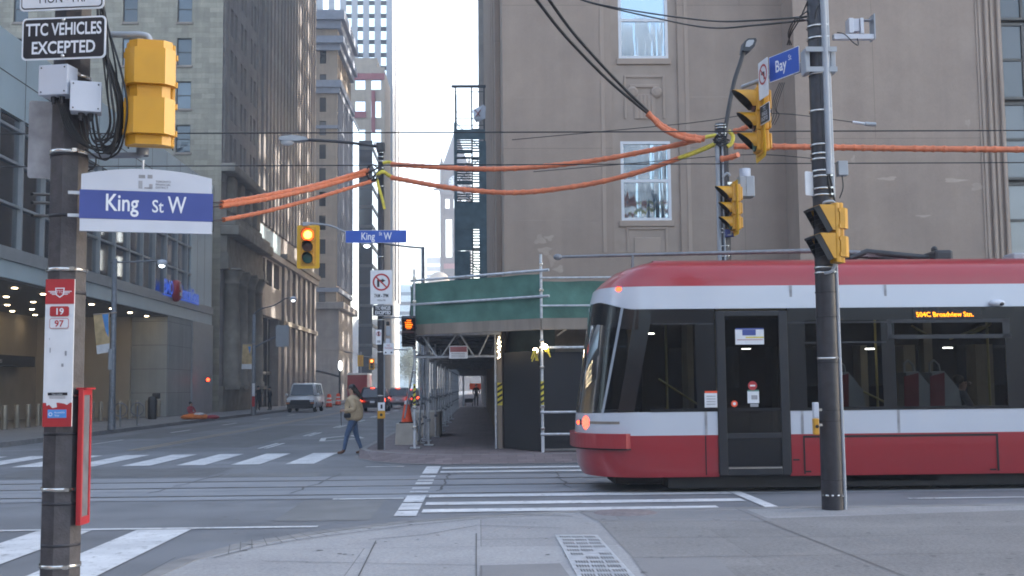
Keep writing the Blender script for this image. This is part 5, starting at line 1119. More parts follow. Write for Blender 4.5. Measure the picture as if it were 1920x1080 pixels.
for z, dz in ((4.32, 0), (3.72, 0)):
    a = Vector((A.x, A.y-.1))-ext*.12; c_ = Vector((Bp.x, Bp.y-.08))+ext*.22; rail((a.x, a.y, z), (c_.x, c_.y, z))
rail((Bp.x-.05, YF-.06, 3.05), (XR, YF-.06, 3.05)); rail((Bp.x-.05, YF-.06, 2.54), (XR, YF-.06, 2.54)); rail((Bp.x-.05, YF-.06, 1.06), (XR, YF-.06, 1.06)); rail((Bp.x-.05, YF-.06, .56), (XR, YF-.06, .56)); rail((Bp.x-.02, YF-.07, 4.15), (XR, YF-.07, 4.15), .022); rail((Bp.x-.02, YF-.10, 3.5), (XR, YF-.10, 3.5), .025)
for k in range(6): m.box((2.0+1.0*k, YF-.12, 2.98), (2.1+1.0*k, YF-.02, 3.12)); m.tube([(2.05+k, YF-.02, 3.0), (1.85+k, YF+.7, 2.85)], .025, 6)
part(sc_, "front_rail", m, True)
m = MB("steel_galv"); t0, t1 = Vector((A.x-.02, A.y-.05)), Vector((Dp.x, Dp.y-.05))
def tp(u, z): p = t0.lerp(t1, u); return (p.x, p.y, z)
m.tube([tp(-.02, 2.98), tp(1.02, 2.98)], .055, 8); m.tube([tp(0, 2.40), tp(1, 2.40)], .028, 8)
for u0, u1 in ((.1, .27), (.33, .5), (.55, .70), (.76, .88)):
    up = (u0 in (.1, .55)); m.tube([tp(u0, 2.95 if up else 2.42), tp(u1, 2.42 if up else 2.95)], .024, 6)
m.box((tp(.46, 0)[0], tp(.46, 0)[1]-.08, 2.93), (tp(.54, 0)[0], tp(.54, 0)[1]-.04, 3.03)); part(sc_, "truss", m, True)
pr = MB("steel_galv"); pr.cyl((0, 0, .03), (0, 0, 3.0), .030, n=8); pr.box((-.12, -.12, 0), (.12, .12, .03)); pr.m("black_matt"); pr.box((-.16, -.2, -.001), (.16, .2, .004)); 
for z in (.62, 1.15, 2.35): pr.m("steel_dull"); pr.box((-.05, -.05, z), (.05, .05, z+.07), .01)
pp = part(sc_, "post", pr); pp.location = (-.0, 0, 0)
for k in range(1, 25):
    y = 2.42*k; pcopy(pp, sc_, (0, y, 0)); 
    if k < 12: pcopy(pp, sc_, (.28 if k % 2 else .12, y-1.1, 0))
pr = MB("steel_galv"); pr.cyl((0, 0, 0), (0, 0, 4.55), .034, n=8); pr.m("band_steel"); [pr.box((-.05, -.06, z), (.05, .05, z+.07), .01) for z in (.5, 1.0, 1.9, 2.5, 3.0, 3.68, 4.28)]; pr.m("frame_white"); pr.cyl((0, 0, 0), (0, 0, .45), .038, n=8)
pr.m("rope_yellow"); pr.cyl((0, 0, 1.08), (0, 0, 1.62), .038, n=8); pr.m("black_matt")
for k in range(4): pr.add([(-.04, -.04, 1.10+.13*k), (.04, -.04, 1.15+.13*k), (.04, -.04, 1.21+.13*k), (-.04, -.04, 1.16+.13*k)], [(0, 1, 2, 3)])
cp = part(sc_, "corner_post", pr); cp.location = Vector((Bp.x, Bp.y-.03, .15))-A
c2 = pcopy(cp, sc_, (XR-.5, Bp.y-A.y, 0)); c3 = pcopy(cp, sc_, (-.0, -.14, -.0)); c3.scale = (.9, .9, .98)
pr = MB("timber"); pr.box((-.055, -.055, 0), (.055, .055, 2.9)); pr.m("steel_galv"); pr.cyl((-.1, -.02, 0), (-.1, -.02, 2.95), .03, n=8); pr.m("rope_yellow"); pr.box((-.06, -.062, 1.05), (.062, -.0555, 1.6)); pr.m("black_matt")
for k in range(4): pr.add([(-.06, -.064, 1.08+.13*k), (.06, -.064, 1.15+.13*k), (.06, -.064, 1.21+.13*k), (-.06, -.064, 1.14+.13*k)], [(0, 1, 2, 3)])
tpst = part(sc_, "timber_post", pr); tpst.location = Vector((Dp.x, Dp.y, .15))-A
m = MB("steel_dull")
for k in range(0, 25):
    y = A.y+2.42*k; m.tube([(A.x, y, 2.95), (.5, y, 2.95)], .045, 6); m.tube([(A.x, y, 2.45), (.5, y, 2.45)], .022, 6) if k < 10 else None
for k in range(40): m.box((A.x, A.y+.3+1.45*k, 2.99), (.55, A.y+.45+1.45*k, 3.06))
for x in (A.x, -.55, .45): m.tube([(x, A.y, 2.9), (x, 88.5, 2.9)], .045, 6)
for z in (.62, 1.2): m.tube([(A.x-.03, A.y, z), (A.x-.03, 88, z)], .024, 6)
m.tube([(A.x+.05, A.y+.5, .3), (A.x+.05, A.y+4.5, 2.7)], .022, 6); m.tube([(A.x-.05, A.y+1, 2.4), (A.x-.25, A.y-.1, .9)], .022, 6)
part(sc_, "ledger", m, True)
m = MB("sign_white"); k = mpp(28.3); c_ = at(860, 660, 28.15); m.box((c_.x-.23, c_.y, c_.z-.16), (c_.x+.22, c_.y+.012, c_.z+.15)); m.m("red_panel"); m.box((c_.x-.21, c_.y-.003, c_.z+.0), (c_.x+.20, c_.y-.0005, c_.z+.13)); m.m("sign_grey")
for j in range(3): m.box((c_.x-.18, c_.y-.003, c_.z-.045-.04*j), (c_.x+.15, c_.y-.0005, c_.z-.03-.04*j))
part(sc_, "notice_board", m, True)
pr = MB("lamp_warm"); pr.ball((0, 0, 0), .06, 8); wl_ = part(sc_, "work_lamp", pr); wl_.location = at(1004, 657, YF+.25)-A; pcopy(wl_, sc_, at(1022, 650, YF-.18)-A)
pr = MB("lamp_warm"); pr.ball((0, 0, 0), .012, 6); sl_ = part(sc_, "string_light", pr); rn = random.Random(9); sl_.location = at(936, 632, 27.8)-A
for k in range(16): pcopy(sl_, sc_, at(933+rn.uniform(0, 6), 634+2.5*k, 27.7)-A)
m = MB("rope_yellow"); rn = random.Random(12)
for c_ in (at(1004, 660, YF+.2), at(1024, 650, YF-.12)):
    for k in range(6): m.tube([c_+Vector((rn.uniform(-.05, .05), 0, .05)), c_+Vector((rn.uniform(-.1, .1), 0, -rn.uniform(.1, .25)))], .014, 5)
part(sc_, "tape", m, True)
# black plywood hoarding under the deck
h = thing("black_hoarding", "black plywood hoarding panels closing the corner under the scaffold", "hoarding", (1, 26.4, .15))
def board(name, a, b_, z1, mt, th=.03):
    a, b_ = Vector(a), Vector(b_); t = (b_-a).normalized(); n_ = Vector((-t.y, t.x))*th; q = MB(mt); q.prism([tuple(a), tuple(b_), tuple(b_+n_), tuple(a+n_)], .17, z1, 'z'); return part(h, name, q, True)
board("panel", (Dp.x+.10, Dp.y-.12), (Bp.x-.06, Bp.y+.22), 2.48, "black_hoarding"); board("panel", (Bp.x+.06, YF+.2), (3.85, YF+.2), 2.44, "black_hoarding"); board("panel", (3.87, YF+.21), (6.3, YF+.21), 2.44, "black_hoarding"); board("panel", (6.32, YF+.2), (XR, YF+.2), 2.44, "black_hoarding")
board("upper_panel", (Dp.x+.25, Dp.y+.8), (Bp.x+.4, Bp.y+1.4), 3.04, "net_dark"); board("upper_panel", (Bp.x+.4, Bp.y+1.4), (XR, YF+1.5), 3.04, "timber_grey")
board("base_strip", (Bp.x+.06, YF+.19), (XR, YF+.19), .22, "timber_grey")
h = thing("brown_hoarding", "long dark brown hoarding along the right side of the covered walkway", "hoarding", (.58, 28, .15))
q = MB("brown_hoarding"); q.prism([(Dp.x+.08, Dp.y+.1), (.60, 88), (.66, 88), (Dp.x+.16, Dp.y+.1)], .16, 3.0, 'z'); part(h, "panel", q, True)
q = MB("timber"); [q.box((.49, 30+2.44*k, .17), (.53, 30.06+2.44*k, 2.9)) for k in range(23)]; islands(h, "batten", q, True)
q = MB("box_grey"); q.box((A.x+.3, 88.4, .15), (A.x+.42, 88.5, 3.0)); q.box((.35, 88.4, .15), (.47, 88.5, 3.0)); q.box((A.x, 88.3, 2.5), (.5, 88.42, 3.0)); q2 = part(h, "end_frame", q, True)

# green stair tower of scaffold further up
YT = 72.0; xl, xr = at(853, 300, YT).x, at(910, 300, YT).x
t = thing("scaffold_stair_tower", "tall dark green netted scaffold stair tower standing over the walkway", "scaffold", ((xl+xr)/2, YT, 3.15))
def zt(py): return at(880, py, YT).z
m = MB("steel_dark")
for x in (xl+.05, (xl+xr)/2+.12, xr-.05):
    for y in (YT, YT+2.2): m.cyl((x, y, 3.15), (x, y, zt(160)), .045, n=6)
m.box((xl-.2, YT-.1, zt(164)), (xr+.1, YT+.1, zt(160))); part(t, "standard", m, True)
m = MB("net_dark"); z = zt(520); k = 0; rn = random.Random(1)
while z < zt(248):
    m.box((xl, YT, z), (xr, YT+.05, z+.10)); m.box((xl, YT+2.15, z), (xr, YT+2.2, z+.14))
    for j in range(9):
        y = YT+.2+j*.2; zz = z+.2*j; m.box((xl+.1, y, zz), (xl+(xr-xl)*.55, y+.25, zz+.05)); m.box(((xl+xr)/2+.1, y+.1, zz+.3), (xr-.35, y+.3, zz+.36))
    m.tube([(xl+.1, YT, z), (xr-.1, YT, z+1.9)] if k % 2 else [(xr-.1, YT, z), (xl+.1, YT, z+1.9)], .03, 5); z += 2.0; k += 1
part(t, "stair_flight", m, True)
m = MB("net_dark"); 
m.box((xl-.04, YT-.08, zt(430)), (xr, YT-.05, zt(380))); m.box((xl-.04, YT-.08, zt(470)), ((xl+xr)/2+.1, YT-.05, zt(431))); m.box((xr-.4, YT-.09, 3.2), (xr+.05, YT-.05, zt(265))); m.box((xl-.06, YT-.1, 3.2), (xl+.14, YT-.05, zt(230))); m.box((xl, YT-.07, zt(520)), ((xl+xr)/2-.05, YT-.04, zt(471))); m.box((xl, YT-.07, zt(262)), (xr, YT-.04, zt(243)))
m.box((xl-.02, YT, 3.2), (xl+.02, YT+2.2, zt(250)))
part(t, "netting", m, True)
m = MB("steel_dark")
for py in (172, 210, 222, 235): m.tube([(xl, YT, zt(py)), (xr, YT, zt(py))], .025, 5)
part(t, "guard_rail", m, True)
m = MB("pinkish_stone"); MT["pinkish_stone"]
fl = MB("box_white"); a = at(887, 208, YT-.2); fl.add([at(887, 206, YT-.2), at(906, 196, YT-.3), at(911, 200, YT-.2), at(910, 222, YT-.25), at(893, 230, YT-.15), at(888, 222, YT-.3)], [(0, 1, 2, 3, 4, 5)]); fl.add([q+Vector((0, .02, 0)) for q in fl.v[:6]], [(5, 4, 3, 2, 1, 0)]); fl.m("red_panel"); fl.tube([at(890, 205, YT-.35), at(900, 218, YT-.35)], .03, 5); fl.tube([at(901, 206, YT-.35), at(893, 218, YT-.35)], .03, 5); solo("tarp_flag", fl, "pale lilac flag of torn sheeting near the top of the stair tower", "flag")

# concrete block, cones
c = gp(762, 834, .15); b = thing("concrete_block", "pale concrete barrier block under the traffic cone by the scaffold", "concrete block", c)
m = MB("concrete_block"); m.prism([(-.30, 0), (.30, 0), (.27, .56), (-.27, .56)], -.02, .6, 'y'); m.box((-.2, -.025, .0), (.2, -.0201, .05)); part(b, "block", m)
def cone(loc, lab, s=1.0):
    t = thing("traffic_cone", lab, "traffic cone", loc, 0, "orange traffic cones"); m = MB("cone_orange"); m.lathe([(.155*s, .035), (.15*s, .06), (.045*s, .66*s), (.04*s, .70*s), (0, .70*s)], n=18); part(t, "cone", m)
    m = MB("sign_white"); m.lathe([(.0745*s, .50*s), (.062*s, .60*s)], n=18); part(t, "collar", m); m = MB("rubber"); m.box((-.2*s, -.2*s, 0), (.2*s, .2*s, .034), .01); part(t, "base", m); return t
cone((c.x+.0, c.y+.28, .71), "orange traffic cone standing on the pale concrete block"); cone(gp(802, 790, .15), "smaller orange cone behind the scaffold posts", 1.05)
b = thing("concrete_block", "second concrete block half hidden behind the scaffold posts", "concrete block", (A.x+.05, A.y+6.5, .15)); part(b, "block", MB("concrete_block").box((-.5, -.3, 0), (.35, 2.2, .78), .05))

# ------------------------------------------------------------------ other lamps, banners, bollards
def street_lamp(lab, foot, ztop, armpts, head, r=.09, banner=None, sig=False, extra=None):
    t = thing("street_lamp", lab, "street lamp", foot, 0, "street lamps along the avenue"); m = MB("steel_dull"); m.lathe([(r*1.25, 0), (r, 1.2), (r*.75, ztop), (0, ztop)], n=10); part(t, "pole", m)
    m = MB("steel_dull"); cable(m, [p-foot for p in armpts], .035, 5, 7); part(t, "arm", m); m = MB("box_white"); h_ = head-foot; m.ball((h_.x, h_.y, h_.z), (.22, .15, .14), 10); m.m("lamp_white"); m.ball((h_.x, h_.y-.02, h_.z-.10), (.12, .1, .09), 8); part(t, "head", m); return t
f = gp(209, 806, .15); Y = f.y
t = street_lamp("street lamp with a slim arm and picture banner before the lit undercut entrance", f, at(205, 486, Y).z-.15, [at(206, 492, Y), at(250, 491, Y), at(303, 488, Y)], at(304, 493, Y), .13)
m = MB("box_grey"); m.box((-.12, -.2, 2.3), (.02, .0, 3.1), .02); part(t, "signal_box", m)
def banner(lab, pts, Y, lo):
    t = thing("banner", lab, "banner", at(*pts[0], Y), 0, "picture banners on lamp posts"); m = MB("stone_cream"); 
    P = [at(px, py, Y) for px, py in pts]; a, b_, c_, d_ = P
    def lp_(u, v): return a.lerp(b_, u).lerp(d_.lerp(c_, u), v)
    m.m("rope_tan"); 
    m.add([lp_(0, 0), lp_(1, 0), lp_(1, lo), lp_(0, lo)]+[q+Vector((0, .02, 0)) for q in (lp_(0, 0), lp_(1, 0), lp_(1, lo), lp_(0, lo))], [(3, 2, 1, 0), (4, 5, 6, 7)]); part(t, "picture", m, True)
    m = MB("sign_white"); m.add([lp_(0, lo), lp_(1, lo), lp_(1, 1), lp_(0, 1)]+[q+Vector((0, .02, 0)) for q in (lp_(0, lo), lp_(1, lo), lp_(1, 1), lp_(0, 1))], [(3, 2, 1, 0), (4, 5, 6, 7)]); part(t, "white_strip", m, True)
    m = MB("sticker_blue"); m.add([lp_(.55, .02)-Vector((0, .01, 0)), lp_(.95, .02)-Vector((0, .01, 0)), lp_(.95, lo*.8)-Vector((0, .01, 0)), lp_(.75, lo*.6)-Vector((0, .01, 0))], [(3, 2, 1, 0)]) if lo < .8 else m.add([lp_(.6, .1)-Vector((0, .01, 0)), lp_(.9, .1)-Vector((0, .01, 0)), lp_(.8, .4)-Vector((0, .01, 0))], [(2, 1, 0)]); part(t, "blue_shape", m, True)
    m = MB("stone_plain"); m.tube([P[0], P[1]+Vector((.3, 0, 0))], .025, 6); part(t, "rod", m, True); return t
mat("rope_tan", (.52, .38, .20), .7, var=.3, scale=2.2)
banner("tan and blue picture banner hanging from the lamp at the undercut entrance", [(175, 590), (205, 586), (205, 660), (182, 664)], f.y-.1, .78)
f = gp(475, 778, .15); Y = f.y
t = street_lamp("street lamp with a swan neck arm in front of the classical columns", f, at(475, 590, Y).z-.15, [at(474, 592, Y), at(488, 580, Y), at(515, 572, Y), at(535, 560, Y), at(550, 557, Y)], at(550, 560, Y), .13)
m = MB("steel_dull"); cable(m, [at(476, 652, Y)-f, at(495, 642, Y)-f, at(520, 630, Y)-f, at(538, 626, Y)-f], .05, 4, 6); part(t, "sign_arm", m)
s = thing("sign_back", "pale grey rectangular sign back on an arm before the black doorway", "sign", at(529, 630, Y-.1)); m = MB("box_grey"); plate(m, 24*mpp(Y), 40*mpp(Y), .05, 0, .03); part(s, "panel", m)
s = thing("pole_poster", "thin red and white notice strip on the lamp post by the columns", "sign", at(475, 730, Y-.2)); m = MB("sign_white"); m.box((-.07, 0, -.4), (.09, .02, .35)); m.m("sign_red"); m.box((-.07, 0, -1.0), (.09, .02, -.41)); part(s, "panel", m)
banner("small tan picture banner hanging beside the lamp at the columns", [(455, 645), (472, 645), (472, 692), (453, 692)], Y-.1, .8)
Y = 40.0; f = Vector((at(793, 500, Y).x, Y, .15))
street_lamp("dark street lamp behind the netting with its arm reaching to the corner pole", f, at(793, 463, Y).z-.15, [at(793, 465, Y), at(760, 462, Y), at(715, 456, Y), at(690, 452, Y)], at(688, 455, Y), .08)
for k, (px, py, Y) in enumerate(((780, 600, 60), (770, 642, 90))):
    m = 0
pr = thing("bollard", "tan metal bollard in the row before the undercut entrance, all alike", "bollard", gp(8, 806, .15), 0, "tan bollards at the undercut entrance")
m = MB("bollard_tan"); m.lathe([(.11, 0), (.11, .92), (.10, .96), (0, .97)], n=14); part(pr, "shaft", m); m = MB("steel_dull"); m.lathe([(.14, 0), (.14, .02), (.11, .021)], n=14); part(pr, "base_ring", m)
for px, py in ((31, 803), (52, 801), (71, 799), (172, 791), (188, 790), (204, 789), (224, 787.5), (242, 786.5), (257, 785.5), (276, 784), (288, 783), (297, 782)): dup(pr, gp(px, py, .15))
b = thing("bike_rack", "bare metal bicycle ring rack on the west sidewalk kerb", "bike rack", gp(225, 800, .15))
for px, py in ((225, 800), (257, 798)):
    m = MB("steel_dull"); q = gp(px, py, .15); m.cyl((q.x, q.y, .15), (q.x, q.y, 1.0), .035, n=8); m.tube([(q.x+.28*math.cos(R(30*i)), q.y, .85+.28*math.sin(R(30*i))) for i in range(13)], .025, 6); part(b, "ring", m, True)
q = gp(285, 786, .15); m = MB("frame_dark"); m.lathe([(.22, .15), (.25, 1.1), (.2, 1.3), (0, 1.35)], (q.x, q.y, 0), 12); m.box((q.x, q.y-.1, 1.2), (q.x+.4, q.y+.1, 1.5), .05); solo("litter_bin", m, "dark litter bin among the tan bollards", "litter bin")
for px, py, lab in ((617, 764, "tall orange construction barrel, first beyond the white van"), (634, 760, "orange construction barrel beyond the first, partly hidden")):
    t = thing("construction_barrel", lab, "barrel", gp(px, py, 0), 0, "orange construction barrels"); m = MB("cone_orange"); m.lathe([(.42, .1), (.40, .5), (.36, .52), (.35, .9), (.31, .92), (.30, 1.45), (.2, 1.6), (0, 1.62)], n=14); t.scale = (.62, .62, .72); part(t, "barrel", m); m = MB("sign_white"); m.lathe([(.385, .55), (.375, .75)], n=14); m.lathe([(.325, 1.0), (.32, 1.2)], n=14); part(t, "band", m); m = MB("rubber"); m.lathe([(0, .1), (.5, .1), (.5, 0)], n=12); part(t, "base", m)
for px, py, Y, rz, lit, lab in ((697, 690, 140, 0, 0, "small distant signal with its red lamp lit over the queue of cars"), (676, 684, 140, R(180), None, "small distant yellow signal turned away left of the lit one")):
    s = traffic_signal(lab, at(px, py, Y), rz, lit, True, "signals far up the avenue"); s.scale = (1.25,)*3
    q = at(px, py, Y); m = MB("steel_dull"); m.tube([(q.x, Y+.3, .15), (q.x, Y+.3, q.z+1.6)], .1, 8); m.tube([(q.x, Y+.3, q.z+1.3), (q.x-2.0, Y+.3, q.z+1.6)], .05, 6); solo("signal_post", m, "grey post carrying the distant "+("lit red signal" if lit == 0 else "signal turned away"), "pole")
m = MB("steel_dark"); m.cyl(at(637, 770, 128), at(637, 690, 128), .12, n=8); cable(m, [at(637, 706, 128), at(615, 700, 128), at(592, 695, 128)], .12, 4, 6); m.m("lamp_white"); m.ball(at(638, 686, 128), (.22, .22, .6), 8); solo("street_lamp", m, "dark post with a long arm and white globe at the cross street corner", "street lamp")

# tree far up the street
tr = thing("street_tree", "small hazy green street tree far beyond the queue of cars", "tree", (-20.2, 330, .15)); rn = random.Random(21)
m = MB("stone_dark"); m.tube([(0, 0, 0), (.1, 0, 4), (0, .2, 9)], [.28, .2, .08], 8); [m.tube([(0, 0, 4+k*.7), (2.2*math.cos(k*2.1), 2.2*math.sin(k*2.1), 7+k*.6)], [.1, .03], 5) for k in range(6)]; part(tr, "trunk", m)
mat("leaf", (.075, .10, .05), .7, var=.35, scale=.6)
m = MB("leaf")
for k in range(2600):
    c_ = Vector((rn.gauss(0, 1.5), rn.gauss(0, 1.5), 8.5+rn.gauss(0, 2.4))); a = Vector((rn.uniform(-1, 1), rn.uniform(-1, 1), rn.uniform(-1, 1))).normalized()*.22; b_ = a.orthogonal().normalized()*.16; m.add([c_-a, c_+b_, c_+a, c_-b_], [(0, 1, 2, 3)])
part(tr, "crown", m)

# ------------------------------------------------------------------ vehicles
for n_, c_ in (("car_black", (.018, .018, .022)), ("car_red", (.07, .014, .016)), ("car_silver", (.36, .38, .40)), ("van_white", (.80, .82, .84)), ("truck_red", (.33, .022, .03)), ("car_grey", (.12, .13, .14)), ("car_pale", (.50, .52, .55))): mat(n_, c_, .32, .0, var=.04, coat=.6)
mirror("car_glass", (.03, .032, .035), .05, refl=.0); mat("tail_lens", (.30, .02, .02), .3); mat("chrome", (.6, .6, .62), .15, .95)
def vehicle(name, lab, cat, loc, rz, L_, W_, H_, body, kind="suv", group=None, brake=True, front=False):
    """+x right, rear faces -y at y = 0"""
    t = thing(name, lab, cat, loc, rz, group); hw = W_/2; belt = H_*.56; m = MB(body)
    def loft(prof, hw0, hw1, z0, z1, mb):   # outline in (y, z), narrower upwards
        n = len(prof); vs = []
        for s in (-1, 1):
            for y, z in prof:
                f = max(0, min(1, (z-z0)/(z1-z0))); vs.append((s*(hw0+(hw1-hw0)*f), y, z))
        mb.add(vs, [tuple(range(n))[::-1], tuple(range(n, 2*n))]+[(i, (i+1) % n, n+(i+1) % n, n+i) for i in range(n)], False)
    if kind == "suv": low = [(0.03, .30), (0, .55), (.06, belt), (L_-1.2, belt), (L_-.2, belt*.86), (L_, .55), (L_-.03, .28)]; top = [(.10, belt), (.38, H_-.06), (.6, H_), (L_*.52, H_), (L_*.60, H_-.05), (L_-1.35, belt)]
    else: low = [(0.02, .34), (0, .6), (.02, belt), (L_-1.0, belt), (L_-.15, belt*.88), (L_, .6), (L_-.02, .32)]; top = [(.03, belt), (.10, H_-.06), (.2, H_), (L_*.70, H_), (L_*.76, H_-.08), (L_-1.0, belt)]
    loft(low, hw, hw*.97, .3, belt, m)
    bm = bmesh.new(); vv = [bm.verts.new(v) for v in m.v]; [bm.faces.new([vv[i] for i in f]) for f in m.f]; bmesh.ops.recalc_face_normals(bm, faces=bm.faces[:]); bmesh.ops.bevel(bm, geom=bm.edges[:], offset=.06, segments=2, affect='EDGES'); m = MB(body); m._bm(bm, True)
    n0 = MB(body); loft(top, hw*.95, hw*.76, belt, H_, n0); bm = bmesh.new(); vv = [bm.verts.new(v) for v in n0.v]; [bm.faces.new([vv[i] for i in f]) for f in n0.f]; bmesh.ops.recalc_face_normals(bm, faces=bm.faces[:]); bmesh.ops.bevel(bm, geom=bm.edges[:], offset=.05, segments=2, affect='EDGES'); m._bm(bm, True); part(t, "body", m)
    g = MB("car_glass"); zt_, zb_ = H_-.10, belt+.05
    def edge(i, z):  # y on profile segment i at height z
        (ya, za_), (yb, zb2) = top[i], top[i+1]; return ya+(yb-ya)*(z-za_)/(zb2-za_)
    wu = lambda z: hw*.95+(hw*.76-hw*.95)*(z-belt)/(H_-belt)
    ra, rb = edge(0, zb_), edge(0, min(zt_, top[1][1])); g.add([(-wu(zb_)*.86, ra-.012, zb_), (wu(zb_)*.86, ra-.012, zb_), (wu(zt_)*.86, rb-.012, zt_), (-wu(zt_)*.86, rb-.012, zt_)], [(0, 1, 2, 3)]); part(t, "rear_window", g)
    g = MB("car_glass"); i = len(top)-2; fa, fb = edge(i, zb_), edge(i, min(zt_, top[i][1])); g.add([(-wu(zb_)*.88, fa+.012, zb_), (wu(zb_)*.88, fa+.012, zb_), (wu(zt_)*.88, fb+.012, zt_), (-wu(zt_)*.88, fb+.012, zt_)], [(3, 2, 1, 0)]); part(t, "windscreen", g)
    for s in (-1, 1):
        g = MB("car_glass")
        for u0, u1 in ((.14, .38), (.40, .62), (.64, .84)):
            y0, y1 = ra+(fa-ra)*u0, ra+(fa-ra)*u1; k_ = .10 if u0 < .2 else 0; k2 = -.25 if u1 > .8 else 0
            p = [(s*(wu(zb_)+.012), y0, zb_), (s*(wu(zb_)+.012), y1, zb_), (s*(wu(zt_)+.012), y1+k2, zt_), (s*(wu(zt_)+.012), y0+k_, zt_)]; g.add(p, [(0, 1, 2, 3) if s > 0 else (3, 2, 1, 0)])
        part(t, "side_window", g)
    rw = .34 if kind == "suv" else .37
    for s in (-1, 1):
        for y in (L_*.2, L_*.80):
            q = MB("rubber"); q.lathe([(0, -.11), (rw-.05, -.11), (rw, -.07), (rw, .07), (rw-.05, .11), (0, .11)], (0, 0, 0), 18, 'x'); o = part(t, "wheel", q); o.location = (s*(hw-.10), y, rw); q = MB("steel_galv"); q.lathe([(0, s*.118), (rw*.5, s*.116), (rw*.56, s*.112)], (0, 0, 0), 14, 'x'); part(o, "rim", q)
    for s in (-1, 1):
        q = MB("lamp_red" if brake else "tail_lens"); q.box((s*(hw-.26), -.045, belt-.24), (s*(hw-.02), .05, belt-.03), .015) if brake else q.box((s*(hw-.14), -.03, belt-.22), (s*(hw-.03), .04, belt-.02), .01); part(t, "tail_light", q)
        q = MB("tail_lens"); q.box((s*(hw-.2), -.02, belt-.36), (s*(hw-.02), .06, belt-.22), .02); part(t, "tail_lens", q)
        q = MB("box_white"); q.box((s*(hw-.32), L_-.13, .72), (s*(hw-.06), L_+.035, .86), .02); q.m("lamp_amber"); q.box((s*(hw-.26), L_-.13, .60), (s*(hw-.02), L_+.04, .70), .02); part(t, "headlight", q)
        q = MB(body); q.box((s*(hw+.02), fa-.1, belt+.02), (s*(hw+.2), fa+.05, belt+.18), .03); part(t, "mirror", q)
    if brake: q = MB("lamp_red"); q.box((-.14, top[1][0]-.09, H_-.09), (.14, top[1][0]-.02, H_-.05)); part(t, "brake_light", q)
    q = MB("sign_white"); q.box((-.16, -.035, .62), (.16, -.005, .76)); part(t, "number_plate", q); q = MB("black_matt"); q.box((-hw*.93, -.05, .30), (hw*.93, .1, .50), .03); q.box((-hw*.93, L_-.1, .28), (hw*.93, L_+.05, .50), .03); part(t, "bumper", q)
    q = MB("black_matt"); q.box((-hw*.66, L_-.06, .52), (hw*.66, L_+.03, .88), .02); (q.box((-hw*.96, L_-.06, .50), (hw*.96, L_+.026, .86)) if kind == "van" else None); part(t, "grille", q); return t
CQ = "cars queueing with brake lights on"
vehicle("car", "black sport utility car with lit brake lights, nearest of the queue", "car", (-7.45, 80, 0), 0, 4.7, 1.86, 1.72, "car_black", "suv", CQ)
vehicle("car", "silver car with lit brake lights just beyond the black one", "car", (-6.55, 92, 0), 0, 4.6, 1.82, 1.68, "car_silver", "suv", CQ)
vehicle("car", "dark red hatchback between the black car and the kerb lane, brake lights on", "car", (-6.35, 105, 0), 0, 4.4, 1.8, 1.55, "car_red", "suv", CQ)
vehicle("car", "pale car far up the queue, nearest to the scaffold posts", "car", (-6.15, 120, 0), 0, 4.5, 1.8, 1.6, "car_pale", "suv", CQ)
vehicle("car", "small dark grey car at the far end of the queue", "car", (-7.9, 118, 0), 0, 4.5, 1.8, 1.5, "car_grey", "suv", CQ)
vehicle("car", "far dark car with headlights coming down the street behind the posts", "car", (-4.6, 128, 0), R(180), 4.5, 1.8, 1.55, "car_grey", "suv", None, False, True)
v = vehicle("van", "white delivery van facing the viewer with orange turn lamps", "van", (-12.55, 86.2, 0), R(180), 5.4, 1.98, 2.05, "van_white", "van", None, False, True)
t = thing("box_truck", "red box truck with a white roof edge behind the walking person", "truck", (-12.95, 122, 0)); m = MB("truck_red"); m.box((-1.05, 0, .9), (1.05, 5.0, 3.1), .06); part(t, "box_body", m); m = MB("van_white"); m.box((-1.08, -.03, 3.05), (1.08, 5.05, 3.25), .03); part(t, "roof_edge", m); m = MB("car_grey"); m.box((-1.0, 5.2, .6), (1.0, 7.0, 2.6), .15); part(t, "cab", m)
for s in (-1, 1):
    for y in (1.2, 6.0): q = MB("rubber"); q.lathe([(0, -.14), (.45, -.14), (.45, .14), (0, .14)], (0, 0, 0), 16, 'x'); o = part(t, "wheel", q); o.location = (s*.9, y, .45)
    q = MB("tail_lens"); q.box((s*.85, -.05, .75), (s*1.03, .02, .9)); part(t, "tail_light", q)
m = MB("steel_dark"); m.box((-.95, .05, .5), (.95, 6.5, .88)); part(t, "chassis", m)

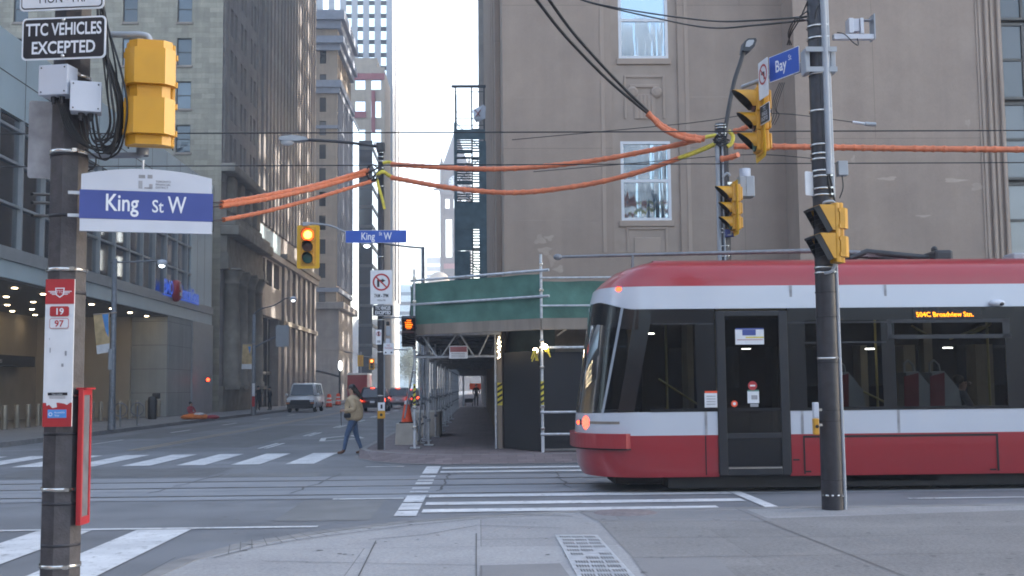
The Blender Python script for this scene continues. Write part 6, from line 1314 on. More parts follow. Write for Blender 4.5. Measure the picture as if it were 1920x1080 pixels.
# ------------------------------------------------------------------ people
for n_, c_ in (("skin", (.42, .25, .18)), ("hair_dark", (.012, .010, .010)), ("jacket_tan", (.43, .325, .205)), ("jeans", (.055, .095, .175)), ("boot_brown", (.105, .042, .02)), ("cloth_dark", (.016, .017, .022)), ("cloth_hivis", (.50, .62, .05)), ("cloth_orange", (.62, .17, .03)), ("cloth_red", (.32, .035, .05)), ("cloth_pink", (.40, .22, .24)), ("cloth_grey", (.10, .105, .12)), ("eye_dark", (.02, .015, .012)), ("lip", (.33, .12, .10))): mat(n_, c_, .8 if "cloth" in n_ or "jack" in n_ or "jean" in n_ else .5, var=.14, scale=9, bump=.25 if "jack" in n_ or "jean" in n_ else 0, bscale=18)
def skin_mesh(verts, edges, rad, root, levels=1):
    me = bpy.data.meshes.new("s"); me.from_pydata(verts, edges, []); o = bpy.data.objects.new("s", me); C.objects.link(o)
    sm = o.modifiers.new("k", 'SKIN'); me.skin_vertices[0].data
    for i, r in enumerate(rad): me.skin_vertices[0].data[i].radius = r if isinstance(r, tuple) else (r, r)
    me.skin_vertices[0].data[root].use_root = True; sb = o.modifiers.new("b", 'SUBSURF'); sb.levels = levels; sb.render_levels = levels
    bpy.context.view_layer.update(); dg = bpy.context.evaluated_depsgraph_get(); r = bpy.data.meshes.new_from_object(o.evaluated_get(dg)); bpy.data.objects.remove(o); bpy.data.meshes.remove(me); return r
def chain_mesh(chains, root, levels=1):
    """chains: name -> list of ((x, y, z), r); a chain may start at a key 'name:index' of an earlier one"""
    vs, es, rs, idx = [], [], [], {}
    for nm, start, pts in chains:
        prev = idx[start] if start else None
        for k, (p, r) in enumerate(pts):
            vs.append(p); rs.append(r); i = len(vs)-1; idx[f"{nm}{k}"] = i
            if prev is not None: es.append((prev, i))
            prev = i
    return skin_mesh(vs, es, rs, idx[root], levels)
def mb_from(me, pick):
    m = MB(); 
    for v in me.vertices: m.v.append(v.co.copy())
    for p in me.polygons: m.m(pick(p.center)); m.f.append(list(p.vertices)); m.mi.append(m.cur); m.sm.append(True)
    return m
def head(t, c, s, yaw, hair=True, lev=1):
    """face looks along -y before the yaw turn; c = head centre, part local"""
    M = Matrix.Translation(c) @ Matrix.Rotation(yaw, 4, 'Z'); f = MB("skin"); f.X = M
    f.ball((0, -.10*s, -.005*s), (.015*s, .022*s, .022*s), 8); f.ball((-.083*s, 0, -.005*s), (.012*s, .02*s, .03*s), 8); f.ball((.083*s, 0, -.005*s), (.012*s, .02*s, .03*s), 8); f.m("eye_dark")
    for k in (-1, 1): f.ball((k*.033*s, -.082*s, .018*s), (.014*s, .012*s, .009*s), 8)
    f.m("lip"); f.ball((0, -.088*s, -.05*s), (.024*s, .012*s, .008*s), 8); part(t, "face", f)
# walking person on the far crossing
g_ = gp(660, 851, .005); p = thing("person", "person in tan jacket and blue jeans walking left on the far crossing", "person", (g_.x, g_.y, .0))
hy = 0.0
body = [("sp", None, [((.03, 0, .93), (.155, .125)), ((.025, 0, 1.08), (.145, .115)), ((.015, 0, 1.26), (.165, .12)), ((.01, 0, 1.39), (.13, .10)), ((.0, 0, 1.46), .055), ((-.01, 0, 1.53), .058), ((-.03, 0, 1.58), (.092, .078)), ((-.035, 0, 1.66), (.085, .072))]),
        ("ll", "sp0", [((.03, -.09, .86), .105), ((-.11, -.10, .50), .070), ((-.19, -.10, .12), .048), ((-.22, -.10, .055), .045), ((-.36, -.10, .035), .034)]),
        ("rl", "sp0", [((.03, .09, .86), .105), ((.09, .10, .49), .068), ((.22, .10, .13), .047), ((.215, .10, .06), .045), ((.08, .10, .03), .033)]),
        ("la", "sp3", [((.0, -.18, 1.36), .068), ((.08, -.23, 1.12), .052), ((-.14, -.20, 1.09), .038), ((-.21, -.19, 1.10), .030)]),
        ("ra", "sp3", [((.0, .18, 1.36), .068), ((.09, .23, 1.12), .052), ((-.12, .20, 1.09), .038), ((-.2, .19, 1.10), .030)])]
me = chain_mesh(body, "sp0", 2)
def pk(c_):
    if c_.z > 1.475 or (c_.x < -.165 and .90 < c_.z < 1.2): return "skin"
    if c_.z < .115: return "boot_brown"
    return "jeans" if c_.z < .92 else "jacket_tan"
part(p, "body", mb_from(me, pk))
jk = [("sp", None, [((.045, 0, .80), (.23, .24)), ((.045, 0, .98), (.26, .26)), ((.04, 0, 1.12), (.26, .26)), ((.035, 0, 1.28), (.245, .25)), ((.02, 0, 1.41), (.18, .17)), ((.0, 0, 1.49), (.085, .085))]),
      ("la", "sp4", [((.0, -.20, 1.365), .10), ((.10, -.27, 1.12), .088), ((-.12, -.22, 1.085), .062)]), ("ra", "sp4", [((.0, .20, 1.365), .10), ((.11, .27, 1.12), .088), ((-.10, .22, 1.09), .062)])]
me = chain_mesh(jk, "sp0", 2); part(p, "jacket", mb_from(me, lambda c_: "jacket_tan"))
head(p, Vector((-.035, 0, 1.63)), 1.0, R(-90))
m = MB("hair_dark"); m.ball((-.0, 0, 1.668), (.098, .092, .092), 14); m.ball((.07, 0, 1.60), (.075, .075, .09), 12); m.tube([(.07, .0, 1.62), (.14, -.02, 1.54), (.21, -.03, 1.44), (.27, -.03, 1.33)], [.06, .055, .05, .018], 8); part(p, "hair", m)
for s in (-1, 1):
    m = MB("skin"); h0 = Vector((-.21, s*.19, 1.10))
    for k in range(4): a = h0+Vector((-.02, s*(-.02+.013*k), .018-.012*k)); m.tube([a, a+Vector((-.04, -s*.006, -.005)), a+Vector((-.05, -s*.02, -.025)), a+Vector((-.03, -s*.03, -.035))], [.009, .009, .008, .006], 6)
    m.tube([h0+Vector((-.0, -s*.02, .02)), h0+Vector((-.03, -s*.035, .025)), h0+Vector((-.05, -s*.04, .01))], [.011, .010, .007], 6); part(p, "fingers", m)
m = MB("cloth_dark"); m.tube([(.02, .12, 1.44), (.0, -.02, 1.46-.0), (-.05, -.17, 1.36), (-.04, -.215, 1.18), (-.06, -.22, 1.02)], .014, 6); m.tube([(.02, .12, 1.44), (.15, .1, 1.3), (.16, -.08, 1.12), (.05, -.2, .98)], .014, 6); solo_b = part(p, "bag_strap", m)
b_ = MB("cloth_dark"); b_.X = Matrix.Translation(p.location); b_.box((-.17, -.33, .91), (.0, -.25, 1.03), .03); solo("shoulder_bag", b_, "small dark shoulder bag at the hip of the walking person", "bag")
m = MB("steel_dark"); m.X = Matrix.Translation(p.location); m.tube([(-.255, -.175, 1.09), (-.257, -.177, .98), (-.252, -.18, .84), (-.245, -.18, .72)], .009, 6); solo("hand_strap", m, "thin dark strap hanging from the hands of the walking person", "strap")
def simple_person(lab, loc, rz, top, bottom, hh=1.72, pose="stand", hairc="hair_dark"):
    s = hh/1.72; p = thing("person", lab, "person", loc, rz)
    if pose == "stand": ch = [("sp", None, [((0, 0, .93), (.15, .12)), ((0, 0, 1.1), (.14, .11)), ((0, 0, 1.3), (.19, .12)), ((0, 0, 1.40), (.13, .09)), ((0, 0, 1.47), .055), ((0, -.01, 1.55), .07), ((0, -.01, 1.64), .085)]), ("ll", "sp0", [((-.09, 0, .85), .10), ((-.11, -.03, .48), .065), ((-.11, .06, .09), .045), ((-.12, -.1, .04), .035)]), ("rl", "sp0", [((.09, 0, .85), .10), ((.11, .04, .48), .065), ((.11, .1, .09), .045), ((.12, -.03, .04), .035)]), ("la", "sp3", [((-.2, 0, 1.37), .065), ((-.26, .05, 1.1), .05), ((-.22, -.12, .95), .038), ((-.2, -.19, .92), .035)]), ("ra", "sp3", [((.2, 0, 1.37), .065), ((.26, .05, 1.1), .05), ((.22, -.12, .95), .038), ((.2, -.19, .92), .035)])]
    else: ch = [("sp", None, [((0, 0, .14), (.17, .15)), ((0, .03, .32), (.16, .13)), ((0, .02, .5), (.19, .12)), ((0, .0, .60), (.13, .09)), ((0, -.03, .67), .055), ((0, -.06, .75), .075), ((0, -.07, .83), .08)]), ("ll", "sp0", [((-.1, -.15, .15), .10), ((-.2, -.5, .32), .07), ((-.16, -.85, .08), .05), ((-.18, -.98, .08), .04)]), ("rl", "sp0", [((.1, -.15, .15), .10), ((.2, -.5, .28), .07), ((.16, -.85, .08), .05), ((.18, -.98, .08), .04)]), ("la", "sp3", [((-.2, 0, .57), .065), ((-.27, -.1, .36), .05), ((-.12, -.3, .36), .04)]), ("ra", "sp3", [((.2, 0, .57), .065), ((.27, -.1, .36), .05), ((.12, -.3, .36), .04)])]
    me = chain_mesh(ch, "sp0", 1); zt_ = 1.47 if pose == "stand" else .67; zb_ = .93 if pose == "stand" else .2
    o = part(p, "body", mb_from(me, lambda c_: "skin" if c_.z > zt_ else (top if c_.z > zb_ else bottom))); z = 1.63 if pose == "stand" else .82; m = MB(hairc); m.ball((0, .02, z+.035), (.095, .10, .085), 10); part(p, "hair", m); head(p, Vector((0, -.02 if pose == "stand" else -.08, z-.02)), 1.0, 0); p.scale = (s, s, s); return p
simple_person("worker in lime high visibility vest beside the white van", gp(600, 763, .15), R(20), "cloth_hivis", "cloth_dark")
simple_person("person in dark clothes standing at the black doorway, left of two", gp(484, 770, .15), R(40), "cloth_dark", "cloth_dark"); simple_person("person in dark clothes standing at the black doorway, right of two", gp(505, 769, .15), R(-50), "cloth_dark", "cloth_dark", 1.66)
simple_person("person in a pinkish red top on the far side of the white van", gp(591, 770, 0), R(170), "cloth_pink", "cloth_dark", 1.62)
simple_person("dark silhouetted person leaving the far end of the covered walkway", (gp(893, 762, .15).x, 90.5, .15), R(180), "cloth_dark", "cloth_dark"); 
simple_person("person in red top sitting on the west sidewalk with an orange blanket", gp(357, 783, .15), R(55), "cloth_red", "cloth_red", 1.6, "sit")
q = gp(362, 786, .15); m = MB("cloth_orange"); m.X = Matrix.Translation((q.x, q.y, .15)); m.ball((.1, 0, .1), (.75, .4, .2), 12); m.m("frame_white"); m.ball((.35, -.2, .26), (.3, .12, .08), 8); m.m("cloth_red"); m.ball((.95, .05, .09), (.4, .25, .12), 8)
for v in m.v: v.z = max(v.z, .152)
solo("blanket", m, "crumpled orange blanket around the person sitting on the west sidewalk", "blanket")
q = gp(880, 762, .15); t = thing("stroller", "dark low cart pushed ahead of the silhouetted person", "cart", (q.x, 90, .15)); m = MB("cloth_dark"); m.box((-.35, -.3, .3), (.3, .3, .62), .08); m.tube([(.3, 0, .5), (.55, 0, .95)], .03, 6); part(t, "seat", m)
for x in (-.28, .25): q = MB("rubber"); q.lathe([(0, -.03), (.14, -.03), (.14, .03), (0, .03)], (0, 0, 0), 12, 'x'); o = part(t, "wheel", q); o.location = (x, -.1, .14)
q = at(885, 728, 96); m = MB("cone_orange"); m.box((q.x-.2, q.y, q.z-.1), (q.x+.75, q.y+.05, q.z+.4)); m.m("steel_dull"); m.cyl((q.x+.25, q.y+.06, .15), (q.x+.25, q.y+.06, q.z+.3), .04, n=6); solo("works_sign", m, "orange works sign beyond the far end of the covered walkway", "sign")
q = gp(390, 775, .15); m = MB("lamp_red"); m.ball(at(390, 712, 72), .11, 8); m.m("frame_dark"); m.box(at(386, 708, 72.2), at(394, 716, 72.4)); solo("warning_lamp", m, "small glowing red lamp on the podium corner", "lamp")

# ------------------------------------------------------------------ the tram
mat("tram_red", (.33, .020, .028), .30, var=.10, scale=1.1, coat=.5, stretch=(.35, 1, 1.6), stain=.22, bump=.03, bscale=2.5); mat("tram_white", (.515, .545, .605), .32, var=.05, scale=1.0, coat=.4, stretch=(.35, 1, 1.6), stain=.12, bump=.03, bscale=2.0)
mat("tram_dark", (.005, .006, .009), .22, var=.05); mat("tram_grey", (.022, .023, .028), .4, .2, var=.06); mat("tram_under", (.012, .012, .013), .8)
mat("seat_red", (.22, .018, .025), .7); mat("seat_shell", (.36, .37, .38), .5); mat("tram_floor", (.07, .07, .075), .7); mat("tram_liner", (.36, .32, .24), .6, var=.12); mat("tram_far", (.030, .030, .030), .6); mat("grab_yellow", (.50, .42, .16), .4)
glass("tram_glass", (.52, .54, .54), .60, .02, refl=.0, ior=1.33, bump=.05, bscale=1.5); glass("cab_glass", (.50, .54, .58), .45, .02, refl=.0, ior=1.25)
YS = 17.55; HWD = 1.27; X0T = 1.53; LT = 14.0
tram = thing("tram", "red and white low floor tram passing right with its rear end towards the left", "tram", (X0T, YS+HWD, 0))
def zz(py, px=1400, Y=YS): return at(px, py, Y).z
ZR = [.25, .40, zz(815), zz(771), zz(578), zz(535), 3.30, 3.45, 3.56, 3.63, 3.66]
NO = [.14, .06, .03, .05, .30, .365, .47, .66, .97, 1.45, 2.2]
HWs = [1.23, 1.255, 1.27, 1.27, 1.245, 1.215, 1.19, 1.13, 1.00, .70, .02]
AT = 1.25
DOOR = (at(1345, 700, YS).x-X0T, at(1478, 700, YS).x-X0T)
SPL = sorted({*DOOR, *[at(px, 700, YS).x-X0T for px in (1325, 1500, 1678, 1895)]})
us = [AT+(LT-AT)*(i/16) for i in range(16, 0, -1)]; us = sorted({*us, *SPL, LT}, reverse=True)
NC = 16
def plan(row):
    """outline from far right on the near side, round the nose, back along the far side"""
    n, hw = NO[row], HWs[row]; pts = []; tags = []
    for u in us: pts.append((u, -hw)); tags.append(u)
    for i in range(NC+1):
        q = math.pi/2*i/NC; c_, s_ = math.cos(q), math.sin(q); pts.append((AT-(AT-n)*(s_**(2/2.5)), -hw*(c_**(2/2.7)))); tags.append(AT*(1-i/NC))
    near = pts[:-1]; return pts+[(x, -y) for x, y in reversed(near)], tags+[t for t in reversed(tags[:-1])]
rows = [plan(r) for r in range(len(ZR))]; NP = len(rows[0][0])
def bump(t): f = max(0, min(1, (1.05-t)/.75)); return f*f*(3-2*f)
def zrow(r, t):
    z = ZR[r]
    if r == 4: z += .15*bump(t)
    if r == 5: z += .02*bump(t)
    if r == 3: z -= .02*bump(t)
    return z
def band(r0, r1, mt, skip=None, cut=None):
    m = MB(mt); vs = []
    for r in range(r0, r1+1):
        P, T = rows[r]
        for (x, y), t in zip(P, T): vs.append((x, y, zrow(r, t)))
    fs = []
    for k in range(r1-r0):
        for j in range(NP-1):
            xm = (rows[r0+k][0][j][0]+rows[r0+k][0][j+1][0])/2; ym = rows[r0+k][0][j][1]
            if skip and skip(xm, ym): continue
            fs.append((k*NP+j, k*NP+j+1, (k+1)*NP+j+1, (k+1)*NP+j))
    m.add(vs, fs, True); return m
indoor = lambda x, y: y < 0 and DOOR[0] < x < DOOR[1]
part(tram, "skirt_panel", band(0, 2, "tram_red", indoor)); part(tram, "side_panel", band(2, 3, "tram_white", indoor))
iscab = lambda x, y: x < .93
part(tram, "side_glass", band(3, 4, "tram_glass", lambda x, y: indoor(x, y) or iscab(x, y))); part(tram, "rear_window", band(3, 4, "cab_glass", lambda x, y: not iscab(x, y)))
part(tram, "cornice_panel", band(4, 5, "tram_white")); part(tram, "roof", band(5, 10, "tram_red"))
m = MB("tram_dark"); yn = -1.272       # dark top band over the windows, pillars, seams
def strip(px0, px1, za_, zb_, mt="tram_dark", off=.006, th=.012):
    m.m(mt); x0, x1 = at(px0, 700, YS).x-X0T, at(px1, 700, YS).x-X0T
    y = lambda z: -(1.27-.025*max(0, (z-ZR[3]))/(ZR[4]-ZR[3]))-off
    m.add([(x0, y(za_), za_), (x1, y(za_), za_), (x1, y(zb_), zb_), (x0, y(zb_), zb_)], [(0, 1, 2, 3)])
strip(1222, 1340, zz(606), ZR[4]-.004); strip(1480, 2500, zz(602), ZR[4]-.004); strip(1305, 1342, ZR[3], ZR[4]-.005, off=.007); strip(1480, 1512, ZR[3], ZR[4]-.005, off=.007); strip(1655, 1680, ZR[3], ZR[4]-.005, off=.0075); strip(1888, 1925, ZR[3], ZR[4]-.005, off=.0075); strip(1218, 2500, ZR[3], ZR[3]+.05, off=.008)
strip(2080, 2140, ZR[3], ZR[4]-.005, off=.0075)
part(tram, "window_band", m)
m = MB("tram_grey")     # hopper window frame, trim lines, panel joints
for r in ((1670, 1896, zz(608), zz(601)), (1670, 1900, zz(638), zz(630)), (1667, 1675, zz(638), zz(601)), (1884, 1898, zz(638), zz(601)), (1480, 1668, zz(607), zz(604)), (1225, 1340, zz(608), zz(605)), (1510, 1665, zz(645), zz(642))): strip(*r, mt="tram_grey", off=.012)
for px in (1486, 1665, 2060): strip(px, px+5, ZR[4]+.004, ZR[5]-.004, mt="sign_grey", off=-.012)
for px in (1319, 1499, 1679, 2080): strip(px, px+5, ZR[2]+.003, ZR[3]-.003, mt="sign_grey", off=.004)
for r in ((1504, 1862, zz(822), zz(818)), (1862, 1866, zz(888), zz(818)), (1502, 1505, zz(890), zz(818)), (1319, 1321, zz(890), zz(816))): strip(*r, mt="tram_under", off=.002)
islands(tram, "panel_joint", m)
# angled cab pillar and a pale slanted ribbon on the rear quarter
m = MB("tram_dark"); r3, r4 = rows[3], rows[4]
def onrow(t, f, off=.01):
    """point on the glass band: t = station (0 nose .. AT side), f = 0 sill .. 1 head"""
    i = t/AT; q = math.pi/2*(1-i); c_, s_ = math.cos(q), math.sin(q); o = []
    for r in (3, 4): n, hw = NO[r], HWs[r]; o.append(Vector((AT-(AT-n)*(s_**(2/2.5)), -hw*(c_**(2/2.7)), zrow(r, t))))
    p = o[0].lerp(o[1], f); d_ = Vector((p.x-1.6, p.y, 0)).normalized(); return p+d_*off
def ribbon(t0a, t0b, t1a, t1b, mt, off, n=6):
    m.m(mt); vs = []
    for k in range(n+1): f = k/n; vs += [onrow(t0a+(t1a-t0a)*f, .0+f, off), onrow(t0b+(t1b-t0b)*f, f, off)]
    m.add(vs, [(2*k, 2*k+1, 2*k+3, 2*k+2) for k in range(n)], True)
ribbon(.86, 1.03, 1.0, 1.20, "tram_dark", .012); ribbon(.645, .68, .805, .845, "conduit", .014); ribbon(.05, .10, .06, .11, "tram_grey", .012)
m.m("tram_dark"); vs = []
for k in range(9): t = .15+.9*k/8; vs += [onrow(t, .80, .010), onrow(t, .995, .010)]
m.add(vs, [(2*k, 2*k+2, 2*k+3, 2*k+1) for k in range(8)], True)
part(tram, "cab_pillar", m)
# bumper, lamps
m = MB("tram_red")
ol = []
for i in range(15):
    t_ = .98*(1-i/14); q = math.pi/2*(1-t_/AT); ol.append(Vector((AT-(AT-.03)*(math.sin(q)**.8), -1.27*(math.cos(q)**(2/2.7)))))
ol = ol+[Vector((p.x, -p.y)) for p in reversed(ol[:-1])]
pts = [tuple(p+Vector((p.x-1.5, p.y*.8)).normalized()*.085) for p in ol]; end = [(pts[-1][0]+.12, pts[-1][1]-.10), (pts[0][0]+.12, pts[0][1]+.10)]
m.prism(pts+end, .69, .915, 'z'); m.m("tram_under"); m.prism([(x+.012, y*.992) for x, y in pts]+end, .668, .689, 'z'); part(tram, "bumper", m)
def on_nose(t, z, off=.012, n=.04):
    i = t/AT; q = math.pi/2*(1-i); c_, s_ = math.cos(q), math.sin(q); hw = 1.27 if n < .2 else 1.215; p = Vector((AT-(AT-n)*(s_**(2/2.5)), -hw*(c_**(2/2.7)), z)); d_ = Vector((p.x-1.4, p.y, 0)).normalized(); return p+d_*off, d_
def lampd(t, z, r, mt, sx=1.0, n=.04):
    c_, d_ = on_nose(t, z, .004, n); e = Vector((-d_.y, d_.x, 0)); q = MB(mt); n = 16; vs = [c_+d_*.02]+[c_+e*(r*sx*math.cos(2*math.pi*i/n))+Vector((0, 0, r*math.sin(2*math.pi*i/n))) for i in range(n)]; q.add(vs, [(0, 1+i, 1+(i+1) % n) for i in range(n)]+[(0, 1+(i+1) % n, 1+i) for i in range(n)], True); return q
glow("tail_red", (1.0, .14, .09), .45)
part(tram, "tail_light", lampd(.36, 1.075, .11, "tail_red")); part(tram, "tail_light", lampd(.12, 1.07, .03, "lamp_red", 2.6)); part(tram, "reverse_light", lampd(.22, 1.08, .05, "box_white"))
part(tram, "marker_light", lampd(.74, 3.15, .035, "lamp_red", 1.5, .345))
m = MB("timber"); a, _ = on_nose(.42, 1.09); 
vs = []
for i in range(5): c_, _ = on_nose(.44+.11*i, 1.06, .008); d_, _ = on_nose(.44+.11*i, 1.10, .008); vs += [c_, d_]
m.add(vs, [(2*k, 2*k+2, 2*k+3, 2*k+1) for k in range(4)]); part(tram, "reflector_strip", m)
m = MB("tram_under")     # rubber seals and small fittings
for a, c_ in ((DOOR[0]-.012, DOOR[0]-.002), (DOOR[1]+.002, DOOR[1]+.012)): m.box((a, -1.283, .3), (c_, -1.26, zz(585)))
islands(tram, "door_seal", m)
for px, py in ((1493, 862), (1515, 884), (1862, 880), (1455, 902)):
    q = at(px, py, YS); m = MB("tram_under"); m.box((q.x-X0T-.05, -1.282, q.z-.012), (q.x-X0T+.05, -1.27, q.z+.012), .004); part(tram, "latch", m)
# door set proud of the side
m = MB("tram_grey"); d0, d1 = DOOR; y0, y1 = -1.285, -1.225; zb_, zt_ = .27, zz(583)
for r in ((d0, zb_, d0+.13, zt_), (d1-.13, zb_, d1, zt_), (d0+.13, zt_-.08, d1-.13, zt_), (d0+.13, zb_, d1-.13, zb_+.10), (d0+.13, zz(822), d1-.13, zz(812))): m.box((r[0], y0, r[1]), (r[2], y1, r[3]), .008)
m.m("band_steel"); m.box((d0+.14, y0-.006, zb_+.10), (d1-.14, y0+.02, zb_+.125)); dr = part(tram, "door", m)
m = MB("tram_glass"); m.box((d0+.131, -1.262, zz(812)), (d1-.131, -1.256, zt_-.08)); part(dr, "door_glass", m)
m = MB("tram_dark"); m.box((d0+.131, -1.268, zb_+.13), (d1-.131, -1.25, zz(822))); part(dr, "lower_panel", m)
def at_side(px, py): q = at(px, py or 700, YS); return q.x-X0T, q.z
def stick(px0, py0, px1, py1, mt, y=-1.268):
    m.m(mt); (xa, za_), (xb, zb2) = at_side(px0, py1), at_side(px1, py0); m.box((xa, y, za_), (xb, y+.003, zb2))
m = MB("sign_white"); stick(1379, 617, 1432, 646, "sign_white"); stick(1379, 615, 1432, 618, "sign_navy", -1.27); stick(1392, 618, 1417, 629, "sign_navy", -1.27); stick(1398, 631, 1432, 634, "rope_yellow", -1.27); stick(1382, 636, 1430, 638, "cloth_pink", -1.27); part(dr, "sticker", m); m = MB("sign_white"); stick(1402, 733, 1423, 756, "sign_white"); stick(1402, 731, 1423, 734, "net_green", -1.27); stick(1409, 741, 1420, 749, "sign_grey", -1.27); stick(1407, 757, 1422, 763, "sign_grey")
part(dr, "sticker", m); m = MB("sign_red"); c_ = at_side(1411, 723); m.disc(c_, 0, .07, -1.27, 20); m.m("letter_white"); m.box((c_[0]-.04, -1.2745, c_[1]-.012), (c_[0]+.04, -1.2725, c_[1]+.012)); part(dr, "sticker", m); m = MB("cone_orange"); c_ = at_side(1377, 757); m.disc(c_, 0, .05, -1.27, 16); m.m("letter_white"); m.disc(c_, 0, .025, -1.273, 12); part(dr, "sticker", m)
m = MB("sign_white"); stick(1321, 737, 1344, 764, "sign_white", -1.29); stick(1321, 733, 1344, 737, "cone_orange", -1.292); [stick(1324, 742+5*k, 1341, 744+5*k, "sign_grey", -1.293) for k in range(4)]; part(tram, "side_notice", m)
# destination display
m = MB("black_gloss"); xa, za_ = at_side(1712, 601); xb, zb2 = at_side(1842, 577); m.box((xa, -1.262, za_+.01), (xb, -1.255, zb2)); dd = part(tram, "destination_display", m); m = MB("led_amber"); m.text("504C Broadview Stn.", .072, (at_side(1715, 590)[0]+at_side(1829, 590)[0])/2, at_side(1715, 594)[1], y=-1.272, sx=1.02, bold=.02)
for v in m.v: v.x += (v.z-at_side(1715, 594)[1])*-.18
part(dd, "lettering", m)
m = MB("box_white"); xa, za_ = at_side(1869, 568); m.ball((xa, -1.28, za_), (.13, .07, .055), 12); m.m("black_matt"); m.ball((xa+.05, -1.33, za_-.02), (.04, .03, .03), 8); part(tram, "side_camera", m)
# underside, wheels
m = MB("tram_under"); m.box((1.35, -1.12, .07), (LT, 1.1, .34)); m.box((.6, -.6, .10), (1.349, .6, .34)); part(tram, "underframe_shade", m)  # dark box brought low to make the black shade under the tram
for x in (at_side(1598, 0)[0], at_side(1780, 0)[0], at_side(2380, 0)[0]):
    for s in (-1, 1):
        q = MB("rail_steel"); q.lathe([(0, -.06), (.30, -.06), (.33, .05), (.30, .06), (0, .06)], (0, 0, 0), 20, 'x'); o = part(tram, "wheel", q); o.location = (x, s*.75, .305); o.rotation_euler = (0, 0, R(90))
q = MB("tram_under"); q.box((at_side(1560, 0)[0], -1.12, .12), (at_side(1760, 0)[0], -.9, .32), .03); part(tram, "bogie_cover", q)
# roof gear
m = MB("steel_dull"); zt3 = lambda px, py: at(px, py, YS+HWD).z; L_ = lambda px, py: (at(px, py or 480, YS+HWD).x-X0T, 0.0, at(px, py or 480, YS+HWD).z)
m.tube([L_(1040, 482), L_(1190, 478), L_(1530, 470), L_(1640, 476)], [.024, .028, .042, .042], 8); m.ball(L_(1046, 482), (.075, .05, .055), 10); m.box((L_(1186, 0)[0]-.02, -.03, 3.3), (L_(1186, 0)[0]+.02, .03, L_(1186, 479)[2])); part(tram, "trolley_pole", m)
m = MB("steel_dark"); P = [L_(1592, 484), L_(1625, 472), L_(1690, 479), L_(1770, 487)]; m.tube(P, .055, 8); m.tube([(x, .35, z-.02) for x, y, z in P], .05, 8); m.tube([L_(1560, 488), L_(1600, 484), L_(1650, 476), L_(1700, 486)], .02, 6); m.box((L_(1740, 0)[0], -.3, 3.52), (L_(1775, 0)[0], .3, L_(1760, 472)[2]), .05); m.ball(L_(1752, 468), .06, 8); m.m("conduit"); m.tube([L_(1600, 480), L_(1660, 478), L_(1720, 489)], .025, 6); part(tram, "pantograph", m); m = MB("box_grey"); m.box((L_(1890, 0)[0], -.2, 3.52), (L_(1912, 0)[0], .2, L_(1900, 476)[2]), .03); part(tram, "roof_box", m)
# interior
m = MB("tram_floor"); m.box((.8, -1.2, .36), (LT, 1.2, .42)); m.m("tram_liner"); m.box((1.0, -1.1, 2.79), (LT, 1.1, 2.84)); m.box((1.05, .98, .42), (1.12, 1.2, 2.7)); m.box((2.0, .6, .42), (2.1, 1.2, 2.7)); m.box((4.0, 1.0, .42), (4.12, 1.19, 2.75)); m.box((6.2, .95, .42), (6.35, 1.19, 2.75)); m.box((8.2, .9, .42), (8.3, 1.19, 2.78)); m.m("tram_dark"); m.box((.95, -.9, .42), (1.0, .2, 1.9)); m.box((2.35, .85, .43), (3.1, 1.19, 1.3)); m.m("tram_far"); m.box((1.2, 1.15, .42), (LT, 1.19, 1.6)); m.box((1.2, 1.15, 2.3), (LT, 1.19, 2.78)); [m.box((1.3+1.7*k, 1.14, 1.6), (1.75+1.7*k, 1.19, 2.3)) for k in range(8)]; m.m("tram_liner"); [m.box((a, .7, .43), (a+w_, 1.1, 2.3)) for a, w_ in ((2.35, .22), (3.55, .28), (5.0, .12), (5.75, .2), (7.0, .3), (7.7, .14), (9.4, .3))]; part(tram, "interior_lining", m)
pr = MB("grab_yellow"); pr.cyl((0, 0, .42), (0, 0, 2.79), .02, n=8); pp = part(tram, "grab_pole", pr); pp.location = (1.45, -.55, 0)
for x, y in ((2.25, -.6), (3.3, -.6), (4.05, -.5), (5.2, .5), (6.7, -.45), (7.5, .4), (8.4, -.4)): pcopy(pp, tram, (x, y, 0))
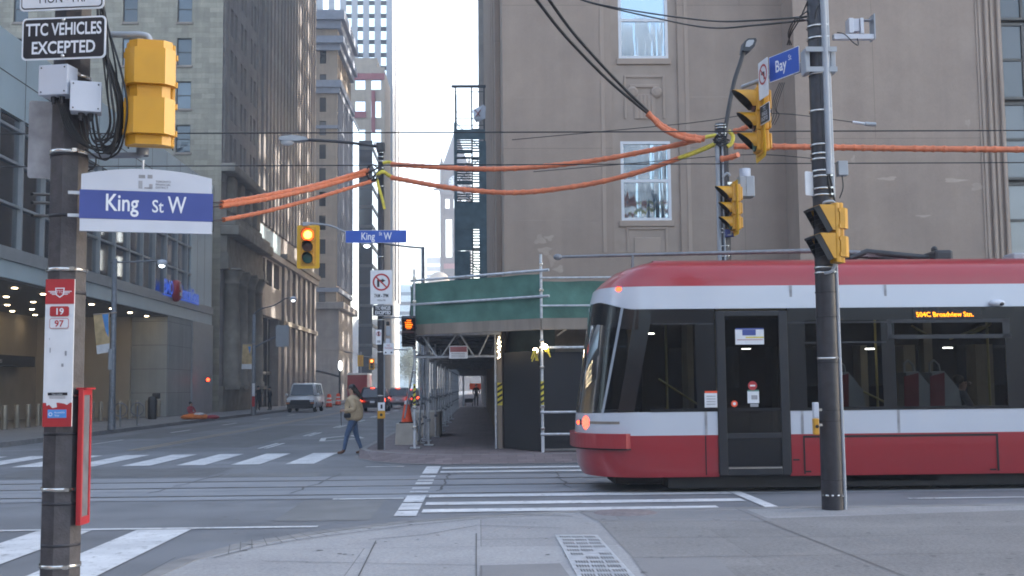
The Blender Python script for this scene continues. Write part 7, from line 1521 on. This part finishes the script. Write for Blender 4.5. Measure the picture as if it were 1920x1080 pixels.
m = MB("grab_yellow"); m.tube([(5.3, -.9, 2.55), (5.6, -.85, 2.38), (6.2, -.85, 2.38), (6.55, -.9, 2.55)], .018, 6); m.tube([(6.1, -.4, 2.35), (6.8, -.4, 2.6)], .018, 6); m.tube([(1.25, -1.0, 1.75), (2.0, -1.0, 1.25)], .015, 6); m.tube([(4.3, -1.0, 1.6), (5.0, -1.0, 1.25)], .015, 6); part(tram, "grab_rail", m)
pr = MB("cab_light"); pr.box((-.07, -.03, 0), (.07, .03, .015)); pp = part(tram, "ceiling_light", pr); pp.location = (*L_(1222, 658)[:1], .2, 2.5)
for px, py, y in ((1399, 655, .2), (1631, 655, .2), (1777, 653, .2), (1990, 650, .2)): q = at(px, py, YS+HWD+y); pcopy(pp, tram, (q.x-X0T, y, q.z))
def seat_at(px, flip=1):
    x = at(px, 740, YS+.45).x-X0T; y = -.82
    s = MB("seat_shell"); s.X = Matrix.Translation((0, 0, .25)); s.prism([(x-.02, .75), (x+.05, 1.38), (x+.0, 1.56), (x+.20, 1.58), (x+.42, 1.3), (x+.50, .75)], y-.22, y+.22, 'y'); s.tube([(x+.06, y, 1.55), (x+.06, y, 1.70), (x+.13, y, 1.75), (x+.20, y, 1.68), (x+.22, y, 1.56)], .022, 7); s.m("seat_red"); s.prism([(x-.05, .76), (x-.03, 1.50), (x+.20, 1.555), (x+.18, .76)], y-.235, y-.221, 'y'); s.box((x-.25, y-.21, .82), (x+.0, y+.21, .90), .03); return part(tram, "seat", s)
for px in (1690, 1738, 1560, 1960): seat_at(px)
q = at(1806, 800, YS+.55); ps = simple_person("dark haired passenger in grey seated inside the tram by the window", (q.x, YS+.62, .90), R(90), "cloth_grey", "cloth_dark", 1.6, "sit")

# ------------------------------------------------------------------ the air
m = bpy.data.materials.new("haze"); m.use_nodes = True; n = m.node_tree.nodes; n.remove(n["Principled BSDF"])
pv = n.new("ShaderNodeVolumePrincipled"); pv.inputs["Color"].default_value = (.68, .75, .86, 1); pv.inputs["Density"].default_value = .0010; pv.inputs["Anisotropy"].default_value = 0
m.node_tree.links.new(pv.outputs[0], n["Material Output"].inputs["Volume"]); MT["haze"] = m
q = MB("haze"); q.box((-470, -170, -1), (470, 780, 116)); hz = bpy.data.objects.new("haze", q.mesh("haze")); C.objects.link(hz); hz['kind'] = 'stuff'
SC.cycles.volume_bounces = 1
